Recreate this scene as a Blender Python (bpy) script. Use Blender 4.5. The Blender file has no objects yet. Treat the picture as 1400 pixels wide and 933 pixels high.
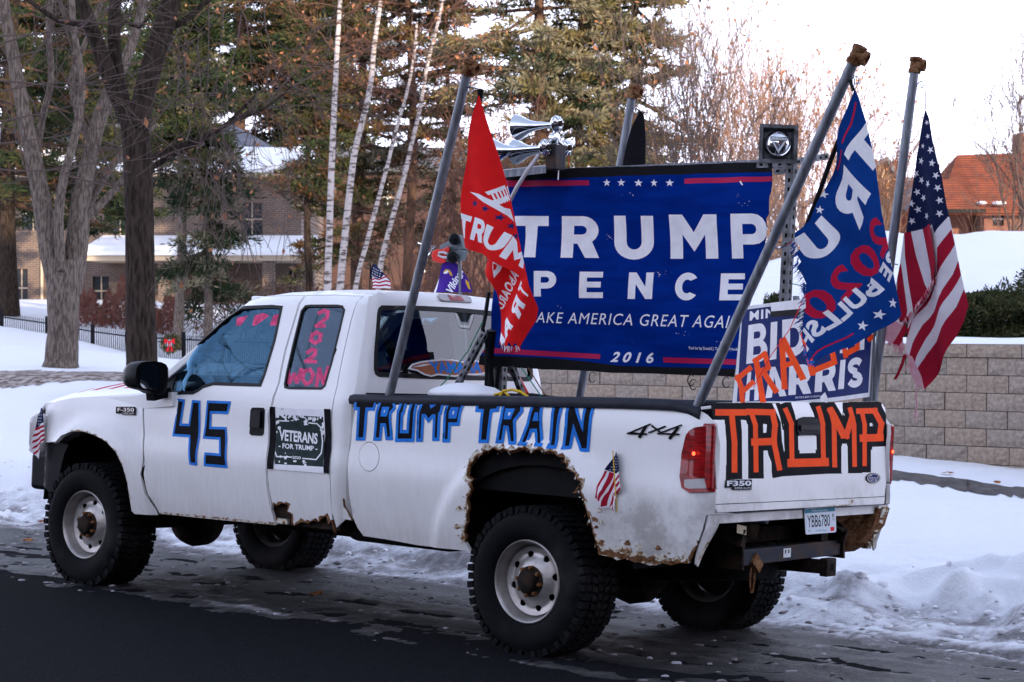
import bpy, bmesh, math, random
import numpy as np
from mathutils import Vector, Matrix
from mathutils.geometry import delaunay_2d_cdt
random.seed(7); rng = np.random.default_rng(7)
PI = math.pi
S = bpy.context.scene
COL = S.collection
# ------------------------------------------------------------------ camera, sky, sun, exposure
FPX = 2728.0; PITCH = math.atan((440-466.5)/FPX); CAMH = 1.7923
cd = bpy.data.cameras.new('camera'); cam = bpy.data.objects.new('camera', cd); COL.objects.link(cam)
cam.location = (0, 0, CAMH); cam.rotation_euler = (PI/2+PITCH, 0, 0)
cd.sensor_width = 36; cd.lens = FPX/1400*36; cd.clip_start = .5; cd.clip_end = 3000
cd.dof.use_dof = True; cd.dof.focus_distance = 12.0; cd.dof.aperture_fstop = 7.0
S.camera = cam
S.view_settings.view_transform = 'Standard'; S.view_settings.look = 'None'
S.view_settings.exposure = 1.9; S.view_settings.gamma = 1.0
SUN_EL = math.radians(12); SUN_AZ = math.radians(152)      # azimuth from +Y clockwise: sun behind and right of the camera
W = bpy.data.worlds.new('World'); S.world = W; W.use_nodes = True
nt = W.node_tree; nt.nodes.clear()
sky = nt.nodes.new('ShaderNodeTexSky'); sky.sky_type = 'NISHITA'; sky.sun_disc = False
sky.sun_elevation = SUN_EL; sky.sun_rotation = SUN_AZ; sky.air_density = 1.0; sky.dust_density = 2.5; sky.ozone_density = 1.5
bg = nt.nodes.new('ShaderNodeBackground'); out = nt.nodes.new('ShaderNodeOutputWorld')
# thin high cloud: pale veil over the clear sky, same everywhere
veil = nt.nodes.new('ShaderNodeMix'); veil.data_type = 'RGBA'; veil.inputs['B'].default_value = (7.7, 7.8, 10.0, 1)
geo_ = nt.nodes.new('ShaderNodeNewGeometry'); sx = nt.nodes.new('ShaderNodeSeparateXYZ'); nt.links.new(geo_.outputs['Incoming'], sx.inputs[0])
vm = nt.nodes.new('ShaderNodeMapRange'); vm.inputs['From Min'].default_value = 0; vm.inputs['From Max'].default_value = -.8; vm.inputs['To Min'].default_value = .88; vm.inputs['To Max'].default_value = .12; vm.interpolation_type = 'SMOOTHSTEP'
nt.links.new(sx.outputs['Z'], vm.inputs['Value']); nt.links.new(vm.outputs[0], veil.inputs['Factor'])   # haze: thick near the horizon, thin overhead
nt.links.new(sky.outputs[0], veil.inputs['A']); nt.links.new(veil.outputs['Result'], bg.inputs[0]); bg.inputs[1].default_value = .11
nt.links.new(bg.outputs[0], out.inputs[0])
sl = bpy.data.lights.new('sun', 'SUN'); sl.energy = 2.4; sl.angle = math.radians(.6); sl.color = (1, .78, .55)
sun = bpy.data.objects.new('sun', sl); COL.objects.link(sun)
sd = Vector((math.sin(SUN_AZ)*math.cos(SUN_EL), math.cos(SUN_AZ)*math.cos(SUN_EL), math.sin(SUN_EL)))
sun.rotation_euler = sd.to_track_quat('Z', 'Y').to_euler()
# ------------------------------------------------------------------ survey: two frames, W = level world, T = truck (x to the tail, y to the kerb, z up)
CT = np.array([6.777, -9.299, 1.554]); _yw, _pt, _rl = 2.266, .0122, .039
_F = np.array([math.cos(_pt)*math.cos(_yw), math.cos(_pt)*math.sin(_yw), math.sin(_pt)])
_R = np.cross(_F, [0, 0, 1]); _R /= np.linalg.norm(_R); _U = np.cross(_R, _F)
_R2 = _R*math.cos(_rl)+_U*math.sin(_rl); _U2 = _U*math.cos(_rl)-_R*math.sin(_rl)
Fw = np.array([0, math.cos(PITCH), math.sin(PITCH)]); Rw = np.array([1., 0, 0]); Uw = np.cross(Rw, Fw)
MT = np.outer(Rw, _R2)+np.outer(Fw, _F)+np.outer(Uw, _U2)
CW = np.array([0, 0, CAMH])
TM = Matrix.Identity(4)
_tr = CW-MT@CT
for i in range(3):
    for j in range(3): TM[i][j] = MT[i, j]
    TM[i][3] = _tr[i]
def t2w(p): return MT@(np.array(p, float)-CT)+CW
def ray(px, py): return Fw*FPX+Rw*(px-700)+Uw*(466.5-py)
def onT(px, py, n, c):
    d = MT.T@ray(px, py); return CT+d*((c-CT[n])/d[n])
def onW(px, py, n, c):
    d = ray(px, py); return CW+d*((c-CW[n])/d[n])
def onTf(px, py, n, fn, k=6):
    c = fn(None)
    for _ in range(k):
        p = onT(px, py, n, c); c = fn(p)
    return onT(px, py, n, c)
def zm(pts, ox, oy, s): return [(ox+x/s, oy+y/s) for x, y in pts]
# ------------------------------------------------------------------ materials
def _noise(nt, scale, detail=4, vec=None, rough=.55):
    n = nt.nodes.new('ShaderNodeTexNoise'); n.inputs['Scale'].default_value = scale; n.inputs['Detail'].default_value = detail
    n.inputs['Roughness'].default_value = rough
    if vec: nt.links.new(vec, n.inputs['Vector'])
    return n
def _ramp(nt, src, p0, c0, p1, c1):
    r = nt.nodes.new('ShaderNodeValToRGB'); e = r.color_ramp.elements
    e[0].position = p0; e[0].color = (*c0, 1); e[1].position = p1; e[1].color = (*c1, 1)
    nt.links.new(src, r.inputs[0]); return r
def mat(name, c, rough=.6, metal=0, c2=None, scale=8, bump=0, bscale=40, spec=.08, coat=0, stretch=None, emit=None, estr=0, p0=.4, p1=.62, trans=0, sheen=0, alpha=1):
    m = bpy.data.materials.new(name); m.use_nodes = True; nt = m.node_tree; b = nt.nodes['Principled BSDF']
    b.inputs['Base Color'].default_value = (*c, 1); b.inputs['Roughness'].default_value = rough; b.inputs['Metallic'].default_value = metal
    b.inputs['Specular IOR Level'].default_value = spec; b.inputs['Coat Weight'].default_value = coat
    if trans: b.inputs['Transmission Weight'].default_value = trans
    if emit: b.inputs['Emission Color'].default_value = (*emit, 1); b.inputs['Emission Strength'].default_value = estr
    tc = nt.nodes.new('ShaderNodeTexCoord'); vec = tc.outputs['Object']
    if stretch:
        mp = nt.nodes.new('ShaderNodeMapping'); mp.inputs['Scale'].default_value = stretch; nt.links.new(vec, mp.inputs[0]); vec = mp.outputs[0]
    if c2 is not None:
        n = _noise(nt, scale, 5, vec); r = _ramp(nt, n.outputs['Fac'], p0, c, p1, c2); nt.links.new(r.outputs[0], b.inputs['Base Color'])
    if bump:
        n = _noise(nt, bscale, 6, vec); bp = nt.nodes.new('ShaderNodeBump'); bp.inputs['Strength'].default_value = bump; bp.inputs['Distance'].default_value = .02
        nt.links.new(n.outputs['Fac'], bp.inputs['Height']); nt.links.new(bp.outputs[0], b.inputs['Normal'])
    return m
M = {}
def body_paint():
    m = bpy.data.materials.new('white_paint'); m.use_nodes = True; nt = m.node_tree; b = nt.nodes['Principled BSDF']
    b.inputs['Roughness'].default_value = .38; b.inputs['Coat Weight'].default_value = .15; b.inputs['Coat Roughness'].default_value = .3
    tc = nt.nodes.new('ShaderNodeTexCoord'); obj = tc.outputs['Object']
    sep = nt.nodes.new('ShaderNodeSeparateXYZ'); nt.links.new(obj, sep.inputs[0])
    # road grime: salt film that thickens towards the sills, streaked vertically
    mp = nt.nodes.new('ShaderNodeMapping'); mp.inputs['Scale'].default_value = (14, 14, 1.4); nt.links.new(obj, mp.inputs[0])
    n1 = _noise(nt, 3, 6, mp.outputs[0], .7); n2 = _noise(nt, 2.3, 6, obj, .65); n3 = _noise(nt, 60, 4, obj, .7)
    mr = nt.nodes.new('ShaderNodeMapRange'); mr.inputs['From Min'].default_value = 1.35; mr.inputs['From Max'].default_value = .5
    nt.links.new(sep.outputs['Z'], mr.inputs['Value'])
    def mth(op, a, bb):
        x = nt.nodes.new('ShaderNodeMath'); x.operation = op
        for i, v in enumerate((a, bb)):
            if isinstance(v, (int, float)): x.inputs[i].default_value = v
            else: nt.links.new(v, x.inputs[i])
        return x.outputs[0]
    g = mth('MULTIPLY', mr.outputs[0], mth('ADD', mth('MULTIPLY', n1.outputs['Fac'], .9), mth('MULTIPLY', n2.outputs['Fac'], .9)))
    g = mth('MULTIPLY', g, .52)
    mix = nt.nodes.new('ShaderNodeMix'); mix.data_type = 'RGBA'; nt.links.new(g, mix.inputs['Factor'])
    mix.inputs['A'].default_value = (.83, .83, .84, 1); mix.inputs['B'].default_value = (.34, .30, .27, 1)
    # dense muddy smear on the rear corner
    mx = nt.nodes.new('ShaderNodeMapRange'); mx.inputs['From Min'].default_value = .35; mx.inputs['From Max'].default_value = .75; nt.links.new(sep.outputs['X'], mx.inputs['Value'])
    mz = nt.nodes.new('ShaderNodeMapRange'); mz.inputs['From Min'].default_value = 1.0; mz.inputs['From Max'].default_value = .75; nt.links.new(sep.outputs['Z'], mz.inputs['Value'])
    r3 = _ramp(nt, n2.outputs['Fac'], .42, (0, 0, 0), .6, (1, 1, 1))
    k = mth('MULTIPLY', mth('MULTIPLY', mx.outputs[0], mz.outputs[0]), mth('MULTIPLY', r3.outputs[0], n3.outputs['Fac']))
    mix2 = nt.nodes.new('ShaderNodeMix'); mix2.data_type = 'RGBA'; nt.links.new(mth('MINIMUM', mth('MULTIPLY', k, 1.7), .5), mix2.inputs['Factor'])
    nt.links.new(mix.outputs['Result'], mix2.inputs['A']); mix2.inputs['B'].default_value = (.12, .095, .075, 1)
    # rust specks low down
    r4 = _ramp(nt, n3.outputs['Fac'], .66, (0, 0, 0), .72, (1, 1, 1))
    mz2 = nt.nodes.new('ShaderNodeMapRange'); mz2.inputs['From Min'].default_value = .66; mz2.inputs['From Max'].default_value = .52; nt.links.new(sep.outputs['Z'], mz2.inputs['Value'])
    mix3 = nt.nodes.new('ShaderNodeMix'); mix3.data_type = 'RGBA'; nt.links.new(mth('MULTIPLY', r4.outputs[0], mz2.outputs[0]), mix3.inputs['Factor'])
    nt.links.new(mix2.outputs['Result'], mix3.inputs['A']); mix3.inputs['B'].default_value = (.22, .09, .03, 1)
    nt.links.new(mix3.outputs['Result'], b.inputs['Base Color'])
    rr = _ramp(nt, g, 0, (.3, .3, .3), .6, (.8, .8, .8)); nt.links.new(rr.outputs[0], b.inputs['Roughness'])
    bp = nt.nodes.new('ShaderNodeBump'); bp.inputs['Strength'].default_value = .25; bp.inputs['Distance'].default_value = .006
    nt.links.new(n2.outputs['Fac'], bp.inputs['Height']); nt.links.new(bp.outputs[0], b.inputs['Normal'])
    return m
M['white'] = body_paint()
M['rust'] = mat('rust', (.09, .03, .012), .95, c2=(.26, .14, .07), scale=30, bump=.9, bscale=60, p0=.35, p1=.65)
M['flaky'] = mat('flaking_paint', (.62, .58, .5), .85, c2=(.22, .11, .045), scale=38, bump=.8, bscale=70, p0=.47, p1=.58)
M['darkrust'] = mat('dirty_chassis_steel', (.010, .008, .007), .9, c2=(.035, .02, .013), scale=14, bump=.5, bscale=30, spec=.2)
M['black'] = mat('black_plastic', (.006, .007, .009), .42, bump=.08, bscale=120)
M['railcap'] = mat('bed_rail_plastic', (.010, .012, .022), .5, c2=(.018, .02, .032), scale=12, spec=.2)
M['blacktape'] = mat('black_tape', (.005, .005, .008), .6, c2=(.009, .009, .012), scale=20, spec=.04)
M['bluetape'] = mat('blue_tape', (.004, .15, .58), .5, c2=(.004, .20, .70), scale=12, spec=.15)
M['orangetape'] = mat('orange_tape', (1.0, .085, .006), .6, c2=(.9, .07, .006), scale=12, spec=.1)
M['seal'] = mat('window_rubber', (.005, .005, .007), .6, spec=.3)
M['dark'] = mat('dark_interior', (.005, .005, .006), .9, c2=(.009, .009, .009), spec=.15)
M['seat'] = mat('grey_cloth', (.018, .018, .022), .95, c2=(.025, .025, .03), scale=60, spec=.1)
M['tyre'] = mat('tyre_rubber', (.0035, .0038, .005), .8, c2=(.020, .019, .020), scale=4, p0=.5, p1=.75, bump=.25, bscale=90, spec=.12)
M['alu'] = mat('dull_aluminium', (.44, .42, .41), .42, .75, c2=(.34, .31, .29), scale=9, bump=.1)
M['chrome'] = mat('chrome', (.75, .77, .8), .08, 1)
M['galv'] = mat('galvanised_steel', (.22, .235, .26), .5, .55, c2=(.13, .14, .165), scale=9, bump=.15, stretch=(4, 4, .6))
M['perf'] = mat('perforated_steel', (.17, .175, .19), .5, .6, c2=(.07, .07, .075), scale=16)
M['hole'] = mat('punched_hole', (.005, .005, .005), .9)
M['steelblue'] = mat('painted_hitch_steel', (.03, .035, .045), .55, .2, c2=(.08, .045, .03), scale=9, p0=.45, p1=.75)
M['red_lens'] = mat('red_lens', (.32, .006, .008), .18, coat=.6, c2=(.14, .003, .004), scale=9, stretch=(2, 2, 8))
M['lampglow'] = mat('glowing_bulb', (.6, .02, .01), .3, emit=(1, .06, .02), estr=2)  # emissive red makes the bright spot on each tail lens
M['clear_lens'] = mat('clear_lens', (.36, .34, .35), .2, coat=.4, c2=(.4, .38, .38), scale=40, stretch=(1, 8, .3))
M['signwhite'] = mat('sign_white', (.74, .76, .80), .6, c2=(.62, .64, .68), scale=9)
M['decalwhite'] = mat('print_white', (.84, .84, .87), .6, c2=(.76, .76, .8), scale=14)
M['bannerblue'] = mat('banner_blue_vinyl', (.0006, .024, .22), .55, c2=(.0006, .018, .17), spec=.01, scale=5, bump=.25, bscale=5, stretch=(.6, 1, 3))
M['navy'] = mat('sign_navy', (.006, .020, .13), .5, c2=(.005, .016, .11), scale=8)
M['bannerred'] = mat('banner_red', (.42, .012, .07), .5)
M['blackcloth'] = mat('black_cloth', (.009, .009, .011), .8, bump=.4, bscale=12)
M['flagred'] = mat('red_flag_cloth', (.72, .014, .014), .85, c2=(.60, .010, .012), scale=4, bump=.2, bscale=10)
M['flagblue'] = mat('blue_flag_cloth', (.004, .045, .24), .85, c2=(.003, .035, .19), scale=6, bump=.2, bscale=10)
M['flagcrimson'] = mat('crimson_print', (.46, .010, .045), .85)
M['oldred'] = mat('faded_red_stripe', (.38, .012, .035), .85, c2=(.30, .010, .03), scale=5)
M['oldwhite'] = mat('faded_white_stripe', (.72, .70, .74), .9, c2=(.66, .62, .66), scale=5)
M['pink'] = mat('pink_stained_stripe', (.66, .30, .36), .9, c2=(.7, .45, .5), scale=10)
M['canton'] = mat('canton_navy', (.010, .016, .055), .9)
M['winpink'] = mat('pink_window_paint', (.85, .10, .24), .75, c2=(.5, .06, .16), scale=25)
M['green'] = mat('dark_green_print', (.009, .022, .022), .5, c2=(.022, .036, .037), scale=15)
M['teal'] = mat('plate_teal', (.05, .22, .30), .5)
M['plate'] = mat('plate_white', (.62, .68, .76), .4)
M['purple'] = mat('purple_cloth', (.06, .022, .26), .85, c2=(.04, .015, .19), scale=12)
M['gold'] = mat('gold_print', (.6, .36, .03), .7)
M['redplastic'] = mat('red_plastic', (.62, .035, .03), .4)
M['greyplastic'] = mat('grey_plastic', (.15, .18, .20), .5)
M['yellow'] = mat('yellow_cord', (.65, .42, .03), .5)
M['greencord'] = mat('green_cord', (.02, .22, .13), .6)
M['bluetarp'] = mat('blue_tarp', (.012, .05, .2), .5, bump=.6, bscale=12)
M['hose'] = mat('clear_hose', (.5, .5, .53), .35)
M['orangeprint'] = mat('orange_flame_print', (.55, .16, .05), .5, c2=(.2, .12, .10), scale=14, stretch=(1, 6, 12))
M['brownsticker'] = mat('manila_sticker', (.45, .38, .28), .7)
M['redpart'] = mat('red_sticker', (.7, .02, .03), .6)
def glass(name, tint, base=.10, rough=.02, boost=1.0, refl_tint=(.95, .97, 1)):
    m = bpy.data.materials.new(name); m.use_nodes = True; nt = m.node_tree; nt.nodes.clear()
    o = nt.nodes.new('ShaderNodeOutputMaterial'); tr = nt.nodes.new('ShaderNodeBsdfTransparent'); gl = nt.nodes.new('ShaderNodeBsdfGlossy')
    tr.inputs[0].default_value = (*tint, 1); gl.inputs['Roughness'].default_value = rough; gl.inputs[0].default_value = (*refl_tint, 1)
    fr = nt.nodes.new('ShaderNodeFresnel'); fr.inputs[0].default_value = 1.5
    mp = nt.nodes.new('ShaderNodeMapRange'); mp.inputs['To Min'].default_value = base; mp.inputs['To Max'].default_value = boost; nt.links.new(fr.outputs[0], mp.inputs['Value'])
    mx = nt.nodes.new('ShaderNodeMixShader'); nt.links.new(mp.outputs[0], mx.inputs[0]); nt.links.new(tr.outputs[0], mx.inputs[1]); nt.links.new(gl.outputs[0], mx.inputs[2]); nt.links.new(mx.outputs[0], o.inputs[0])
    return m
M['glass'] = glass('side_window_glass', (.07, .12, .15), .14, refl_tint=(.12, .27, .43))  # blue of a reflected clear sky put into the gloss tint
M['glass_rear'] = glass('rear_window_glass', (.27, .36, .36), .02)
M['glass_tint'] = glass('tinted_window_glass', (.03, .045, .055), .03, refl_tint=(.5, .7, .95))  # reflected sky blue put into the gloss tint here too
M['glass_clear'] = glass('windscreen_glass', (.80, .86, .86), .02)
M['mirror'] = mat('mirror_glass', (.7, .75, .78), .05, 1)
# ------------------------------------------------------------------ object helpers
def link(o, parent=None):
    COL.objects.link(o)
    if parent is not None: o.parent = parent
    return o
def tag(o, label=None, cat=None, group=None, kind=None):
    if label: o['label'] = label
    if cat: o['category'] = cat
    if group: o['group'] = group
    if kind: o['kind'] = kind
    return o
def empty(name, loc=(0, 0, 0), rz=0, label=None, cat=None, group=None):
    o = bpy.data.objects.new(name, None); o.empty_display_size = .1; link(o); o.location = loc; o.rotation_euler = (0, 0, rz)
    return tag(o, label, cat, group)
def truck_thing(name, base, label, cat, group=None):
    """Empty at `base` in the truck frame; its parts' vertices stay in truck coordinates."""
    o = bpy.data.objects.new(name, None); o.empty_display_size = .1; link(o)
    o.matrix_world = TM@Matrix.Translation(Vector(base)); o['_b'] = 0
    del o['_b']; BASES[o.name] = Vector(base)
    return tag(o, label, cat, group)
BASES = {}
def obj(name, verts, faces, m, parent=None, mi=None, smooth=False, world=False):
    me = bpy.data.meshes.new(name)
    off = BASES.get(parent.name) if parent is not None else None
    p = parent
    while off is None and p is not None and p.parent is not None:
        p = p.parent; off = BASES.get(p.name)
    v = np.asarray(verts, float).reshape(-1, 3)
    if off is not None: v = v-np.array(off)
    me.from_pydata(v.tolist(), [], [list(map(int, f)) for f in faces])
    for x in (m if isinstance(m, (list, tuple)) else [m]): me.materials.append(M[x] if isinstance(x, str) else x)
    if mi is not None: me.polygons.foreach_set('material_index', np.asarray(mi, dtype=np.int32))
    if smooth: me.polygons.foreach_set('use_smooth', [True]*len(me.polygons))
    me.update()
    return link(bpy.data.objects.new(name, me), parent)
class MB:
    def __init__(s): s.v = []; s.f = []; s.m = []
    def add(s, v, f, mi=0):
        n = len(s.v); s.v += [tuple(map(float, p)) for p in v]; s.f += [[n+i for i in q] for q in f]; s.m += [mi]*len(f)
    def box(s, a, b, mi=0):
        (x0, y0, z0), (x1, y1, z1) = a, b
        s.add([(x0, y0, z0), (x1, y0, z0), (x1, y1, z0), (x0, y1, z0), (x0, y0, z1), (x1, y0, z1), (x1, y1, z1), (x0, y1, z1)],
              [(0, 3, 2, 1), (4, 5, 6, 7), (0, 1, 5, 4), (1, 2, 6, 5), (2, 3, 7, 6), (3, 0, 4, 7)], mi)
    def bar(s, a, b, w, h, up=(0, 0, 1), mi=0):
        a, b, up = Vector(a), Vector(b), Vector(up); d = (b-a).normalized(); r = d.cross(up)
        if r.length < 1e-4: r = d.cross(Vector((1, 0, 0)))
        r.normalize(); u = r.cross(d); P = []
        for c in (a, b):
            for i, j in ((-1, -1), (1, -1), (1, 1), (-1, 1)): P.append(c+r*i*w/2+u*j*h/2)
        s.add(P, [(0, 1, 2, 3), (7, 6, 5, 4), (0, 4, 5, 1), (1, 5, 6, 2), (2, 6, 7, 3), (3, 7, 4, 0)], mi)
    def tube(s, pts, rad, n=10, mi=0, cap=True):
        pts = [Vector(p) for p in pts]; k = len(pts); rad = [rad]*k if isinstance(rad, (int, float)) else rad
        rings = []; pr = None
        for i, p in enumerate(pts):
            d = (pts[min(i+1, k-1)]-pts[max(i-1, 0)]).normalized()
            if pr is None: pr = d.orthogonal().normalized()
            pr = (pr-d*pr.dot(d)).normalized(); q = d.cross(pr)
            rings.append([p+(pr*math.cos(t)+q*math.sin(t))*rad[i] for t in [2*PI*j/n for j in range(n)]])
        V = [x for r in rings for x in r]; F = []
        for i in range(k-1):
            for j in range(n): F.append((i*n+j, i*n+(j+1) % n, (i+1)*n+(j+1) % n, (i+1)*n+j))
        if cap: F.append(tuple(range(n-1, -1, -1))); F.append(tuple((k-1)*n+j for j in range(n)))
        s.add(V, F, mi)
    def lathe(s, prof, origin, axis, n=32, mi=0, close=False):
        """prof: (r, h) pairs, h along axis"""
        ax = Vector(axis).normalized(); o = Vector(origin); u = ax.orthogonal().normalized(); w = ax.cross(u); V = []; F = []
        for r, h in prof:
            for j in range(n):
                t = 2*PI*j/n; V.append(o+ax*h+(u*math.cos(t)+w*math.sin(t))*r)
        for i in range(len(prof)-1):
            for j in range(n): F.append((i*n+j, i*n+(j+1) % n, (i+1)*n+(j+1) % n, (i+1)*n+j))
        s.add(V, F, mi)
    def build(s, name, m, parent=None, smooth=False):
        return obj(name, s.v, s.f, m, parent, s.m, smooth)
def bevel(o, w=.01, seg=2, ang=40):
    b = o.modifiers.new('bevel', 'BEVEL'); b.width = w; b.segments = seg; b.limit_method = 'ANGLE'; b.angle_limit = math.radians(ang); return o
def solid(o, t, off=-1):
    b = o.modifiers.new('solidify', 'SOLIDIFY'); b.thickness = t; b.offset = off; e = o.modifiers.new('sharp_rim', 'EDGE_SPLIT'); e.split_angle = math.radians(38); return o
def smoothang(o, deg=35):
    me = o.data; me.polygons.foreach_set('use_smooth', [True]*len(me.polygons))
    try: me.set_sharp_from_angle(angle=math.radians(deg))
    except Exception: pass
    return o
# ------------------------------------------------------------------ painted sheets by constrained triangulation
def resample(loop, step):
    out = []
    for i in range(len(loop)):
        a = np.array(loop[i], float); b = np.array(loop[(i+1) % len(loop)], float); L = np.linalg.norm(b-a); n = max(1, int(math.ceil(L/step)))
        for k in range(n): out.append(a+(b-a)*k/n)
    return out
def winding(P, loop):
    L = np.array(loop, float); w = np.zeros(len(P), int)
    for i in range(len(L)):
        a, b = L[i], L[(i+1) % len(L)]
        up = (a[1] <= P[:, 1]) & (b[1] > P[:, 1]); dn = (a[1] > P[:, 1]) & (b[1] <= P[:, 1])
        side = (b[0]-a[0])*(P[:, 1]-a[1])-(P[:, 0]-a[0])*(b[1]-a[1])
        w += (up & (side > 0)).astype(int); w -= (dn & (side < 0)).astype(int)
    return w
def eo(P, loops):
    c = np.zeros(len(P), int)
    for l in loops: c += winding(P, l) != 0
    return c % 2 == 1
def sheet(name, outline, holes, regions, mapf, mats, step=.04, parent=None, thick=0, toff=-1, flip=False, smooth=True, extra=()):
    """outline/holes: loops in (u,v); regions: (material index, [loops]) painted in order; mapf(u,v)->xyz"""
    pts = []; edges = []
    def addloop(l, st):
        r = resample(l, st); n0 = len(pts)
        for p in r: pts.append((float(p[0]), float(p[1])))
        for i in range(len(r)): edges.append((n0+i, n0+(i+1) % len(r)))
    addloop(outline, step)
    for h in holes: addloop(h, step)
    for _, ls in regions:
        for l in ls: addloop(l, step*1.5)
    O = np.array(outline, float); lo = O.min(0); hi = O.max(0)
    gx = np.arange(lo[0]+step*.51, hi[0], step); gy = np.arange(lo[1]+step*.47, hi[1], step)
    G = np.array([(x+(step*.5 if j % 2 else 0), y) for j, y in enumerate(gy) for x in gx]).reshape(-1, 2)
    if len(extra): G = np.vstack([G, np.array(extra)]) if len(G) else np.array(extra)
    if len(G):
        A = np.array([pts[e[0]] for e in edges]); keep = np.ones(len(G), bool)
        for k in range(0, len(A), 400):
            d = ((G[:, None, :]-A[None, k:k+400, :])**2).sum(2).min(1); keep &= d > (step*.28)**2
        ins = winding(G, outline) != 0
        for g in G[keep & ins]: pts.append((float(g[0]), float(g[1])))
    v, e, f, _, _, _ = delaunay_2d_cdt([Vector(p) for p in pts], edges, [], 0, 1e-7)
    V = np.array([(a.x, a.y) for a in v]); Fc = np.array([t for t in f if len(t) == 3])
    C = V[Fc].mean(1)
    ins = winding(C, outline) != 0
    for h in holes: ins &= winding(C, h) == 0
    Fc = Fc[ins]; C = C[ins]; mi = np.zeros(len(Fc), int)
    for idx, ls in regions:
        ok = eo(C, ls); mi[ok] = idx
    used = np.unique(Fc); remap = -np.ones(len(V), int); remap[used] = np.arange(len(used))
    V3 = [mapf(*V[i]) for i in used]; Fc = remap[Fc]
    if flip: Fc = Fc[:, ::-1]
    o = obj(name, V3, Fc, mats, parent, mi, smooth)
    if thick: solid(o, thick, toff)
    return o
def stroke(pts, w, closed=False):
    """quads around a polyline, as separate loops"""
    out = []; n = len(pts)
    for i in range(n if closed else n-1):
        a = np.array(pts[i], float); b = np.array(pts[(i+1) % n], float); d = b-a; L = np.linalg.norm(d)
        if L < 1e-9: continue
        d /= L; q = np.array([-d[1], d[0]])*w/2; e = d*w/2*.8
        out.append([tuple(a-e+q), tuple(a-e-q), tuple(b+e-q), tuple(b+e+q)])
    return out
def offset_poly(poly, d):
    P = np.array(poly, float); n = len(P); A = 0
    for i in range(n): A += P[i][0]*P[(i+1) % n][1]-P[(i+1) % n][0]*P[i][1]
    s = 1 if A > 0 else -1; out = []
    for i in range(n):
        a, b, c = P[i-1], P[i], P[(i+1) % n]
        d1 = (b-a)/max(1e-9, np.linalg.norm(b-a)); d2 = (c-b)/max(1e-9, np.linalg.norm(c-b))
        n1 = np.array([d1[1], -d1[0]])*s; n2 = np.array([d2[1], -d2[0]])*s; m = n1+n2; k = m@m
        m = m*2/k if k > .4 else (n1+n2)*2/.4
        if k < .05: m = n1
        out.append(tuple(b+m*d))
    return out
_gc = {}
def _arc(cx, cy, rx, ry, a0, a1, n=8): return [(cx+rx*math.cos(math.radians(a0+(a1-a0)*i/n)), cy+ry*math.sin(math.radians(a0+(a1-a0)*i/n))) for i in range(n+1)]
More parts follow.
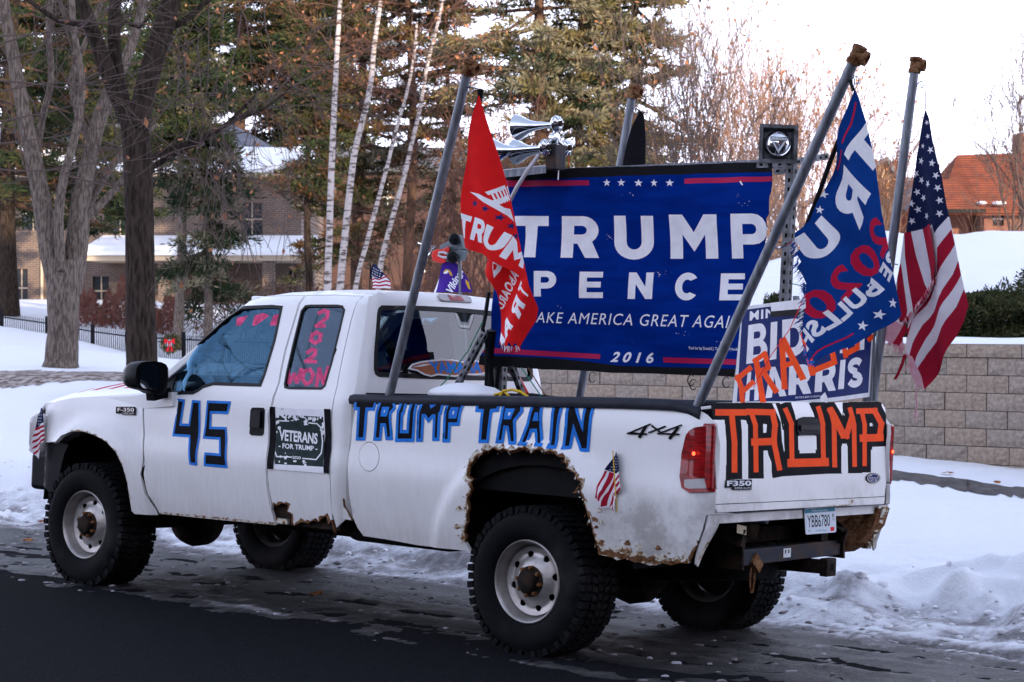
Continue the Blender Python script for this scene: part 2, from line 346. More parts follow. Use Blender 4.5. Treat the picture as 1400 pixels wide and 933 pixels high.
def heavy(ch):
    """thick grotesque capitals in the unit box, drawn as loops"""
    if ch == 'T': return [[(0,1),(1,1),(1,.76),(.67,.76),(.67,0),(.33,0),(.33,.76),(0,.76)]]
    if ch == 'I': return [[(0,0),(0,1),(1,1),(1,0)]]
    if ch == 'E': return [[(0,0),(0,1),(.97,1),(.97,.78),(.32,.78),(.32,.62),(.9,.62),(.9,.40),(.32,.40),(.32,.22),(1,.22),(1,0)]]
    if ch == 'N': return [[(0,0),(0,1),(.30,1),(.70,.46),(.70,1),(1,1),(1,0),(.72,0),(.30,.56),(.30,0)]]
    if ch == 'M': return [[(0,0),(0,1),(.27,1),(.5,.60),(.73,1),(1,1),(1,0),(.74,0),(.74,.55),(.5,.16),(.26,.55),(.26,0)]]
    if ch == 'H': return [[(0,0),(0,1),(.32,1),(.32,.62),(.68,.62),(.68,1),(1,1),(1,0),(.68,0),(.68,.38),(.32,.38),(.32,0)]]
    if ch == 'A': return [[(0,0),(.35,1),(.65,1),(1,0),(.68,0),(.61,.20),(.37,.20),(.31,0)], [(.43,.40),(.57,.40),(.50,.68)]]
    if ch == 'P': return [[(0,0),(0,1),(.55,1)]+_arc(.60,.655,.40,.345,90,-90)+[(.32,.31),(.32,0)], [(.32,.77),(.32,.54)]+_arc(.56,.655,.13,.115,-90,90)]
    if ch == 'R': return [[(0,0),(0,1),(.55,1)]+_arc(.57,.665,.40,.335,90,-55)+[(1,0),(.64,0),(.42,.34),(.32,.34),(.32,0)], [(.32,.77),(.32,.56)]+_arc(.53,.665,.13,.105,-90,90)]
    if ch == 'D': return [[(0,0),(0,1),(.45,1)]+_arc(.45,.5,.55,.5,90,-90,14), [(.32,.76),(.32,.24),(.45,.24)]+_arc(.45,.5,.23,.26,-90,90,10)]
    if ch == 'B': return [[(0,0),(0,1),(.58,1)]+_arc(.60,.75,.34,.25,90,-60)+_arc(.62,.285,.38,.285,70,-90)+[(.6,0)], [(.32,.80),(.32,.62)]+_arc(.56,.71,.10,.09,-90,90,6), [(.32,.42),(.32,.20)]+_arc(.58,.31,.12,.11,-90,90,6)]
    if ch == 'U': return [[(0,1),(.31,1),(.31,.42)]+_arc(.5,.40,.19,.17,180,360)+[(.69,1),(1,1),(1,.42)]+_arc(.5,.40,.5,.40,0,-180,14)]
    if ch == 'O': return [ell(.5,.5,.5,.5,28), ell(.5,.5,.2,.25,20)]
    if ch == 'C': return [_arc(.52,.5,.52,.5,38,322,22)+_arc(.52,.5,.22,.25,305,55,16)]
    if ch == 'S':
        c = _arc(.52,.72,.33,.17,25,180,8)+_arc(.5,.70,.31,.14,180,270,5)+_arc(.5,.28,.31,.14,90,0,5)+_arc(.5,.28,.33,.17,0,-160,8)
        o1 = []; o2 = []
        for i in range(len(c)):
            a, b_ = np.array(c[max(i-1, 0)]), np.array(c[min(i+1, len(c)-1)]); d = b_-a; L = np.linalg.norm(d)
            if L < 1e-6: continue
            d /= L; q = np.array([-d[1]*.15, d[0]*.115]); o1.append(tuple(np.array(c[i])+q)); o2.append(tuple(np.array(c[i])-q))
        P = np.array(o1+o2[::-1]); P = (P-P.min(0))/(P.max(0)-P.min(0)); return [[tuple(p) for p in P]]
    raise KeyError(ch)
def glyphs(text, bold=.0, shear=0, space=1.0, thin=1.0):
    """outline loops of a text, normalised to 0..1 in both directions, y up"""
    key = (text, bold, shear, space)
    if key in _gc: return _gc[key]
    c = bpy.data.curves.new('t', 'FONT'); c.body = text; c.offset = bold; c.shear = shear; c.space_character = space; c.resolution_u = 3
    o = bpy.data.objects.new('t', c); COL.objects.link(o); bpy.context.view_layer.update()
    me = o.to_mesh(); V = np.array([(v.co.x, v.co.y) for v in me.vertices]); cnt = {}
    for p in me.polygons:
        vs = list(p.vertices)
        for i in range(len(vs)):
            a, b = vs[i], vs[(i+1) % len(vs)]
            cnt[(a, b)] = 1
    nxt = {a: b for (a, b) in cnt if (b, a) not in cnt}
    loops = []
    while nxt:
        a = next(iter(nxt)); l = []
        while a in nxt: b = nxt.pop(a); l.append(a); a = b
        if len(l) > 2: loops.append(V[l])
    o.to_mesh_clear(); bpy.data.objects.remove(o); bpy.data.curves.remove(c)
    A = np.vstack(loops); lo = A.min(0); hi = A.max(0); res = [((l-lo)/(hi-lo)) for l in loops]
    _gc[key] = res; return res
def text_quad(text, tl, tr, br, bl, f=None, **k):
    """loops of the text laid into a four-cornered cell (corner points, then optional point mapping)"""
    tl, tr, br, bl = map(np.array, (tl, tr, br, bl)); out = []
    for l in (heavy(text) if k.get('heavy') else glyphs(text, **k)):
        q = [(bl*(1-u)+br*u)*(1-v)+(tl*(1-u)+tr*u)*v for u, v in l]
        out.append([f(*p) if f else tuple(p) for p in q])
    return out
def star(cx, cy, r, rot=0, sq=1.0):
    return [(cx+(r if i % 2 == 0 else r*.4)*math.sin(rot+i*PI/5)*sq, cy-(r if i % 2 == 0 else r*.4)*math.cos(rot+i*PI/5)) for i in range(10)]
def ell(cx, cy, rx, ry, n=24): return [(cx+rx*math.cos(2*PI*i/n), cy+ry*math.sin(2*PI*i/n)) for i in range(n)]
# ================================================================== THE PICKUP
WZ = ([.40, .50, .60, .80, .90, .95, 1.02, 1.10, 1.25, 1.31, 1.36, 1.40, 1.46, 1.93, 2.0], [.895, .905, .925, .946, .952, .946, .930, .926, .929, .925, .908, .898, .885, .765, .74])
WB = 3.77; TR = .40
FAX = -WB+.03
def ss(a, b, x):
    t = min(1, max(0, (x-a)/(b-a))); return t*t*(3-2*t)
def ztop(X): return float(np.interp(X, [-3.25, -3.12, -2.98, -2.83, -2.70, -2.60, -2.53, -2.45, -2.29, -1.94, -1.42], [1.38, 1.48, 1.583, 1.705, 1.815, 1.88, 1.912, 1.932, 1.952, 1.968, 1.955]))
def xback(Z): return -1.405-max(0, Z-1.4)*.10
def wside(X, Z, cab=False):
    w = float(np.interp(Z, *WZ))
    r = math.hypot(X-FAX, (Z-.45)*.93)
    if X < -3.0: w += .045*ss(.635, .575, r)*ss(1.22, 1.02, Z)
    r = math.hypot((X-.02)*.93, Z-.42)
    if X > -1.0: w += .040*ss(.74, .66, r)
    if X < -3.35: w -= .30*max(0, (-3.35-X-.75))**1.6 if X < -4.1 else 0     # nose rounds in
    if Z > 1.10 and X < -2.95: w -= .55*max(0, Z-1.10)**1.5                # fender top rolls over
    if cab:
        s = ztop(X)-Z
        if s < .09: w -= .14*(1-math.sqrt(max(0, 1-(1-max(0, s)/.09)**2)))
        t = xback(Z)-X
        if t < .10: w -= .10*(1-math.sqrt(max(0, 1-(1-max(0, t)/.10)**2)))
    if X > .98: w -= .06*(1-math.sqrt(max(0, 1-((X-.98)/.16)**2))) if X < 1.14 else .06
    return w
def sp(px, py, cab=False):
    p = onTf(px, py, 1, lambda p: -.93 if p is None else -wside(p[0], p[2])); return (float(p[0]), float(p[2]))
def spl(pts, cab=False): return [sp(*p, cab) for p in pts]
def mside(off=0, s=-1, cab=False): return lambda X, Z: (X, s*(wside(X, Z, cab)+off), Z)
truck = truck_thing('pickup_truck', (0, 0, 0), 'rusty white extended cab pickup parked on the slushy road, covered in taped lettering', 'pickup truck')
# ---- outlines traced on the driver's side
FENDER = spl([(66, 553), (80, 548), (100, 544), (150, 541), (197, 537), (195, 569), (195, 620), (197, 648), (204, 675), (213, 697), (216, 704.5), (184, 703)]) 
FARCH = spl([(180, 699), (177.5, 684), (174, 661), (168, 639), (158, 618), (145, 604), (129, 595), (113, 590), (97, 590), (84, 595.5), (76, 604), (62, 605)])
FEND = FENDER+FARCH
DOOR = spl([(199, 535), (209, 535), (212, 528), (226, 500), (250, 476), (278, 450), (305, 426), (325, 412), (345, 406), (380, 405), (411, 404.5)], True)+spl([(402.5, 434), (389, 479), (380, 524), (371, 552), (366, 566), (364.5, 620), (364, 660), (368, 689), (377, 718), (300, 711), (218, 702.5), (206, 675), (199, 648), (197, 620), (197, 569)], True)
RDOOR = spl([(414, 404.5), (450, 404), (489, 405.5), (479, 440), (468, 488), (460, 530), (454, 560), (451, 587), (451, 659), (452, 680)], True)
rust_edge = [(457, 731), (453, 712), (449, 717), (446, 706), (440, 709), (436, 714), (428, 712), (421, 716), (412, 714), (402, 719), (398, 714), (399, 704), (392, 700), (394, 691), (385, 688), (378, 692), (373, 690)]
RDOOR += spl(rust_edge, True)+spl([(368.5, 672), (366.5, 655), (367, 620), (368.5, 568), (373.5, 553), (382.5, 524), (391.5, 479), (405, 434)], True)
RDHOLE = spl([(414, 404.5), (450, 404), (489, 405.5), (479, 440), (468, 488), (460, 530), (454, 560), (451, 587), (451, 659), (452, 690), (456, 745), (375, 740), (372, 690), (368.5, 672), (366.5, 655), (367, 620), (368.5, 568), (373.5, 553), (382.5, 524), (391.5, 479), (405, 434)], True)
SIDEWIN = spl([(387, 418.4), (372, 417), (329, 418.4), (309, 431.5), (274, 462), (247, 487), (237, 517), (232, 540), (264, 539.5), (271, 536), (278, 531), (291.6, 527), (357, 529), (364, 510), (377, 466)], True)
REARWIN = spl([(417.5, 417.5), (425, 416.6), (462, 416.6), (469, 418), (472, 424), (464, 458), (453.5, 500), (445, 528.5), (440, 533), (395, 532.4), (389, 531), (388.4, 525), (392, 506), (401, 467), (411.5, 425)], True)
def shrink(l, d): return offset_poly(l, -d)
xb = -1.434
CABOUT = [(xb, .62), (-1.455, .60), (-1.50, .56)]+spl([(456, 706), (453, 700), (452, 720), (430, 722), (380, 716), (300, 709), (220, 700), (197, 600)], True)+[(-3.27, 1.28), (-3.24, 1.38), (-3.1, ztop(-3.1))]
CABOUT += [(x, ztop(x)) for x in (-3.0, -2.9, -2.8, -2.7, -2.6, -2.5, -2.4, -2.3, -2.2, -2.1, -2.0, -1.9, -1.8, -1.7, -1.6, -1.5)]
CABOUT += [(xback(z)-.029, z) for z in (1.93, 1.9, 1.8, 1.7, 1.6, 1.5, 1.4, 1.2, 1.0, .8)]
fine = [(x, ztop(x)-d) for x in np.arange(-3.0, -1.45, .05) for d in (.004, .012, .025, .045, .07)]+[(xback(z)-t, z) for z in np.arange(.62, 1.9, .06) for t in (.04, .055, .075)]
# ---- tape lettering
A = lambda l: zm(l, 480, 535, 8.235)
B = lambda l: zm(l, 645, 535, 4.667)
C = lambda l: zm(l, 0, 380, 2.915)
def letter(region_fn, black, counters=(), d=.018, white=()):
    """blue tape around black tape; returns painted regions 1 blue, 2 black, 0 body colour"""
    k = [sp(*p) for p in region_fn(black)]; r = [(1, [offset_poly(k, d)])]; r.append((2, [k]))
    for c in counters:
        c = [sp(*p) for p in region_fn(c)]; r.append((1, [c]))
    for c in white: r.append((3, [[sp(*p) for p in region_fn(c)]]))
    return r, offset_poly(k, d)
letters = [
 (A, [(68,118),(265,125),(250,185),(168,183),(140,520),(85,520),(105,183),(62,178)], [], []),
 (A, [(345,125),(470,130),(478,185),(430,240),(430,340),(445,515),(415,515),(395,362),(335,362),(320,522),(282,522),(305,240)], [[(355,177),(438,178),(405,285),(335,285),(340,235)]], [[(376,215),(388,215),(382,240),(372,240)]]),
 (A, [(585,135),(608,137),(580,235),(565,240),(553,474),(652,474),(668,240),(700,137),(730,138),(705,240),(688,535),(528,535),(545,235)], [], []),
 (A, [(815,140),(885,143),(900,200),(985,140),(1025,143),(1000,235),(985,240),(970,525),(945,525),(955,262),(915,262),(875,308),(845,258),(800,258),(785,533),(763,533),(775,240)], [], []),
 (A, [(1110,145),(1250,150),(1215,240),(1200,352),(1100,352),(1090,540),(1060,540),(1075,250)], [[(1130,180),(1217,183),(1185,308),(1100,308),(1105,235)]], [[(1152,225),(1168,222),(1158,262),(1144,262)]]),
 (B, [(48,90),(165,90),(160,110),(120,115),(95,310),(62,310),(80,115),(42,112)], [], []),
 (B, [(212,95),(310,98),(312,125),(265,185),(270,320),(252,320),(238,222),(205,218),(190,312),(172,312),(200,160)], [[(218,110),(278,112),(250,180),(205,180)]], [[(238,135),(252,135),(243,155),(232,155)]]),
 (B, [(400,95),(440,95),(435,240),(440,330),(422,330),(418,240),(375,240),(345,325),(322,325),(365,220)], [[(405,135),(425,135),(428,190),(388,190)]], []),
 (B, [(535,100),(567,100),(540,240),(530,345),(505,345),(520,230)], [], []),
 (B, [(625,100),(660,102),(712,262),(735,105),(767,105),(745,240),(735,365),(705,365),(650,205),(622,350),(597,350),(612,220)], [], []),
 (C, [(712,492),(730,494),(716,590),(758,592),(772,497),(793,499),(780,738),(762,736),(760,626),(696,622)], [], []),
 (C, [(832,499),(912,502),(905,533),(838,531),(835,603),(898,605),(900,748),(820,741),(822,706),(882,711),(880,636),(818,632)], [], []),
]
def build_letters():
    for i, (fn, blk, cnt, wht) in enumerate(letters):
        r, outl = letter(fn, blk, cnt, .019 if fn is not C else .016, wht)
        o = sheet('tape_letter', outl, [], r[0:], lambda X, Z: (X, -(wside(X, Z)+.0035), Z), ['bluetape', 'bluetape', 'blacktape', 'decalwhite'], .03, truck)
        # painted letters: blue edge strip, black core
# ---- body panels
def panel(name, out, holes, off=0, label=None, cab=False, step=.045, extra=(), regions=(), mats=('white',)):
    o = sheet(name, out, holes, regions, mside(off, -1, cab), list(mats), step, truck, .022, -1, extra=extra)
    if label: o['label'] = label
    q = sheet(name, out, holes, (), mside(off, 1, cab), [mats[0]], step*1.4, truck, .022, -1, flip=True, extra=extra); q.name = name
    return o
# flaking rust belts = jagged bands along the edges
def jag(loop, amp, step=.02, seed=1):
    rr = random.Random(seed); return [(x+rr.uniform(-amp, amp), y+rr.uniform(-amp, amp)) for x, y in [tuple(p) for p in resample(loop, step)]]
def band(path, w, seed=3, amp=.5):
    rr = random.Random(seed); P = [np.array(p, float) for p in path]; up = []; dn = []
    R_ = []
    for i in range(len(P)-1):
        L = np.linalg.norm(P[i+1]-P[i]); n = max(1, int(L/.018)); R_ += [P[i]+(P[i+1]-P[i])*k/n for k in range(n)]
    R_.append(P[-1])
    for i, p in enumerate(R_):
        d = R_[min(i+1, len(R_)-1)]-R_[max(i-1, 0)]; d /= max(1e-9, np.linalg.norm(d)); q = np.array([-d[1], d[0]])
        a = w*(1-amp+2*amp*rr.random()); b = w*(1-amp+2*amp*rr.random()); up.append(tuple(p+q*a)); dn.append(tuple(p-q*b))
    return up+dn[::-1]
panel('front_fender', FEND, [], regions=[(1, [band(FARCH[1:-3], .006, 5, .9)])], mats=('white', 'flaky'))
drust = spl([(218, 702), (250, 704), (300, 709), (377, 717)], True)
panel('front_door', DOOR, [SIDEWIN], cab=True, extra=[p for p in fine if p[0] < -1.9], regions=[(1, [band(drust, .007, 9, .9)])], mats=('white', 'flaky'))
redge = spl(rust_edge, True)
panel('rear_door', RDOOR, [REARWIN], cab=True, extra=[p for p in fine if -2.05 < p[0] < -1.5], regions=[(1, [band(redge, .016, 4, .8)])], mats=('white', 'rust'))
cab_side = panel('cab_side', CABOUT, [offset_poly(DOOR, .007), offset_poly(RDHOLE, .007)], cab=True, extra=fine, step=.04)
# sill and rusted inner sill seen through the rotted door bottom
for s in (-1, 1):
    b = MB(); b.box((-3.2, s*.85-.035, .54), (-1.5, s*.85+.035, .70)); b.build('inner_sill', 'darkrust', truck)
b = MB(); b.box((-2.12, -.905, .545), (-1.93, -.86, .575)); b.build('sill_scrap', 'flaky', truck)
# ---- bedside
B4 = lambda l: zm(l, 600, 560, 2.745)
arch = B4([(115,530),(98,500),(102,480),(95,462),(98,440),(108,425),(104,400),(112,370),(106,340),(122,300),(116,280),(130,262),(104,243),(112,212),(128,196),(140,178),(163,170),(170,158),(188,155),(204,147),(225,155),(240,148),(262,156),(285,152),(300,146),(322,142),(334,152),(352,156),(366,150),(385,150),(398,160),(415,155),(430,160),(442,172),(457,172),(470,185),(466,198),(482,208),(480,222),(495,232),(508,238),(512,256),(530,270),(533,292),(528,306),(540,330),(545,350),(556,390),(565,420),(578,462),(590,500),(600,545)])
ARCH = spl(arch)
BTOP = spl([(490, 547), (560, 548.5), (700, 550), (800, 552), (860, 553), (915, 554), (935, 555), (949, 559), (960, 563), (968, 568)])
LAMP = spl(zm([(296,168),(300,395),(215,397),(190,380),(183,340),(190,260),(205,195),(218,178),(235,168),(265,163)], 860, 520, 2.59))
bedbot = [(600,545),(650,555),(668,566),(700,560),(730,572),(760,575),(790,586),(823,583)]
BEDOUT = BTOP+[(1.075, 1.345), (1.13, 1.30), (1.14, 1.2), (1.14, .98)]+spl([(974, 703), (966, 704), (960, 725), (952, 748), (944, 766), (941, 771), (930, 770), (918, 773), (905, 770)])+spl(B4(bedbot[::-1]))+ARCH[::-1][1:]
BEDOUT += spl([(630, 753), (626, 752), (573, 746), (530, 738), (497, 733), (489, 722), (482, 706), (478, 680), (476.5, 659), (477.5, 620), (481, 590), (485, 565)])
FUEL = spl(ell(504.6, 624.6, 13.5, 19.5, 28))
archband = ARCH[1:-1]
corner = spl([(815, 742), (820, 756), (850, 760), (880, 765), (918, 771), (941, 769)])
panel('bedside', BEDOUT, [offset_poly(FUEL, .004), LAMP], step=.04, regions=[(1, [band(archband, .022, 11, .85)]), (1, [band(corner, .030, 15, .8)]), (2, [band(archband, .008, 12, .9)]), (2, [band(corner, .015, 18, .9)]), (2, [band(spl([(958, 742), (944, 770)]), .016, 6, .8)])], mats=('white', 'flaky', 'rust'))
sheet('fuel_door', FUEL, [], [], mside(.001), ['white'], .05, truck, .015)
# curled paint chips hanging on the arch lip
rp_ = random.Random(77)
for (cx0, cz0, sx_, sz_, n_) in ((.62, .63, .10, .025, 12), (.85, .60, .10, .02, 9), (-.50, .62, .015, .06, 7), (.47, .78, .02, .05, 6)):
    for k in range(n_):
        cx1, cz1, r1_ = rp_.gauss(cx0, sx_), rp_.gauss(cz0, sz_), rp_.uniform(.006, .022)
        pl_ = [(cx1+r1_*rp_.uniform(.5, 1.5)*math.cos(a)*1.3, cz1+r1_*rp_.uniform(.4, 1.3)*math.sin(a)) for a in np.linspace(0, 2*PI, 10)[:-1]]
        P_ = np.array(pl_)
        if (winding(P_, BEDOUT) == 0).any(): continue
        sheet('rust_blister', pl_, [], [], mside(.002+.002*rp_.random()), ['flaky' if rp_.random() < .6 else 'rust'], .03, truck, .002)
b = MB()
for i in range(0, len(ARCH)-1, 1):
    x, z = ARCH[i]; rr = random.Random(i)
    for k in range(2):
        w = wside(x, z); dx, dz = rr.uniform(-.016, .016), rr.uniform(-.012, .012); s = rr.uniform(.008, .02)
        p = Vector((x+dx, -w-rr.uniform(.0, .012), z+dz)); a = Vector((rr.uniform(-1, 1), rr.uniform(-.6, .2), rr.uniform(-1, 1)))*s; c = Vector((rr.uniform(-1, 1), rr.uniform(-.6, .2), rr.uniform(-1, 1)))*s
        b.add([p, p+a, p+a+c, p+c*.9], [(0, 1, 2, 3)], rr.choice((0, 1)))
b.build('rust_chips', ['flaky', 'rust'], truck)['kind'] = 'stuff'
# torn lower cab corner
sheet('torn_panel', spl([(459, 684), (463, 679), (468, 683), (469, 692), (474, 700), (480, 712), (468, 710), (461, 707), (463, 698), (458, 692)]), [], [(1, [band(spl([(459, 684), (463, 679), (468, 683), (469, 692), (474, 700), (480, 712)]), .012, 5)])], mside(-.015), ['white', 'rust'], .03, truck, .004)
build_letters()
# ---- window glass, seals
def window(gl, out, glassm, seal_w, name='window', extra_regions=(), mats=(), cab=True):
    g = sheet(name, out, [], list(extra_regions), mside(-.010, -1, cab), [glassm]+list(mats), .06, truck, 0)
    k = sheet('window_seal', out, [shrink(out, seal_w)], [], mside(.003, -1, cab), ['seal'], .03, g, .012)
    g2 = sheet(name, out, [], [], mside(-.010, 1, cab), ['glass_tint'], .09, truck, 0, flip=True)
    k2 = sheet('window_seal', out, [shrink(out, seal_w)], [], mside(.003, 1, cab), ['seal'], .05, g2, .012, flip=True)
    return g
def pt(px, py): return sp(px, py, True)
Z3 = lambda l: zm(l, 350, 380, 3.331)
D3 = lambda pts, w=26: [[pt(*p) for p in Z3(q)] for q in stroke(pts, w)]
wr = []
for s in ([(282,160),(305,150),(322,155),(318,180),(300,195),(270,220),(305,218)], [(275,250),(252,258),(245,285),(262,297),(285,285),(290,258),(270,248)],
          [(230,340),(250,325),(265,330),(262,350),(245,365),(222,380),(265,382)], [(140,418),(147,478),(168,440),(180,475),(200,418)], [(240,418),(215,425),(205,460),(222,485),(245,475),(255,440),(240,418)],
          [(270,490),(283,415),(302,480),(325,408)]):
    for q in D3(s, 17): wr.append((1, [q]))
window(None, REARWIN, 'glass_tint', .014, 'rear_door_window', wr, ['winpink'])
sw = []
for q in ([(940,160),(985,150),(955,190),(935,192)], [(1010,150),(1045,140),(1070,150),(1015,190),(1000,190)], [(1085,150),(1118,140),(1112,190),(1070,190)]): sw.append((1, [[pt(*p) for p in C(q)]]))
window(None, SIDEWIN, 'glass', .020, 'front_door_window', sw, ['winpink'])
# black sail patch at the mirror
sheet('mirror_sail', spl(C([(650,345),(735,270),(725,300),(700,380),(690,465),(612,465),(640,440),(660,400)]), True), [], [], mside(.006, -1, True), ['black'], .05, truck, .012)
# door handle
hp = spl(C([(1002,522),(1010,517),(1050,518),(1056,526),(1052,622),(1045,630),(1002,628),(995,620)]))
h = sheet('door_handle', hp, [], [], mside(.004), ['black'], .04, truck, .012)
sheet('handle_grip', spl(C([(1008,528),(1046,530),(1043,598),(1004,596)])), [], [], mside(.022), ['seal'], .04, h, .012)
# badges
def px_sheet(name, outline, regions, mats, off, parent=truck, step=.03, thick=0, fn=sp):
    return sheet(name, [fn(*p) for p in outline], [], [(i, [[fn(*p) for p in l] for l in ls]) for i, ls in regions], mside(off), mats, step, parent, thick)
px_sheet('model_badge', C([(466,514),(542,514),(546,520),(543,548),(490,546),(488,541),(465,541)]), [(1, text_quad('F-350', *C([(472,518),(538,518),(538,534),(472,533)]), bold=.02)), (1, text_quad('SUPER DUTY', *C([(492,537),(539,538),(539,545),(492,544)])))], ['blacktape', 'alu'], .008)
r44 = []
for s, w in (([(1004,268),(1143,210)], 7), ([(1000,270),(1116,274)], 11), ([(1112,228),(1074,292)], 15), ([(1155,222),(1212,266)], 10), ([(1236,225),(1134,264)], 8), ([(1200,268),(1340,216)], 7), ([(1192,270),(1322,276)], 11), ([(1318,234),(1268,300)], 15)):
    for q in stroke(s, w): r44.append([sp(*p) for p in B(q)])
for q in r44: sheet('badge_bar', q, [], [], mside(.009), ['blacktape'], .05, truck, .006)
# veterans sign and its two tape strips
V_ = lambda l: zm(l, 360, 545, 4.785)
for q in ([(48,55),(82,55),(72,462),(32,462)], [(403,68),(443,70),(435,488),(402,488)]): px_sheet('tape_strip', V_(q), [], ['blacktape'], .009, thick=.002)
rnd = random.Random(3)
sgn = px_sheet('magnetic_sign', V_([(82,60),(402,72),(402,490),(42,462),(75,440)]), [
    (1, [V_([(80,118),(110,112),(150,104),(180,112),(250,112),(300,116),(396,120),(398,448),(270,440),(80,430),(70,300)])])]
    + [(0, [V_(ell(rnd.gauss(x, sx), rnd.gauss(y, sy), rnd.uniform(2, 13), rnd.uniform(3, 12), 7))]) for x, y, sx, sy, n in ((215,125,45,12,34), (285,155,10,16,8), (85,190,10,40,12), (395,170,6,30,10), (120,115,22,8,10), (265,425,10,10,6), (150,400,60,18,8), (350,130,28,8,9)) for _ in range(n)]
    + [(2, [V_(q)]) for q in stroke([(105,146),(80,180),(68,260),(72,320),(92,380),(190,384)], 8)+stroke([(262,392),(350,400),(382,360),(392,280),(380,190),(355,165),(300,160)], 8)+stroke([(105,146),(170,148)], 8)]
    + [(2, text_quad('VETERANS', *V_([(108,200),(362,228),(358,300),(108,275)]), bold=.035)), (2, text_quad('- FOR TRUMP -', *V_([(105,290),(358,312),(358,344),(105,325)]), bold=.03)), (2, text_quad('2020', *V_([(195,376),(250,379),(250,398),(195,395)]), bold=.02))],
    ['decalwhite', 'green', 'decalwhite'], .006, step=.02, thick=.002)
# ---- mirror
mir = C([(545,347),(558,336),(580,332),(610,332),(640,336),(658,345),(666,360),(667,400),(662,440),(655,458),(640,467),(610,465),(600,456),(575,450),(555,445),(542,438),(536,425),(534,395),(537,365)])
XM = -3.02
def mp_(px, py, x=XM): p = onT(px, py, 0, x); return (float(p[1]), float(p[2]))
mo = [mp_(*p) for p in mir]
b = MB(); n = len(mo); cy = sum(p[0] for p in mo)/n; cz = sum(p[1] for p in mo)/n; V = []; F = []
for k, (dx, s) in enumerate(((0, .93), (.012, .99), (-.02, 1.0), (-.09, .96), (-.14, .80), (-.16, .45))):
    for y, z in mo: V.append((XM+dx, cy+(y-cy)*s, cz+(z-cz)*s))
for k in range(5):
    for i in range(n): F.append((k*n+i, k*n+(i+1) % n, (k+1)*n+(i+1) % n, (k+1)*n+i))
F.append(tuple(range(5*n, 6*n))); F.append(tuple(range(n-1, -1, -1)))
b.add(V, F); mr_ = b.build('wing_mirror', 'black', truck, True); smoothang(mr_, 50)
gl = [mp_(*p, XM+.014) for p in C([(566,350),(585,342),(615,344),(632,352),(636,372),(636,420),(630,442),(618,448),(590,445),(568,438),(560,425),(558,385)])]
sheet('mirror_glass', gl, [], [], lambda y, z: (XM+.0145-.0*y, y, z), ['mirror'], .05, mr_, 0)
b = MB(); b.bar((XM-.05, -1.05, 1.27), (XM-.06, -.90, 1.30), .07, .06); b.build('mirror_arm', 'black', mr_)
b = MB(); ry = -cy; b.add([(x, -y, z) for x, y, z in V], [f[::-1] for f in F]); b.build('wing_mirror', 'black', truck, True)
# ---- roof, cab back, windscreen, bonnet
def roofmap(X, Y):
    t = xback(1.9)-X; z = ztop(X)+.030*(1-(Y/.64)**2)
    if t < .09: z -= .085*(1-math.sqrt(max(0, 1-(1-max(0, t)/.09)**2)))
    return (X, Y, z)
roof = sheet('roof', [(-2.62, -.615), (xback(1.9)-.01, -.615), (xback(1.9)-.01, .615), (-2.62, .615)], [], [], roofmap, ['white'], .07, truck, .02, extra=[(xback(1.9)-t, y) for t in (.02, .035, .055, .08) for y in np.arange(-.6, .61, .06)])
b = MB()
for s in (-1, 1): b.bar((-2.45, s*.63, 1.925), (-1.50, s*.63, 1.958), .05, .012)
b.build('roof_gutter', 'white', truck)
def backmap(Y, Z, off=0):
    w = wside(-1.9, Z); d = w-abs(Y); x = xback(Z)
    if d < .10: x -= .10*(1-math.sqrt(max(0, 1-(1-max(0, d)/.10)**2)))
    s = 1.992-Z
    if s < .09: x -= .085*(1-math.sqrt(max(0, 1-(1-max(0, s)/.09)**2)))
    return (x+off, Y, Z)
def bp_(px, py):
    p = onTf(px, py, 0, lambda p: -1.42 if p is None else xback(p[2])); return (float(p[1]), float(p[2]))
BW = [bp_(*p) for p in ((501, 505), (504, 480), (514, 425), (519, 417), (526, 415), (558, 414), (666.5, 416))]
yl, zt_ = BW[3]; 
BW = [(-.70, 1.455), (-.735, 1.47), (-.745, 1.50), (-.738, 1.60), (-.70, 1.83), (-.69, 1.862), (-.66, 1.882), (-.3, 1.896), (0, 1.90), (.3, 1.896), (.66, 1.882), (.69, 1.862), (.70, 1.83), (.738, 1.60), (.745, 1.50), (.735, 1.47), (.70, 1.455), (0, 1.45)]
def zz(w): return None
backout = [(-(wside(-1.9, z)-.029), z) for z in (.62, .9, 1.1, 1.3, 1.4, 1.5, 1.7, 1.85, 1.93)]+[(-.66, 1.955), (-.5, 1.972), (0, 1.988), (.5, 1.972), (.66, 1.955)]+[((wside(-1.9, z)-.029), z) for z in (1.93, 1.85, 1.7, 1.5, 1.4, 1.3, 1.1, .9, .62)]
ex = [(s*(wside(-1.9, z)-t), z) for s in (-1, 1) for z in np.arange(.7, 1.93, .07) for t in (.04, .055, .075)]+[(y, 1.985-t) for y in np.arange(-.6, .61, .06) for t in (.02, .035, .055, .075)]
sheet('cab_back', backout, [BW], [], backmap, ['white'], .06, truck, .02, extra=ex)
gw = sheet('rear_window', BW, [], [], lambda y, z: backmap(y, z, -.008), ['glass_rear'], .12, truck)
sheet('window_seal', BW, [shrink(BW, .028)], [], lambda y, z: backmap(y, z, .004), ['seal'], .05, gw, .014)
lo = [bp_(*p) for p in ((601.5, 404), (604, 401.5), (643, 404), (646, 407), (644, 413), (604, 411), (601.5, 409))]
bl = sheet('brake_light', lo, [], [], lambda y, z: backmap(y, z, .018), ['clear_lens'], .05, truck, .016)
sheet('brake_lens', [bp_(*p) for p in ((614, 403.6), (633.5, 404.4), (633.5, 411.4), (614, 410.6))], [], [], lambda y, z: backmap(y, z, .021), ['red_lens'], .05, bl)
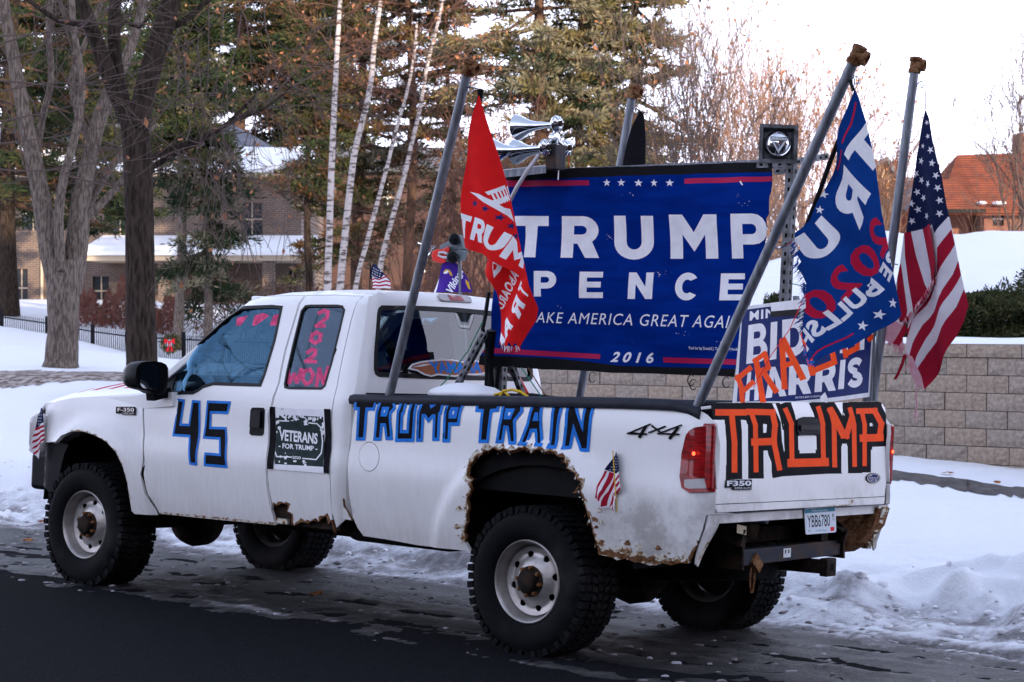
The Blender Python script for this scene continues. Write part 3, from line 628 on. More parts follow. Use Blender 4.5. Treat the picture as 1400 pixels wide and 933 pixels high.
# windscreen
b = MB(); P = []
ws = [(-3.16, -.76, 1.42), (-3.16, .76, 1.42), (-2.60, .62, 1.885), (-2.60, -.62, 1.885)]
b.add(ws, [(0, 1, 2, 3)]); b.build('windscreen', 'glass_clear', truck)
b = MB()
for s in (-1, 1): b.bar((-3.20, s*.82, 1.38), (-2.58, s*.64, 1.885), .06, .05)
b.bar((-2.58, -.64, 1.90), (-2.58, .64, 1.90), .07, .06); b.bar((-3.18, -.80, 1.39), (-3.18, .80, 1.39), .06, .05); bevel(b.build('windscreen_frame', 'white', truck), .01)
b = MB(); b.box((-3.04, -.80, 1.12), (-2.70, .80, 1.34)); b.box((-2.72, -.8, 1.05), (-2.62, .8, 1.25)); bevel(b.build('dashboard', 'dark', truck), .03)
zs = lambda X: float(np.interp(X, [-4.64, -4.55, -4.40, -4.2, -3.9, -3.6, -3.3, -3.0], [1.03, 1.10, 1.155, 1.19, 1.215, 1.235, 1.255, 1.275]))
fz = {round(x, 2): zs(x) for x in np.arange(-4.4, -3, .1)}
def hoodmap(X, Y):
    e = abs(Y)/.88; c = .155*(1-e**2.4)
    z = zs(X)+c-.05*ss(-4.40, -4.64, X)
    return (X, Y, z)
def stripepts(): return []
hood_r = []
for i in range(6):
    x0 = -4.50+i*.17; hood_r.append((1, [[(x0, -.66), (x0+.07, -.66), (x0+.22, -.10), (x0+.13, -.10)]]))
sheet('bonnet', [(-4.64, -.66), (-4.55, -.78), (-4.40, -.85), (-4.1, -.885), (-3.1, -.885), (-3.1, .885), (-4.1, .885), (-4.40, .85), (-4.55, .78), (-4.64, .66)], [], hood_r, hoodmap, ['white', 'flagcrimson'], .08, truck, .015)
b = MB()
for s in (-1, 1):
    b.bar((-4.36, s*.85, 1.13), (-3.0, s*.90, 1.255), .05, .09)
b.build('fender_top', 'white', truck)
# nose: grille, bumper, headlamps
b = MB(); b.box((-4.66, -.56, .74), (-4.50, .56, 1.08)); bevel(b.build('grille', 'chrome', truck), .02)
for s in (-1, 1):
    b = MB(); b.box((-4.60, min(s*.56, s*.86), .82), (-4.36, max(s*.56, s*.86), 1.10)); bevel(b.build('headlight', 'clear_lens', truck), .07, 4)
bo = spl([(58, 606), (70, 604), (78, 607.5), (72, 622), (68.5, 645), (70, 678), (60, 675), (52, 655), (45, 636), (43, 612)])
for s in (-1, 1):
    sheet('bumper_end', bo, [], [], (lambda X, Z: (X, -.90+.22*max(0, -4.32-X)/.2, Z)) if s < 0 else (lambda X, Z: (X, .90-.22*max(0, -4.32-X)/.2, Z)), ['black'], .05, truck, .06, -1 if s < 0 else 1, flip=s > 0)
b = MB(); b.box((-4.74, -.70, .56), (-4.52, .70, .82)); bevel(b.build('front_bumper', 'black', truck), .03)
# ---- cab interior
b = MB()
for y in (-.42, .42):
    b.box((-2.55, y-.26, .95), (-2.05, y+.26, 1.12)); b.box((-2.12, y-.25, 1.1), (-1.98, y+.25, 1.60)); 
bevel(b.build('front_seat', 'seat', truck), .05, 3)
b = MB(); b.box((-2.12, .26, 1.60), (-2.02, .56, 1.80)); b.box((-2.12, -.56, 1.60), (-2.02, -.26, 1.74)); bevel(b.build('headrest', 'dark', truck), .06, 4)
b = MB(); b.box((-1.62, -.78, .9), (-1.47, .78, 1.42)); bevel(b.build('rear_bench', 'dark', truck), .04)
b = MB(); b.box((-3.2, -.86, .66), (-1.45, .86, .72)); b.build('cab_floor', 'dark', truck)
b = MB(); b.lathe([(.0, 0), (.10, 0), (.20, .005)], (-2.66, -.42, 1.30), (.6, 0, .5), 24); b.v = b.v; b2 = MB()
rim = [(-2.66+.10*math.cos(t), -.42+.19*math.sin(t), 1.31-.16*math.cos(t)) for t in np.linspace(0, 2*PI, 25)]; b2.tube(rim, .016, 8, cap=False)
for t in (.5, 2.6, 4.7): b2.bar((-2.66, -.42, 1.31), (-2.66+.10*math.cos(t), -.42+.19*math.sin(t), 1.31-.16*math.cos(t)), .03, .015)
b2.build('steering_wheel', 'dark', truck)
b = MB()
for s in (-1, 1):
    b.bar((-1.54, s*.84, 1.36), (-1.54, s*.70, 1.88), .10, .04)
    b.bar((-2.02, s*.84, 1.36), (-1.90, s*.70, 1.88), .07, .03)
b.build('pillar_trim', 'dark', truck)
b = MB(); b.box((-2.5, -.6, 1.90), (-1.5, .6, 1.92)); b.build('headliner', 'seat', truck)
# flame sticker board in the rear window
YB = lambda l: zm(l, 560, 340, 4.24)
def yb(px, py): p = onT(px, py, 0, -1.375); return (float(p[1]), float(p[2]))
fl = [yb(*p) for p in YB([(5,700),(30,670),(80,655),(130,648),(200,640),(260,642),(330,655),(400,650),(440,655),(500,650),(520,665),(500,700),(440,730),(400,735),(330,735),(280,745),(240,742),(180,735),(140,745),(100,735),(60,712),(30,705)])]
fin = shrink(fl, .010)
sheet('window_sticker', fl, [], [(1, [fin]), (0, [[yb(*p) for p in YB(q)] for q in [[(25,690),(90,672),(150,668),(90,684)]]])]+[(2, text_quad('YAMAHA', *[yb(*p) for p in YB([(122,655),(432,655),(432,722),(145,725)])], bold=.05))], lambda y, z: (-1.375-.02, y, z), ['decalwhite', 'orangeprint', 'bluetape'], .04, truck, .004)
# ---- bed: floor, inner walls, rails
b = MB(); b.box((-1.38, -.60, .82), (1.06, .60, .86)); b.box((-1.38, -.84, .86), (-1.33, .84, 1.36)); b.build('bed_floor', 'dark', truck)
for s in (-1, 1):
    b = MB(); b.box((-1.35, s*.84-.015, .86), (1.05, s*.84+.015, 1.34)); b.build('bed_inner_wall', 'dark', truck)
railp = [(-1.39, 1.375), (-.9, 1.38), (0, 1.388), (.55, 1.392), (.80, 1.392), (.95, 1.385), (1.03, 1.36)]
RZ = [(float(onT(px, py, 1, -.87)[0]), float(onT(px, py, 1, -.87)[2])) for px, py in ((487, 543), (560, 544), (700, 545.5), (800, 547), (860, 548), (905, 549.5), (930, 551), (948, 555), (964, 563))]
for s in (-1, 1):
    b = MB(); V = []; F = []; prof = [(.925, -.038), (.935, -.012), (.925, .012), (.89, .020), (.83, .018), (.815, .0), (.815, -.04)]; n = len(prof)
    for x, z in RZ:
        d = -.006 if x > .9 else 0
        for y, dz in prof: V.append((x, s*(y+.0+d), z+dz-.004))
    for i in range(len(RZ)-1):
        for j in range(n-1): F.append((i*n+j, i*n+j+1, (i+1)*n+j+1, (i+1)*n+j))
    F.append(tuple(range(n))); F.append(tuple((len(RZ)-1)*n+j for j in range(n)))
    b.add(V, F); smoothang(b.build('bed_rail', 'railcap', truck, True), 60)
# ---- tail lamps
def lampsheet(s):
    L1 = LAMP
    o = sheet('tail_light', L1, [], [(1, [[p for p in spl(zm([(200,352),(296,347),(298,382),(215,384),(200,378)], 860, 520, 2.59))]])],
              (lambda X, Z: (X, -(wside(X, Z)+.012), Z)) if s < 0 else (lambda X, Z: (X, wside(X, Z)+.012, Z)), ['red_lens', 'clear_lens'], .03, truck, .03, -1, flip=s > 0)
    return o
tl = lampsheet(-1); tr_ = lampsheet(1)
for s, pr in ((-1, tl), (1, tr_)):
    b = MB(); b.box((1.085, s*.905-.022, .965), (1.135, s*.905+.010 if s < 0 else s*.905+.022, 1.30)); b.box((1.06, s*.90-.02, .965), (1.10, s*.90+.02, 1.30))
    bevel(b.build('lens_end', 'red_lens', pr), .012, 3)
    b = MB(); b.lathe([(0, 0), (.007, .001), (.01, .006)], (1.045 if s < 0 else 1.137, s*.957 if s < 0 else s*.90, 1.145), (0, s, 0) if s < 0 else (1, 0, 0), 10); b.build('bulb', 'lampglow', pr)
# ---- tailgate
def xg(Z): return 1.105+(1.38-Z)*.055-.09*max(0, Z-1.35)**1*1.0
def gp(px, py):
    p = onTf(px, py, 0, lambda p: 1.11 if p is None else xg(p[2])); return (float(p[1]), float(p[2]))
TG = lambda l: zm(l, 970, 545, 5.49)
TO = [gp(*p) for p in TG([(8,60),(20,38),(60,32),(400,30),(700,28),(1000,28),(1250,22),(1290,30),(1318,70),(1330,300),(1335,500),(1325,640),(1312,760),(1300,795),(800,812),(400,838),(50,858),(28,850),(25,700),(40,400),(30,160)])]
reg = []
def T_(l): return [gp(*p) for p in TG(l)]
orange = [([(62,105),(262,105)], 48), ([(165,110),(188,330),(188,540)], 42), ([(310,100),(345,200),(350,540)], 36), ([(292,100),(478,104)], 46), ([(470,100),(492,200),(482,330)], 42), ([(335,328),(485,322)], 54), ([(485,330),(525,525)], 40),
          ([(572,85),(615,190),(620,470)], 36), ([(610,485),(872,478)], 62), ([(818,72),(850,190),(856,480)], 36), ([(905,80),(935,190),(940,503)], 36), ([(910,90),(1005,275),(1030,275)], 50), ([(1025,285),(1068,150)], 44), ([(1055,80),(1085,200),(1090,500)], 34),
          ([(1140,90),(1165,200),(1165,495)], 32), ([(1118,95),(1245,92)], 42), ([(1235,90),(1290,190),(1275,300)], 42), ([(1150,298),(1285,293)], 56)]
for s, w in orange:
    s2 = [(x, y-8 if y < 120 else (y+16 if y > 490 else y)) for x, y in s]
    for q in stroke(s2, w+80): reg.append((1, [T_(q)]))
for q in ([(60,500),(250,500),(245,605),(120,610)], [(290,500),(405,500),(405,598),(290,602)], [(470,470),(985,500),(985,560),(470,590)], [(1040,480),(1210,480),(1210,552),(1040,562)], [(20,35),(480,40),(560,220),(40,120)], [(600,40),(640,40),(660,130),(560,120)], [(745,35),(940,30),(1000,150),(860,160),(790,130)], [(1000,30),(1230,25),(1310,140),(1100,100),(1000,110)]):
    reg.append((1, [T_(q)]))
for q in ([(243,195),(288,195),(290,600),(246,600)], [(405,420),(440,418),(465,480),(468,590),(408,590)], [(665,283),(802,280),(805,385),(668,388)], [(402,196),(422,194),(424,228),(403,230)], [(1203,185),(1219,184),(1220,208),(1204,209)], [(990,357),(1036,355),(1040,560),(990,560)], [(470,38),(495,36),(530,140),(552,250),(565,400),(545,330),(535,180)], [(612,32),(740,28),(780,110),(790,150),(690,150),(650,160),(632,90)], [(938,30),(998,28),(998,130),(975,90)], [(1212,385),(1310,385),(1330,560),(1212,555)], [(44,200),(118,196),(125,400),(122,620),(40,620)]):
    reg.append((0, [T_(q)]))
for s, w in orange:
    for q in stroke(s, w): reg.append((2, [T_(q)]))
tg = sheet('tailgate', TO, [], reg, lambda y, z: (xg(z), y, z), ['white', 'blacktape', 'orangetape'], .035, truck, .06, -1)
tg['label'] = 'white tailgate taped over in black with orange letters'
b = MB()
cl = [(-.845, .945), (.855, .955)]
h = sheet('tailgate_handle', T_([(652,180),(665,150),(700,138),(770,138),(810,150),(822,180),(825,240),(815,275),(670,278),(655,250)]), [], [], lambda y, z: (xg(z)+.006, y, z), ['black'], .03, tg, .01)
sheet('handle_pull', T_([(668,200),(812,198),(812,235),(668,238)]), [], [], lambda y, z: (xg(z)+.018, y, z), ['seal'], .03, h, .012)
sheet('fold_line', T_([(30,793),(600,768),(1312,734),(1312,739),(600,773),(30,799)]), [], [], lambda y, z: (xg(z)+.001, y, z), ['seal'], .08, tg)
sheet('lower_lip', T_([(28,800),(600,776),(1308,742),(1303,790),(1000,806),(600,826),(50,856)]), [], [(1, [T_(jag([(830,822),(850,808),(940,800),(1020,796),(1075,780),(1080,760),(1050,758),(1030,775),(1060,790),(1000,812),(900,818)], 4, 20))])], lambda y, z: (xg(z)+.007, y, z), ['white', 'flaky'], .05, tg, .006)
sheet('model_badge', T_([(118,608),(310,608),(306,685),(170,686),(165,668),(112,668)]), [], [(1, text_quad('F350', *T_([(122,616),(305,616),(305,655),(122,658)]), bold=.035)), (1, text_quad('SUPER DUTY', *T_([(178,665),(302,665),(302,680),(178,680)])))], lambda y, z: (xg(z)+.008, y, z), ['blacktape', 'signwhite'], .03, tg, .005)
sheet('oval_emblem', T_(ell(1222, 597, 52, 38, 28)), [], [(1, [T_(ell(1222, 597, 48, 34, 24))]), (2, [T_(ell(1222, 597, 43, 29, 24))]), (1, text_quad('Ford', *T_([(1188,575),(1262,578),(1252,622),(1182,618)]), shear=.4))], lambda y, z: (xg(z)+.008, y, z), ['black', 'alu', 'navy'], .03, tg, .006)
# shut gap pillars both sides of the tailgate, lower rear corners, sill below
b = MB()
for s in (-1, 1): b.box((1.00, min(s*.865, s*.90), .84), (1.055, max(s*.865, s*.90), 1.36))
b.build('tailgate_pillar', 'darkrust', truck)
b = MB(); b.box((1.02, -.86, .79), (1.095, .86, .835)); b.build('rear_sill', 'white', truck)
cq = [(-.915, .838), (-.80, .836), (-.812, .78), (-.84, .70), (-.865, .62), (-.89, .57), (-.912, .585)]
for s in (-1, 1):
    sheet('rear_corner', cq, [], [(1, [band([(-.89, .60), (-.845, .70)], .014, 8)])], lambda y, z, s=s: (1.12-.07*ss(.84, .58, z), y*-s, z), ['white', 'flaky'], .04, truck, .01, flip=s > 0)
# right rear inner panel, rusted away
b = MB(); V = []
ip = [(1.12, .82), (1.10, .72), (1.04, .62), (.95, .56), (.84, .55), (.70, .55), (.62, .70), (.62, .83)]
for y in (.80, .93): V += [(x, y-.10*ss(.8, .5, z), z) for x, z in ip]
n = len(ip); F = [(i, (i+1) % n, n+(i+1) % n, n+i) for i in range(n)]+[tuple(range(n)), tuple(range(2*n-1, n-1, -1))]
b.add(V, F); b.build('inner_corner', 'rust', truck)
b = MB()
for i in range(14):
    t = i/13; b.box((1.09-.10*t, .845+random.uniform(-.02, .02), .80-.22*t), (1.125-.10*t+random.uniform(0, .015), .90+random.uniform(-.02, .01), .83-.22*t))
b.build('corner_flakes', 'flaky', truck)['kind'] = 'stuff'
# ---- licence plate
def pl(px, py): p = onT(px, py, 0, 1.105); return (float(p[1]), float(p[2]))
PZ = lambda l: [pl(*p) for p in zm(l, 980, 640, 5.385)]
pp = PZ([(645,305),(650,298),(868,288),(875,294),(880,465),(874,474),(664,491),(655,485)])
lp = sheet('licence_plate', pp, [], [(1, [PZ([(645,305),(868,288),(870,318),(648,336)])]), (2, text_quad('YBB6780', *PZ([(666,350),(832,340),(834,430),(668,440)]), bold=.01)), (2, text_quad('E', *PZ([(850,338),(864,337),(865,362),(851,363)]), bold=.02)), (2, text_quad('TH', *PZ([(848,372),(866,371),(867,388),(849,389)]))), (3, [PZ([(836,436),(864,433),(866,462),(838,465)])]), (1, text_quad('10,000 lakes', *PZ([(728,455),(808,450),(809,466),(729,471)]))), (2, text_quad('21', *PZ([(672,456),(690,455),(690,472),(673,473)]))), (4, text_quad('Minnesota', *PZ([(700,306),(815,298),(816,318),(701,326)])))],
           lambda y, z: (1.105, y, z), ['plate', 'teal', 'black', 'redpart', 'plate'], .03, truck, .003)
# ---- hitch and underbody
def hb(px, py, x): return tuple(onT(px, py, 0, x))
b = MB(); xr = .98
p0, p1 = hb(1006, 763, xr), hb(1143, 748, xr)
b.bar(p0, p1, .06, .085); bevel(b.build('hitch_bar', 'steelblue', truck), .006)
mid = [a*.55+c*.45 for a, c in zip(p0, p1)]
sheet('hitch_label', [(mid[1]-.045, mid[2]-.022), (mid[1]+.03, mid[2]-.022), (mid[1]+.03, mid[2]+.028), (mid[1]-.045, mid[2]+.028)], [], [(1, text_quad('II', (mid[1]-.03, mid[2]+.02), (mid[1]+.015, mid[2]+.02), (mid[1]+.015, mid[2]), (mid[1]-.03, mid[2])))], lambda y, z: (xr+.033, y, z), ['signwhite', 'black'], .05, truck)
b = MB()
for (y, z) in ((p0[1]+.0, p0[2]), (p1[1]+.01, p1[2])):
    b.add([(xr-.12, y-.008, z+.22), (xr+.04, y-.008, z+.12), (xr+.05, y-.008, z-.06), (xr-.12, y-.008, z-.06), (xr-.12, y+.008, z+.22), (xr+.04, y+.008, z+.12), (xr+.05, y+.008, z-.06), (xr-.12, y+.008, z-.06)], [(0,1,2,3),(7,6,5,4),(0,4,5,1),(1,5,6,2),(2,6,7,3),(3,7,4,0)])
b.build('hitch_bracket', 'darkrust', truck)
r0 = Vector(hb(1118, 774, 1.02))
b = MB(); b.bar(r0+Vector((-.5, -.10, 0)), r0+Vector((.06, -.0, 0)), .075, .075); b.bar(r0+Vector((.04, 0, 0)), r0+Vector((.09, .0, 0)), .10, .10)
bevel(b.build('receiver', 'darkrust', truck), .006)
b = MB(); b.lathe([(.0, .001), (.027, .001)], r0+Vector((.09, 0, 0)), (1, 0, 0), 4); b.build('receiver_hole', 'hole', truck)
# bumper brackets left behind
for y0, y1, z0, z1 in ((-.80, -.50, .80, .70), (.80, .55, .78, .66)):
    b = MB(); b.bar((.62, y0*.72, z0), (1.06, y1, z1), .02, .09); b.bar((.62, y0*.72-.02, z0+.04), (1.06, y1-.02, z1+.04), .06, .012); b.build('bumper_bracket', 'darkrust', truck)
lb = Vector(hb(1018, 722, 1.04))
b = MB(); b.bar(lb+Vector((-.35, -.30, .07)), lb+Vector((.05, .05, -.02)), .03, .075); b.build('bumper_bracket', 'darkrust', truck)
sheet('bracket_sticker', [(lb.y-.11, lb.z-.02), (lb.y-.02, lb.z-.035), (lb.y-.02, lb.z+.01), (lb.y-.11, lb.z+.025)], [], [], lambda y, z: (lb.x+.025, y, z), ['brownsticker'], .1, truck)
b = MB()
for s in (-1, 1): b.box((-4.3, s*.42-.035, .62), (1.0, s*.42+.035, .80))
for x in (-3.0, -1.4, -.6, .75): b.box((x, -.42, .64), (x+.07, .42, .72))
b.build('frame_rail', 'darkrust', truck)
b = MB()
for x in (0, FAX-.03):
    b.tube([(x, -.72, TR), (x, -.2, TR)], .05, 12); b.tube([(x, .2, TR), (x, .72, TR)], .05, 12); b.lathe([(0, -.2), (.09, -.17), (.17, -.08), (.19, 0), (.17, .1), (.09, .19), (0, .2)], (x, 0, TR), (1, 0, 0), 20)
b.tube([(0, -.42, TR), (.0, .42, TR)], .06, 10)
smoothang(b.build('axle', 'darkrust', truck), 50)
b = MB(); b.tube([(-.15, 0, .42), (-1.9, .05, .58)], .04, 12); b.tube([(-3.5, 0, .45), (-2.3, .1, .58)], .035, 12); b.build('driveshaft', 'darkrust', truck)
b = MB(); b.box((-3.0, -.2, .42), (-1.9, .3, .70)); b.box((-1.6, -.75, .47), (-.75, -.30, .68)); bevel(b.build('fuel_tank', 'dark', truck), .06, 3)
b = MB()
for s in (-1, 1):
    for x in (0, FAX-.03):
        for k in range(4): b.bar((x-.62, s*.52, .50+k*.012), (x, s*.52, .44+k*.012), .065, .010); b.bar((x, s*.52, .44+k*.012), (x+.62, s*.52, .52+k*.012), .065, .010)
        b.tube([(x+.16, s*.60, .42), (x+.24, s*.50, .78)], .028, 10)
b.build('leaf_springs', 'darkrust', truck)
b = MB(); b.tube([(-1.9, .35, .52), (-.5, .40, .55), (.3, .55, .62), (.95, .58, .74)], .032, 12); b.build('exhaust_pipe', 'darkrust', truck)
b = MB(); b.lathe([(.10, -.09), (.26, -.11), (.33, -.10), (.36, 0), (.33, .10), (.26, .11), (.10, .09)], (.50, .1, .50), (-.1, .05, 1), 36); smoothang(b.build('spare_wheel', 'tyre', truck), 60)
b = MB(); pz = hb(1049, 712, 1.0); b.tube([Vector(pz)+Vector((-.3, 0, 0)), Vector(pz)], .018, 14); b.build('wiring_socket', 'greyplastic', truck)
b = MB(); q = Vector(hb(1030, 785, 1.0)); b.tube([q+Vector((0, .02*math.sin(t)-.01, .08*math.cos(t)-.02)) for t in np.linspace(.3, 6, 12)], .006, 6); b.bar(q+Vector((0, -.03, .09)), q+Vector((0, .04, .03)), .05, .06); b.build('tow_loop', 'rust', truck)
# wheel housings
for s in (-1, 1):
    for x in (0, FAX):
        b = MB(); V = []; F = []; n = 14; r = .66 if x == 0 else .60
        zt1 = 1.0 if x == 0 else .98
        for i in range(n+1):
            t = PI*i/n
            for y in (.50, .89): V.append((x-r*.98*math.cos(t), s*y, .52+(zt1-.50)*math.sin(t)**.8))
        for i in range(n): F.append((2*i, 2*i+1, 2*i+3, 2*i+2))
        F.append([2*i for i in range(n+1)])
        b.add(V, F); b.build('wheel_housing', 'dark', truck)
# ---- wheels: one built, three copied
def make_wheel():
    R = TR+.008; b = MB()
    # profile: (r, y) outwards is -y
    prof = [(.222, -.115), (.235, -.135), (.27, -.152), (.32, -.158), (.355, -.150), (.375, -.135), (.385, -.10), (.388, 0), (.385, .10), (.375, .135), (.355, .150), (.32, .158), (.27, .152), (.235, .135), (.222, .115)]
    b.lathe(prof, (0, 0, 0), (0, 1, 0), 64)
    def blk(a0, a1, y0, y1, r0=.372, r1=R, sh=0):
        V = []
        for r, sc in ((r0, 1), (r1, .9)):
            for a, y in ((a0, y0), (a1, y0), (a1+sh, y1), (a0+sh, y1)):
                V.append((r*math.sin(a), y, r*math.cos(a)))
        b.add(V, [(3, 2, 1, 0), (4, 5, 6, 7), (0, 1, 5, 4), (1, 2, 6, 5), (2, 3, 7, 6), (3, 0, 4, 7)])
    N = 54; da = 2*PI/N
    for i in range(N):
        a = i*da; off = .5*da
        blk(a, a+da*.74, -.148 if i % 2 else -.138, -.088); blk(a+off, a+off+da*.74, .088, .148 if i % 2 else .138)
        blk(a+da*.2, a+da*.80, -.074, -.030, sh=da*.25); blk(a+da*.5, a+da*1.1, .030, .074, sh=-da*.25); blk(a+da*.1, a+da*.75, -.020, .020, sh=da*.2)
        # shoulder lugs on the sidewall
        for s in (-1, 1):
            V = []; yy = s*.147
            for r, w, yo in ((.368, .30, s*.002), (.396, .55, -s*.006)):
                for k in (-w, w): V.append((r*math.sin(a+da*.3+k*da*.5), yy+yo, r*math.cos(a+da*.3+k*da*.5)))
            b.add(V, [(0, 1, 3, 2)])
    ty = b
    # rim with eight hand holes
    rimb = MB()
    rimb.lathe([(.222, -.118), (.226, -.128), (.220, -.133), (.212, -.128), (.205, -.105), (.200, -.070), (.185, -.052)], (0, 0, 0), (0, 1, 0), 48)
    rimb.lathe([(.222, .118), (.20, .09), (.195, -.04)], (0, 0, 0), (0, 1, 0), 40)
    rimb.lathe([(.19, .0), (.0, .0)], (0, -.02, 0), (0, 1, 0), 24, 1)
    rim = rimb.build('wheel', ['alu', 'dark'], truck); smoothang(rim, 50)
    holes = [ell(.146*math.cos(2*PI*(i+.3)/8), .146*math.sin(2*PI*(i+.3)/8), .021, .021, 14) for i in range(8)]
    disc = sheet('rim_disc', ell(0, 0, .187, .187, 40), holes, [], lambda u, v: (u, -.052-.035*ss(.15, .08, math.hypot(u, v))+.012*ss(.19, .15, math.hypot(u, v))-.010, v), ['alu'], .02, rim, .008, 1)
    tyre = ty.build('tyre', 'tyre', rim); smoothang(tyre, 32)
    h = MB(); h.lathe([(.058, -.08), (.060, -.125), (.054, -.142), (.035, -.150), (.0, -.151)], (0, 0, 0), (0, 1, 0), 24); h.lathe([(.085, -.088), (.083, -.100), (.058, -.104)], (0, 0, 0), (0, 1, 0), 24)
    smoothang(h.build('hub', 'darkrust', rim), 40)
    for i in range(8):
        a = 2*PI*(i+.8)/8; l = MB(); l.lathe([(.0115, -.09), (.0115, -.122), (.006, -.128), (0, -.129)], (.075*math.cos(a), 0, .075*math.sin(a)), (0, 1, 0), 6); l.build('lug_nut', 'rust', rim)
    return rim
wh = make_wheel(); wh.location = (0, -.845, TR-.004)
for i, (x, s) in enumerate(((-WB, -1), (0, 1), (-WB, 1))):
    c = wh.copy(); COL.objects.link(c); c.parent = truck; c.location = (x, s*.845, TR-.004); c.rotation_euler = (0, .35+i, 0 if s < 0 else PI)
    if s > 0: c.rotation_euler = (0, .3, PI)
    for ch in list(wh.children):
        d = ch.copy(); COL.objects.link(d); d.parent = c
# ================================================================== BANNERS, POLES AND FLAGS CARRIED BY THE TRUCK
# ---- big banner on its frame, plane parallel to the truck
YBN = .05
def bn(px, py, y=YBN): p = onT(px, py, 1, y); return (float(p[0]), float(p[2]))
BZ = lambda l: [bn(*p) for p in zm(l, 640, 220, 3.109)]
banner = truck_thing('campaign_banner', (0, YBN, .86), 'large blue campaign banner with white lettering standing on a frame in the truck bed', 'banner')
def bwave(X, Z):
    e = (1.05-X)/2.2
    return .026*math.sin(3.1*X+1.2)+.012*math.sin(9*Z+2*X)+.008*math.sin(23*X+6*Z)*ss(2.3, 2.65, Z)+.010*math.sin(17*(X+Z))*ss(.5, .9, X)+.010*math.sin(19*(X-Z))*ss(-.7, -1.1, X)+.022*ss(1.72, 1.58, Z)*math.sin(7*X)
BO = [bn(*p) for p in ((685, 236), (750, 233), (870, 228), (1000, 223), (1056, 222), (1059, 236), (1058, 262), (1056, 270), (1058, 294), (1054, 300), (1055, 312), (1050, 330), (1039, 374), (1034, 395), (1028, 416), (1020, 460), (1008, 516), (980, 514), (933, 513), (890, 511), (838, 510), (800, 507), (753, 505.5), (710, 503), (664, 499), (663, 488), (672, 470), (680, 400), (684, 300))]
breg = [(1, [[bn(*p) for p in ((650, 253), (688, 250), (760, 246), (870, 240.5), (960, 238), (1062, 236), (1062, 300), (1035, 420), (1012, 505), (960, 503), (905, 502), (850, 500.5), (800, 494), (740, 489), (668, 486.5), (650, 485))]]),
        (2, [BZ([(60, 88), (531, 86), (531, 107), (60, 117)])]), (2, [BZ([(918, 76), (1302, 68), (1302, 90), (918, 98)])]),
        (2, [BZ([(40, 792), (568, 823), (568, 843), (40, 815)])]), (2, [BZ([(818, 835), (1180, 846), (1180, 869), (818, 857)])])]
for sx in (598, 662, 727, 794, 860): breg.append((3, [BZ(star(sx, 95, 17))]))
def bl(t, x0, x1, y0, y1, sl=0, **k): breg.append((3, text_quad(t, *BZ([(x0+sl, y0), (x1+sl, y0), (x1, y1), (x0, y1)]), **k)))
bl('T', 215, 357, 237, 413, heavy=1); bl('R', 411, 563, 237, 414, heavy=1); bl('U', 621, 783, 234, 420, heavy=1); bl('M', 853, 1062, 229, 416, heavy=1); bl('P', 1124, 1290, 227, 416, heavy=1)
for t, x0, x1, y0, y1 in (('P', 302, 396, 471, 579), ('E', 488, 584, 473, 585), ('N', 684, 784, 475, 588), ('C', 877, 976, 475, 594), ('E', 1072, 1182, 479, 594)): bl(t, x0, x1, y0, y1, 2, heavy=1)
breg.append((3, text_quad('MAKE AMERICA GREAT AGAIN!', *BZ([(265, 643), (1200, 661), (1192, 715), (260, 688)]), bold=0, space=1.12, shear=.15)))
breg.append((3, text_quad('2016', *BZ([(620, 811), (783, 815), (778, 861), (612, 856)]), bold=.03, space=1.5, shear=.15)))
breg.append((3, text_quad('Paid for by Donald J. Trump for President, Inc.', *BZ([(937, 789), (1200, 797), (1200, 813), (937, 806)]))))
rr = random.Random(11)
for _ in range(60):
    x, y = rr.choice(((700, 143), (790, 478), (825, 482), (1165, 150), (1060, 770), (1195, 185), (410, 612), (905, 735), (675, 765), (600, 320), (1120, 800))); x += rr.gauss(0, 14); y += rr.gauss(0, 7); s = rr.uniform(.8, 3)
    breg.append((3, [BZ([(x, y), (x+s*rr.uniform(1, 3), y+s*.4), (x+s, y+s*1.3)])]))
breg.append((3, [BZ([(1166, 90), (1172, 88), (1184, 106), (1176, 106)])]))
bs = sheet('printed_sheet', BO, [], breg, lambda X, Z: (X, YBN-.02+bwave(X, Z), Z), ['blackcloth', 'bannerblue', 'bannerred', 'decalwhite'], .045, banner, .004)
X0, X1 = BO[0][0], BO[4][0]
for nm, a, c, w, h in (('top_beam', (X0, YBN+.08, 2.73), (X1, YBN+.08, 2.73), .05, .05), ('bottom_beam', (X0+.05, YBN+.09, 1.66), (X1-.15, YBN+.09, 1.66), .05, .05)):
    b = MB(); b.bar(a, c, w, h); b.build(nm, 'galv', banner)
def perf_bar(name, a, c, w, h, parent, up=(0, 1, 0), pitch=.05):
    """slotted angle: bar with rows of punched holes as dark slots set proud by half a millimetre"""
    b = MB(); b.bar(a, c, w, h, up); a, c = Vector(a), Vector(c); d = (c-a); L = d.length; d.normalize(); u = Vector(up); r = d.cross(u).normalized(); u = r.cross(d)
    n = int(L/pitch)
    for i in range(n):
        p = a+d*(i+.5)*L/n
        for q, m in ((u, h), (-u, h)):
            cc = p+q*(m/2+.0008); e1 = d*.011; e2 = r*.007; b.add([cc-e1-e2, cc+e1-e2, cc+e1+e2, cc-e1+e2], [(0, 1, 2, 3)], 1)
        for q, m in ((r, w), (-r, w)):
            cc = p+q*(m/2+.0008); e1 = d*.011; e2 = u*.007; b.add([cc-e1-e2, cc+e1-e2, cc+e1+e2, cc-e1+e2], [(0, 1, 2, 3)], 1)
    return b.build(name, ['perf', 'hole'], parent)
def p3(px, py, y=YBN): return tuple(onT(px, py, 1, y))
UPy = (0, -1, 0)
perf_bar('frame_post', p3(1083, 228), (p3(1083, 228)[0]-.03, YBN, .88), .05, .05, banner, UPy)
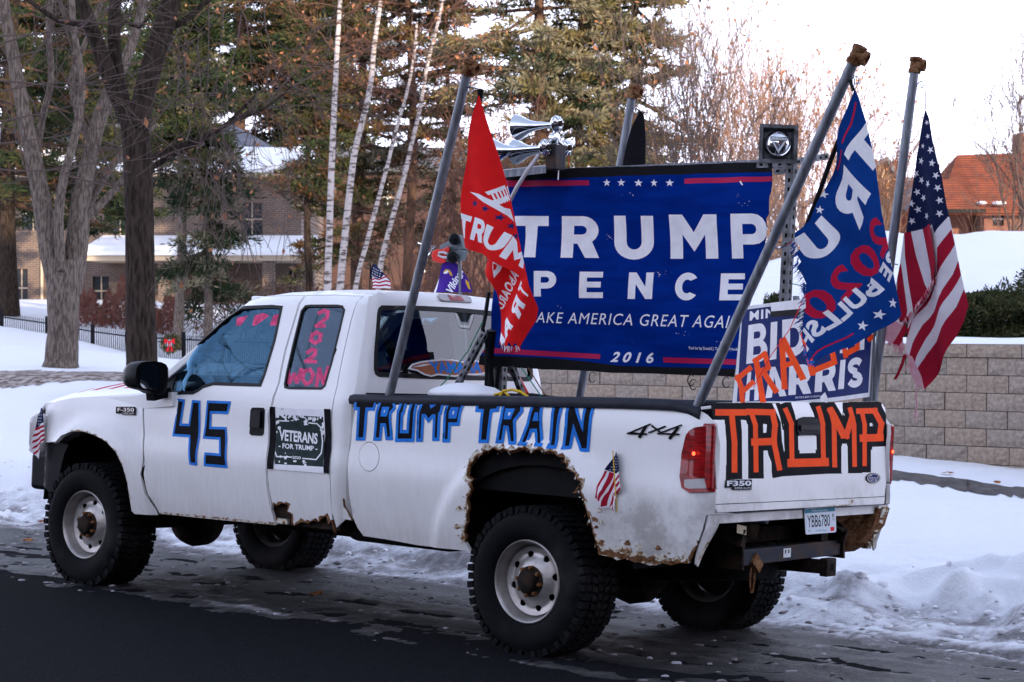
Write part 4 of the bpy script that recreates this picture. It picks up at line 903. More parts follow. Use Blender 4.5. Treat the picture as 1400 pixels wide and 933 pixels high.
perf_bar('frame_post', p3(684, 500), (p3(684, 500)[0], YBN, .88), .075, .05, banner, UPy)
perf_bar('frame_rail', p3(1037, 226), p3(1088, 225), .035, .04, banner, UPy)
perf_bar('frame_rail', p3(1060, 235), p3(1084, 233), .03, .04, banner, UPy)
perf_bar('frame_rail', p3(1085, 222), tuple(onT(1130, 214, 1, .35)), .03, .035, banner, (0, 0, 1))
perf_bar('brace', p3(663, 455, -.45), p3(624, 530, -.55), .035, .03, banner, UPy)
perf_bar('brace', p3(700, 500, -.0), p3(716, 545, .1), .035, .03, banner, UPy)
b = MB(); b.tube([p3(700, 505, .15), p3(722, 545, .2)], .022, 8); b.build('red_handle', 'redplastic', banner)
b = MB(); b.tube([p3(668, 400, -.30), p3(664, 430, -.32), p3(660, 450, -.35), p3(668, 480, -.3), p3(664, 540, -.3)], .012, 6); b.tube([p3(672, 452, -.15), p3(668, 490, -.12), p3(672, 545, -.12)], .030, 8); b.build('wire_bundle', 'black', banner)
b = MB(); b.tube([p3(683, 500, -.12), p3(680, 520, -.12), p3(678, 545, -.1)], .012, 6); b.build('cable', 'black', banner)
for pts, m in (([(722, 503), (745, 540), (760, 546)], 'rust'), ([(713, 503), (735, 535), (742, 545)], 'greencord'), ([(660, 440), (640, 480), (610, 520), (590, 540)], 'greencord')):
    b = MB(); b.tube([p3(*q, -.5) for q in pts], .0035, 5); b.build('tie_cord', m, banner)
for x0, y0 in ((945, 512), (948, 518), (993, 515), (810, 508)):
    b = MB(); c = onT(x0, y0+8, 1, YBN-.05); b.tube([(c[0]+.025*math.cos(t), c[1], c[2]+.03*math.sin(t)) for t in np.linspace(.8, 5.6, 9)], .003, 4); b.build('cable_tie', 'black', banner)
# metal shelf under the horns
b = MB(); b.add([p3(681, 235, -.16), p3(747, 228, -.16), p3(747, 237, -.16), p3(681, 244, -.16), p3(681, 234, .05), p3(747, 227, .05)], [(0, 1, 2, 3), (4, 5, 1, 0)]); solid(b.build('metal_plate', 'galv', banner), .006)
# ---- air horns
horns = truck_thing('air_horns', onT(757, 228, 1, -.12), 'cluster of chrome trumpet air horns above the left end of the big blue banner', 'air horns')
def horn(c0, c1, r, y0, y1):
    a, c = Vector(onT(*c0, 1, y0)), Vector(onT(*c1, 1, y1)); d = (c-a); L = d.length; d.normalize()
    prof = [(r*.93, -.004), (r, 0), (r*.97, .008), (r*.86, .03), (r*.66, .06), (r*.48, .095), (r*.34, .14), (r*.24, .2), (r*.19, L*.8), (r*.17, L)]
    b = MB(); b.lathe(prof, a, d, 36); hb_ = smoothang(b.build('horn_bell', 'chrome', horns), 60)
    b = MB(); b.lathe([(0, 0), (.02, .0), (.046, .012), (.050, .022), (.046, .034), (.026, .046), (.022, .05), (0, .05)], c-d*.012, d, 28)
    for i in range(14):
        t = 2*PI*i/14; u = d.orthogonal().normalized(); w = d.cross(u); e = u*math.cos(t)+w*math.sin(t)
        b.bar(c+e*.024+d*.036, c+e*.047+d*.022, .006, .006, d)
    dr = smoothang(b.build('horn_driver', 'chrome', hb_), 40)
    b = MB(); b.lathe([(.019, .039), (.017, .046), (.0, .047)], c, d, 20); b.build('driver_cap', 'darkrust', dr)
horn((708, 174.5), (759, 170), .078, -.16, -.16)
horn((674, 207.5), (743, 202), .078, -.22, -.22)
horn((705, 208), (772, 203), .076, -.05, -.05)
b = MB(); c = Vector(onT(758, 189, 1, -.15)); b.lathe([(0, -.03), (.03, -.02), (.034, 0), (.03, .02), (0, .03)], c, (1, 0, 0), 18); b.tube([c, Vector(onT(760, 172, 1, -.15))], .012, 8); b.tube([c, Vector(onT(745, 200, 1, -.2))], .012, 8); b.tube([c, Vector(onT(772, 201, 1, -.07))], .012, 8); smoothang(b.build('manifold', 'chrome', horns), 50)
b = MB(); b.box((c.x-.03, -.19, c.z-.19), (c.x+.045, -.09, c.z-.04)); bevel(b.build('mount_block', 'steelblue', horns), .008)
b = MB(); b.tube([onT(737, 212, 1, -.22), onT(722, 232, 1, -.26), onT(708, 254, 1, -.27), onT(697, 275, 1, -.25), onT(690, 290, 1, -.22)], .012, 8); b.build('air_hose', 'hose', horns)
b = MB(); b.tube([onT(772, 206, 1, -.05), onT(777, 215, 1, -.05), onT(778, 228, 1, -.05)], .002, 4); b.build('red_wire', 'redpart', horns)
b = MB(); b.bar(onT(764, 230, 1, -.14), onT(763, 246, 1, -.15), .006, .004); b.build('white_strap', 'decalwhite', horns)
# ---- siren speaker on the right end
siren = truck_thing('siren_speaker', onT(1063, 222, 1, -.12), 'square siren speaker with round chrome centre above the right end of the big blue banner', 'speaker')
cc = onT(1063, 198, 1, -.12); cx, cyy, cz = cc
hx = .104; b = MB(); o_ = [(-hx, -hx), (hx, -hx), (hx, hx), (-hx, hx)]; i_ = [(x*.82, z*.82) for x, z in o_]; V = []
nx = Vector((.62, -.78, 0)).normalized(); ux = Vector((.78, .62, 0)).normalized()
def sq(x, z, d): return Vector((cx, cyy, cz))+ux*x+Vector((0, 0, z))+nx*d
V = [sq(x, z, .05) for x, z in o_]+[sq(x, z, .05) for x, z in i_]+[sq(x*.7, z*.7, .0) for x, z in o_]+[sq(x*.9, z*.9, -.07) for x, z in o_]
F = []
for i in range(4):
    j = (i+1) % 4; F += [(i, j, 4+j, 4+i), (4+i, 4+j, 8+j, 8+i), (i, 12+i, 12+j, j)]
F += [(8, 9, 10, 11), (15, 14, 13, 12)]
b.add(V, F); b.build('horn_box', ['perf'], siren)
b = MB(); b.lathe([(.072, .0), (.074, .03), (.066, .045), (.060, .04), (.05, .05), (.03, .058), (0, .060)], sq(0, 0, .0), nx, 32); sc = smoothang(b.build('chrome_face', 'chrome', siren), 50)
b = MB()
for r in (.05, .042): 
    t3 = [sq(r*math.sin(k*2*PI/3+PI), r*math.cos(k*2*PI/3+PI), .062) for k in range(3)]
    for k in range(3): b.bar(t3[k], t3[(k+1) % 3], .004, .003)
b.build('emblem_triangle', 'signwhite', sc)
for l in text_quad('FEDERAL', (-.042, .034), (.042, .034), (.042, .018), (-.042, .018), bold=.03):
    pass
sheet('emblem_band', [(-.046, .012), (.046, .012), (.046, .036), (-.046, .036)], [], [(1, text_quad('SIREN', (-.04, .033), (.04, .033), (.04, .016), (-.04, .016), bold=.03))], lambda u, v: tuple(sq(u, v, .060)), ['perf', 'signwhite'], .03, sc, 0)
# ---- poles
PB = {'A': Vector((-1.149, -.88, 1.365)), 'D': Vector((-1.125, .88, 1.38)), 'B': Vector((1.010, -.88, 1.40)), 'C': Vector((1.02, .86, 1.42))}
VV = {k: Vector(onT(*p, 1, y))-PB[k] for k, p, y in (('A', (640, 95), -.98), ('D', (865, 128), .98), ('B', (1170, 78), -.98), ('C', (1251, 92), .98))}; vA, vB, vC, vD = VV['A'], VV['B'], VV['C'], VV['D']
lab = {'A': 'galvanised pole beside the red flag, standing in the bed just behind the cab', 'D': 'galvanised pole with the black flag behind the big blue banner', 'B': 'long slanting galvanised pole in front of the banner and the blue flag', 'C': 'grey pole between the blue flag and the striped national flag'}
TOP = {}
for k in 'ABCD':
    base = PB[k]; t = base+VV[k]; TOP[k] = t; d = VV[k].normalized()
    po = truck_thing('flagpole', base-d*.45, lab[k], 'flagpole', 'galvanised flagpoles on the truck bed')
    b = MB(); b.tube([base-d*.42, base+d*.6, base+d*1.2, t], .0265, 16); smoothang(b.build('pipe', 'galv', po), 50)
    sd_ = Vector((1, .2, -.2)).cross(d).cross(d)*-1; sd_.normalize()
    b = MB(); b.lathe([(.026, -.035), (.036, -.035), (.036, -.015), (.031, -.010), (.031, .03), (.036, .035), (.036, .055), (.026, .058), (.018, .03), (0, .03)], t, d, 18)
    b.lathe([(.029, 0), (.029, .032), (.036, .036), (.036, .056), (.025, .058), (.015, .03), (0, .03)], t+d*.012, sd_, 18)
    smoothang(b.build('tee_fitting', 'rust', po), 40)
    e = t-d*.10+sd_*.03
    b = MB(); b.tube([t-d*.10, e], .004, 6); b.tube([e+sd_*.018+(sd_*math.cos(q)+d*math.sin(q))*.018 for q in np.linspace(0, 6.2, 14)], .0035, 6, cap=False); b.build('eye_bolt', 'chrome', po)
# ---- flags
def flag(name, label, cat, base, group='flags flown from the poles on the truck bed'): return truck_thing(name, base, label, cat, group)
def frays(pts, depthf, m, parent, L=.05, n=60, name='frayed_threads', seed=1, dirv=(0, 0, -1), w=.0035):
    rr = random.Random(seed); b = MB(); P = [Vector(p) for p in pts]
    for _ in range(n):
        i = rr.randrange(len(P)-1); t = rr.random(); p = P[i].lerp(P[i+1], t); d = Vector(dirv)+Vector((rr.uniform(-.4, .4), rr.uniform(-.2, .2), rr.uniform(-.3, .3))); d.normalize(); l = L*rr.uniform(.3, 1.2); s = Vector((rr.uniform(-1, 1), 0, rr.uniform(-.3, .3))).normalized()*w*rr.uniform(.5, 1.4)
        q = p+d*l*.6+Vector((rr.uniform(-1, 1), rr.uniform(-.5, .5), 0))*.006
        b.add([p-s, p+s, q+s*.6, q-s*.6, p+d*l], [(0, 1, 2, 3), (3, 2, 4)], rr.randrange(len(m)) if isinstance(m, (list, tuple)) else 0)
    o = b.build(name, m, parent); o['kind'] = 'stuff'; return o
# red flag (front pole)
RY = float(TOP['A'].y)+.0
def rf(px, py): p = onT(px, py, 1, RY); return (float(p[0]), float(p[2]))
rflag = flag('campaign_flag', 'red campaign flag hanging beside the left end of the big blue banner', 'flag', onT(655, 130, 1, RY))
rwave = lambda X, Z: (X, RY+.035*math.sin(16*X+5*Z)*ss(2.95, 2.3, Z)+.02*math.sin(30*X+9*Z)*ss(3.1, 2.6, Z), Z)
RZ1 = lambda l: zm(l, 600, 60, 3.11); RZ2 = lambda l: zm(l, 600, 330, 3.733); RZ3 = lambda l: zm(l, 560, 300, 9.33)
RO = [(654.6, 130), (658, 142), (664.8, 167), (677, 212), (687, 252), (695, 297), (703.5, 338), (711, 370), (716, 392), (712, 386), (709, 382), (697, 371), (681, 360), (661, 347), (631.4, 338), (633, 281), (636, 232), (640, 187), (647, 155)]
rfa = [(1, [[rf(*p) for p in star(x, y, 5.5, .2)]]) for x, y in RZ1([(160, 680), (208, 703), (250, 738), (283, 772), (303, 815)])]
rfa += [(2, [[rf(*p) for p in RZ1(q)]]) for q in ([(135, 630), (180, 640), (230, 668), (268, 705), (290, 750), (268, 728), (225, 692), (180, 660)],)]
for q in ([(258, 598), (262, 612), (215, 645), (205, 632)],): rfa.append((2, [[rf(*p) for p in RZ1(q)]]))
for i in range(6):
    x0, y0 = 222+i*9, 640-i*7; rfa.append((2, [[rf(*p) for p in RZ1([(x0, y0), (x0+5, y0-3), (x0+22, y0+42+i*2), (x0+16, y0+44+i*2)])]]))
rfa.append((2, [[rf(*p) for p in RZ1([(225, 668), (268, 640), (275, 655), (236, 690)])]])); rfa.append((2, [[rf(*p) for p in RZ1([(238, 690), (278, 700), (290, 745), (296, 760), (282, 735)])]]))
for ch, q in (('T', [(88, 716), (150, 737), (128, 832), (92, 822)]), ('R', [(160, 738), (218, 757), (192, 850), (143, 832)]), ('U', [(217, 768), (288, 812), (262, 892), (190, 862)]), ('M', [(290, 815), (345, 905), (332, 955), (262, 905)])):
    rfa.append((2, text_quad(ch, *[rf(*p) for p in RZ1(q)], heavy=1)))
sheet('front_fold', [rf(*p) for p in RO], [], rfa, rwave, ['flagred', 'navy', 'decalwhite'], .035, rflag, .0025)
RO2 = [(640, 336), (660, 344), (681, 357), (697, 368), (712, 383), (716, 392), (719, 408), (721, 419.6), (717.8, 436), (706, 458), (697.4, 474.6), (694, 468), (691, 474), (688, 467), (684, 475), (681, 468), (677, 472), (673, 466), (671, 471), (668.5, 440), (667.5, 400), (664, 388), (656, 376), (651, 370), (651.5, 352)]
rfb = [(2, text_quad('ABOARD', *[rf(*p) for p in RZ2([(318, 128), (236, 330), (262, 350), (348, 172)])], bold=.03, space=1.1))]
rfb += [(2, text_quad(ch, *[rf(*p) for p in RZ2(q)], heavy=1)) for ch, q in (('T', [(372, 196), (355, 240), (420, 292), (428, 262)]), ('R', [(350, 265), (318, 345), (378, 398), (410, 322)]), ('A', [(308, 362), (268, 425), (312, 500), (352, 432)]), ('I', [(262, 462), (262, 500), (300, 545), (312, 500)]))]
rfb += [(2, [[rf(*p) for p in RZ2(q)]]) for q in ([(247, 92), (290, 118), (275, 150), (250, 185), (246, 130)],)]+[(0, [[rf(*p) for p in RZ2([(250, 110), (268, 118), (262, 140), (250, 150)])]])]
sheet('rear_fold', [rf(*p) for p in RO2], [], rfb, lambda X, Z: (X, RY+.075+.03*math.sin(22*X-9*Z), Z), ['flagred', 'navy', 'decalwhite'], .03, rflag, .0025)
frays([(*rf(*p),) and (rf(*p)[0], RY+.08, rf(*p)[1]) for p in ((697, 472), (684, 473), (671, 469))], None, ['flagred', 'decalwhite'], rflag, .04, 45, seed=2)
frays([(rf(*p)[0], RY+.08, rf(*p)[1]) for p in ((653, 365), (663, 385))], None, 'flagred', rflag, .03, 25, seed=3)
b = MB(); b.tube([(rf(654, 123)[0], RY, rf(654, 123)[1]), (rf(655, 130)[0], RY, rf(655, 130)[1])], .008, 6); b.tube([(rf(657, 122)[0], RY+.01, rf(657, 122)[1]), (rf(652, 140)[0], RY+.02, rf(652, 140)[1]), (rf(646, 165)[0], RY+.03, rf(646, 165)[1])], .014, 6); b.build('strap', 'blackcloth', rflag)
b = MB(); b.tube([TOP['A']-vA.normalized()*.10, (rf(657, 122)[0], RY, rf(657, 122)[1])], .003, 5); b.build('cord', 'black', rflag)
# black flag (far front pole)
KY = float(TOP['D'].y)
def kf(px, py): p = onT(px, py, 1, KY); return (float(p[0]), float(p[2]))
kfl = flag('black_flag', 'narrow black flag hanging from the far pole behind the big blue banner', 'flag', onT(873, 140, 1, KY))
sheet('cloth', [kf(*p) for p in ((873, 150), (877, 158), (879, 190), (878.5, 226), (876, 260), (858, 262), (855, 226), (860, 200), (866, 172))], [], [], lambda X, Z: (X, KY+.03*math.sin(30*X), Z), ['blackcloth'], .03, kfl, .003)
b = MB(); b.tube([TOP['D']-vD.normalized()*.10+Vector((.05, 0, 0)), (kf(874, 152)[0], KY, kf(874, 152)[1])], .005, 6); b.build('clip', 'black', kfl)
# blue flag (near rear pole)
BY = float(TOP['B'].y)
def bf(px, py): p = onT(px, py, 1, BY); return (float(p[0]), float(p[2]))
bflag = flag('campaign_flag', 'dark blue campaign flag with mirrored lettering hanging from the long slanting pole', 'flag', onT(1167, 118, 1, BY))
F3 = lambda l: zm(l, 1020, 160, 3.333); F6 = lambda l: zm(l, 990, 400, 5.83)
FO = [(1166.5, 121), (1170, 130), (1179, 164), (1185, 195), (1191, 225), (1200, 286), (1206, 320), (1209.7, 343), (1213, 375), (1215, 409), (1214.7, 430), (1196, 444.6), (1162, 468.6), (1140, 481), (1120, 494), (1111, 490), (1101.5, 493), (1099, 484), (1101, 470), (1094, 462), (1097, 452), (1102, 440), (1104, 430), (1106, 420), (1105, 409), (1101, 398), (1104, 388), (1099, 376), (1093, 366), (1096, 358), (1091, 348), (1093, 338), (1087, 330), (1086, 318), (1092, 310), (1104, 288), (1116, 262), (1131, 217), (1150.6, 163), (1160, 136)]
def q3(l): return [bf(*p) for p in F3(l)]
def q6(l): return [bf(*p) for p in F6(l)]
fr_ = [(1, text_quad('T', *q3([(531, 24), (435, 168), (530, 290), (624, 143)]), heavy=1)),
       (1, text_quad('R', *q3([(418, 212), (342, 388), (462, 508), (558, 348)]), heavy=1)),
       (1, text_quad('U', *q3([(318, 445), (215, 560), (285, 672), (425, 560)]), heavy=1)),
       (2, text_quad('2020', *q3([(572, 440), (248, 850), (330, 945), (665, 560)]), bold=.03, space=1.15)),
       (1, text_quad('RE BULLSHIT', *q3([(640, 600), (140, 1090), (190, 1150), (702, 655)]), bold=.04, space=1.05))]
for x, y, r in ((1202.7, 412.9, 7.5), (1186.4, 429, 7.5), (1169, 445, 7.5), (1116.7, 264.5, 6), (1113, 286, 6)): fr_.append((1, [[bf(*p) for p in star(x, y, r, .15)]]))
for s in ([(1167, 140), (1161, 170), (1150, 195)], [(1146, 205), (1131, 229)]):
    for q in stroke(s, 2.2): fr_.append((2, [[bf(*p) for p in q]]))
for q in stroke([(1104, 493), (1156, 456)], 2.2): fr_.append((2, [[bf(*p) for p in q]]))
def bwav(X, Z): 
    k = ss(3.3, 2.6, Z); return (X, BY+.045*k*math.sin(9*X+4.5*Z)+.022*k*math.sin(24*X+11*Z)+.1*k*(X-1.35), Z)
sheet('printed_cloth', [bf(*p) for p in FO], [], fr_, bwav, ['flagblue', 'decalwhite', 'flagcrimson'], .03, bflag, .0025)
frays([(bf(*p)[0], bwav(*bf(*p))[1], bf(*p)[1]) for p in ((1087, 325), (1093, 350), (1094, 365), (1103, 388), (1105, 409), (1102, 435), (1097, 455))], None, ['flagblue', 'decalwhite', 'flagblue'], bflag, .05, 130, seed=5, dirv=(-.7, 0, -.6))
frays([(bf(*p)[0], bwav(*bf(*p))[1], bf(*p)[1]) for p in ((1097, 470), (1102, 493), (1118, 494))], None, ['flagblue', 'bluetape'], bflag, .035, 60, seed=6, dirv=(-.3, 0, -.9))
b = MB(); e = TOP['B']-vB.normalized()*.10; b.tube([e+Vector((.04, 0, 0)), (bf(1168, 108)[0], BY, bf(1168, 108)[1]), (bf(1167, 122)[0], BY, bf(1167, 122)[1])], .006, 6); b.build('clip', 'chrome', bflag)
b = MB(); b.tube([(bf(1163, 110)[0], BY, bf(1163, 110)[1]), (bf(1167, 124)[0], BY, bf(1167, 124)[1])], .010, 6); b.build('grommet_tab', 'black', bflag)
b = MB(); b.tube([(bf(*p)[0], BY+.06, bf(*p)[1]) for p in ((1148, 165), (1128, 215), (1112, 260), (1093, 310), (1088, 325))], .012, 6); b.build('hem', 'blackcloth', bflag)
# national flag (far rear pole)
UY = float(TOP['C'].y)
def uf(px, py): p = onT(px, py, 1, UY); return (float(p[0]), float(p[2]))
uflag = flag('national_flag', 'large torn striped flag with white stars hanging rightmost, in front of the block wall', 'flag', onT(1266, 150, 1, UY))
def U1(l): return [uf(1180+x/3.11, 180+y/3.11) for x, y in l]
def U2(l): return [uf(*p) for p in l]
uw = lambda fo: (lambda X, Z: (X, UY+fo+.04*math.sin(13*X+2.2*Z)*ss(3.2, 2.6, Z)+.018*math.sin(34*X+4*Z)*ss(3.2, 2.5, Z), Z))
RF = U2([(1265, 150), (1271, 163), (1276.5, 190), (1291, 244), (1297, 283), (1304, 315), (1312, 353.6), (1321.5, 392), (1328, 418), (1321.5, 440), (1308, 463), (1292, 487), (1277, 511), (1261, 533), (1257, 528), (1253, 530), (1248, 520), (1243, 510), (1240, 490), (1236, 480), (1240, 440), (1246, 400), (1238, 340), (1236, 318), (1241, 280), (1246, 244), (1251, 215), (1257, 190)])
su = [(1, [U2([(1240, 300), (1278, 308), (1282, 320), (1297, 297), (1330, 300), (1330, 700), (1200, 700), (1200, 300)])])]
stripes = [([(318, 500), (385, 408)], [(330, 512), (332, 580)])]
# diagonal stripes: (upper right edge y range at the right side, lower left end)
dg = [((1303.5, 316), (1308, 335), (1281, 385), (1276, 366)), ]
def rp(a, c): return U2([a, c])
bands = [ # red bands as quads: right-top, right-bottom, left-bottom, left-top
 [(1303, 314), (1308, 335), (1296, 356), (1262, 417), (1246, 437), (1236, 470), (1230, 468), (1252, 425), (1285, 372), (1286, 340)],
 [(1313, 357), (1317.5, 377), (1300, 405), (1276, 438), (1262, 462), (1252, 487), (1246, 507), (1240, 492), (1246, 470), (1258, 444), (1286, 408), (1305, 376)],
 [(1322, 396), (1330, 420), (1322, 442), (1300, 478), (1261, 538), (1248, 519), (1254, 502), (1268, 476), (1290, 448), (1310, 420)]]
for q in bands: su.append((2, [U2(q)]))
su.append((3, [U2([(1236, 482), (1246, 488), (1252, 500), (1258, 515), (1262, 535), (1253, 534), (1243, 512)])]))
for q in bands[2:]: su.append((2, [U2([(1262, 486), (1268, 476), (1290, 448), (1310, 420), (1330, 420), (1322, 442), (1300, 478), (1264, 530), (1258, 500)])]))
su.append((0, [U2([(1265, 150), (1276.5, 190), (1291, 244), (1297, 283), (1298, 298), (1282, 320), (1278, 308), (1236, 320), (1230, 250), (1250, 150)])]))
stars_ = [(1270, 187), (1275, 206), (1278, 224), (1284, 241), (1286.5, 258), (1289, 275), (1258, 220), (1257, 246), (1250, 262), (1259, 270), (1251, 286), (1264, 295), (1289, 293), (1243, 278), (1244, 302), (1249, 237), (1271, 252), (1268, 168), (1262, 200)]
for x, y in stars_: su.append((1, [U2(star(x, y, 5.6 if y > 205 else 4, rr.uniform(0, 1), .9))]))
sheet('stars_and_stripes', RF, [], su, uw(0), ['canton', 'oldwhite', 'oldred', 'pink'], .035, uflag, .0025)
LF = U2([(1237, 319), (1260, 312), (1278, 307), (1281, 330), (1286, 360), (1284, 376), (1279, 384), (1273, 391), (1264, 408), (1252, 424), (1244, 432), (1238, 440), (1230, 436), (1236, 442), (1243, 450), (1236, 462), (1238, 480), (1230, 474), (1222, 468), (1216, 463), (1215.4, 458), (1222, 424), (1226.6, 389), (1231.5, 353.6), (1236, 322)])
sl_ = [(1, [U2([(1236, 320), (1278, 308), (1290, 300), (1300, 700), (1200, 700), (1200, 320)])]),
       (2, [U2([(1237, 319), (1246, 317), (1252, 350), (1262, 388), (1268, 400), (1256, 424), (1250, 425), (1243, 385), (1238, 350)])]),
       (2, [U2([(1260, 313), (1279, 307), (1282, 330), (1287, 362), (1284, 378), (1276, 388), (1274, 370), (1266, 340)])]),
       (2, [U2([(1228, 372), (1232, 360), (1236, 385), (1242, 425), (1240, 438), (1232, 442), (1228, 410)])]),
       (3, [U2([(1226, 390), (1229, 440), (1243, 452), (1238, 480), (1212, 468), (1218, 430)])]),
       (2, [U2([(1238, 440), (1244, 434), (1246, 444), (1232, 474), (1226, 470)])]), (3, [U2([(1250, 424), (1258, 418), (1255, 428), (1249, 430)])])]
sheet('left_fold', LF, [], sl_, uw(-.03), ['canton', 'oldwhite', 'oldred', 'pink'], .03, uflag, .0025)
fp = lambda l: [(uf(*p)[0], UY-.035, uf(*p)[1]) for p in l]
frays(fp([(1284, 378), (1264, 408), (1250, 426), (1238, 440)]), None, ['oldred', 'pink', 'pink'], uflag, .045, 90, seed=7, dirv=(.1, 0, -1))
frays(fp([(1215, 460), (1228, 470), (1237, 478)]), None, ['pink'], uflag, .05, 50, seed=8)
b = MB()
for pts, w, m in (([(1240, 485), (1236, 498), (1230, 512), (1226, 519)], .022, 0), ([(1256, 528), (1255, 540), (1256, 555), (1254, 566), (1255, 578)], .010, 1), ([(1254, 562), (1249, 571)], .004, 1), ([(1255, 562), (1259, 570)], .004, 1), ([(1243, 497), (1240, 508)], .012, 1)):
    P = [Vector((uf(*p)[0], UY-.02, uf(*p)[1])) for p in pts]
    for i in range(len(P)-1):
        s = Vector((w/2, 0, 0)); b.add([P[i]-s, P[i]+s, P[i+1]+s*.8, P[i+1]-s*.8], [(0, 1, 2, 3)], m)
solid(b.build('torn_strip', ['oldred', 'pink'], uflag), .003)
b = MB(); e = TOP['C']-vC.normalized()*.10; b.tube([e+Vector((.05, 0, 0)), (uf(1265, 125)[0], UY, uf(1265, 125)[1]), (uf(1265, 150)[0], UY, uf(1265, 150)[1])], .005, 6); b.build('clip', 'chrome', uflag)
# ---- election sign at the tailgate
XS = 1.05
def es(px, py): p = onT(px, py, 0, XS); return (float(p[1]), float(p[2]))
E6 = lambda l: [es(*p) for p in zm(l, 990, 400, 5.83)]
sign = truck_thing('election_sign', onT(1100, 548, 0, XS), 'blue and white election sign defaced with orange tape above the tailgate', 'sign')
er = [(1, [E6([(155, 142), (400, 112), (1205, 8), (1195, 330), (1166, 800), (560, 868), (106, 872)])]),
      (2, text_quad('MINNESOTA', *E6([(222, 152), (900, 55), (900, 130), (220, 228)]), bold=.03, space=1.15)),
      (2, text_quad('B', *E6([(210, 262), (368, 238), (372, 545), (192, 572)]), heavy=1)), (2, text_quad('I', *E6([(398, 240), (446, 232), (438, 532), (388, 540)]), heavy=1)), (2, text_quad('D', *E6([(482, 220), (655, 195), (655, 495), (478, 525)]), heavy=1)), (2, text_quad('E', *E6([(700, 190), (850, 168), (850, 470), (695, 490)]), heavy=1)), (2, text_quad('N', *E6([(905, 165), (1140, 130), (1125, 455), (900, 485)]), heavy=1))]
for ch, q in (('H', [(205, 640), (305, 620), (300, 860), (180, 870)]), ('A', [(355, 600), (470, 590), (510, 825), (355, 845)]), ('R', [(530, 585), (685, 565), (680, 805), (522, 820)]), ('R', [(715, 590), (870, 535), (865, 780), (703, 795)]), ('I', [(905, 540), (950, 534), (935, 768), (885, 772)]), ('S', [(975, 525), (1118, 512), (1112, 755), (962, 762)])): er.append((2, text_quad(ch, *E6(q), heavy=1)))
er.append((2, text_quad('PAID FOR BY BIDEN FOR PRESIDENT', *E6([(570, 832), (745, 818), (745, 832), (570, 848)]))))
er += [(3, [E6([(390, 140), (700, 120), (700, 180), (395, 200)])]), (2, [E6([(395, 85), (420, 60), (740, 45), (745, 118), (400, 152)])]), (2, [E6([(780, 795), (800, 840), (800, 875), (745, 865), (745, 830)])])]
frs = [([(115, 672), (148, 760), (160, 895)], 46), ([(110, 690), (225, 605)], 44), ([(150, 800), (248, 720)], 42), ([(278, 540), (335, 870)], 48), ([(265, 548), (350, 490), (378, 600), (310, 650)], 40), ([(330, 620), (432, 785)], 44), ([(480, 395), (495, 758)], 42), ([(490, 380), (620, 680)], 46), ([(485, 590), (570, 555)], 40), ([(630, 330), (690, 645)], 44), ([(685, 628), (855, 555)], 46), ([(855, 555), (800, 300)], 44), ([(905, 270), (950, 505)], 42), ([(945, 492), (1065, 440)], 44), ([(905, 270), (1010, 240), (1070, 330), (1060, 440)], 42), ([(1160, 180), (1175, 250)], 36), ([(1158, 295), (1202, 272)], 34), ([(1172, 375), (1214, 350)], 38)]
for s, w in frs:
    for q in stroke(s, w): er.append((4, [E6(q)]))
sheet('sign_board', E6([(160, 115), (395, 86), (740, 40), (1225, -25), (1228, 60), (1216, 300), (1190, 832), (800, 872), (560, 885), (74, 885)]), [], er, lambda y, z: (XS+.02*math.sin(5*y), y, z), ['signwhite', 'navy', 'decalwhite', 'black', 'orangetape'], .04, sign, .006)
b = MB(); a = es(1095, 405); b.bar((XS-.03, *a), (XS-.03, a[0]+.01, 1.2), .03, .02); a = es(1200, 430); b.bar((XS-.04, *a), (XS-.03, a[0]-.03, 1.3), .05, .03); b.build('sign_stake', 'galv', sign)
b = MB(); b.tube([onT(1112, 365, 0, XS+.03), onT(1100, 405, 0, XS+.03), onT(1080, 450, 0, XS+.02), onT(1055, 485, 0, XS+.02), onT(1030, 530, 0, XS+.02)], .0022, 4); b.build('red_cord', 'redpart', sign)
b = MB(); b.tube([onT(1082, 388, 0, .95), onT(1092, 390, 0, .95), onT(1104, 396, 0, .95)], .003, 4); b.build('green_twine', 'greencord', sign)
b = MB(); b.tube([onT(1056, 337, 0, 1.0), onT(1064, 340, 0, .98), onT(1074, 336, 0, .96), onT(1082, 330, 0, .95)], .006, 5); b.build('tie_wire', 'chrome', sign)
b = MB(); b.tube([onT(1205, 358, 0, 1.0), onT(1215, 360, 0, 1.05), onT(1228, 362, 0, 1.1)], .004, 5); b.build('pole_tie', 'hose', sign)
# ---- things in the bed
tarp = truck_thing('snowy_bundle', onT(640, 545, 1, -.55), 'snow covered bundle in blue tarpaulin in the bed behind the cab', 'bundle')
def blob(name, c, r, m, parent, seed=0, sub=3, amp=.18, flat=0):
    bm = bmesh.new(); bmesh.ops.create_icosphere(bm, subdivisions=sub, radius=1); rr = random.Random(seed); ph = [rr.uniform(0, 6) for _ in range(6)]
    for v in bm.verts:
        n = v.co.copy(); k = 1+amp*(math.sin(3*n.x+ph[0])+math.sin(4*n.y+ph[1])+math.sin(5*n.z+ph[2]))/2+amp*.4*math.sin(9*n.x+ph[3])*math.sin(8*n.y+ph[4])
        v.co = Vector((n.x*r[0], n.y*r[1], max(n.z, -flat)*r[2] if flat else n.z*r[2]))*k+Vector(c)
    V = [tuple(v.co) for v in bm.verts]; F = [[v.index for v in f.verts] for f in bm.faces]; bm.free(); return obj(name, V, F, m, parent, None, True)
M['snow_clean'] = mat('clean_snow', (.80, .82, .86), .8, bump=.3, bscale=9)
c = onT(642, 548, 1, -.55); blob('tarpaulin', (c[0], c[1], 1.30), (.27, .25, .10), 'bluetarp', tarp, 2)
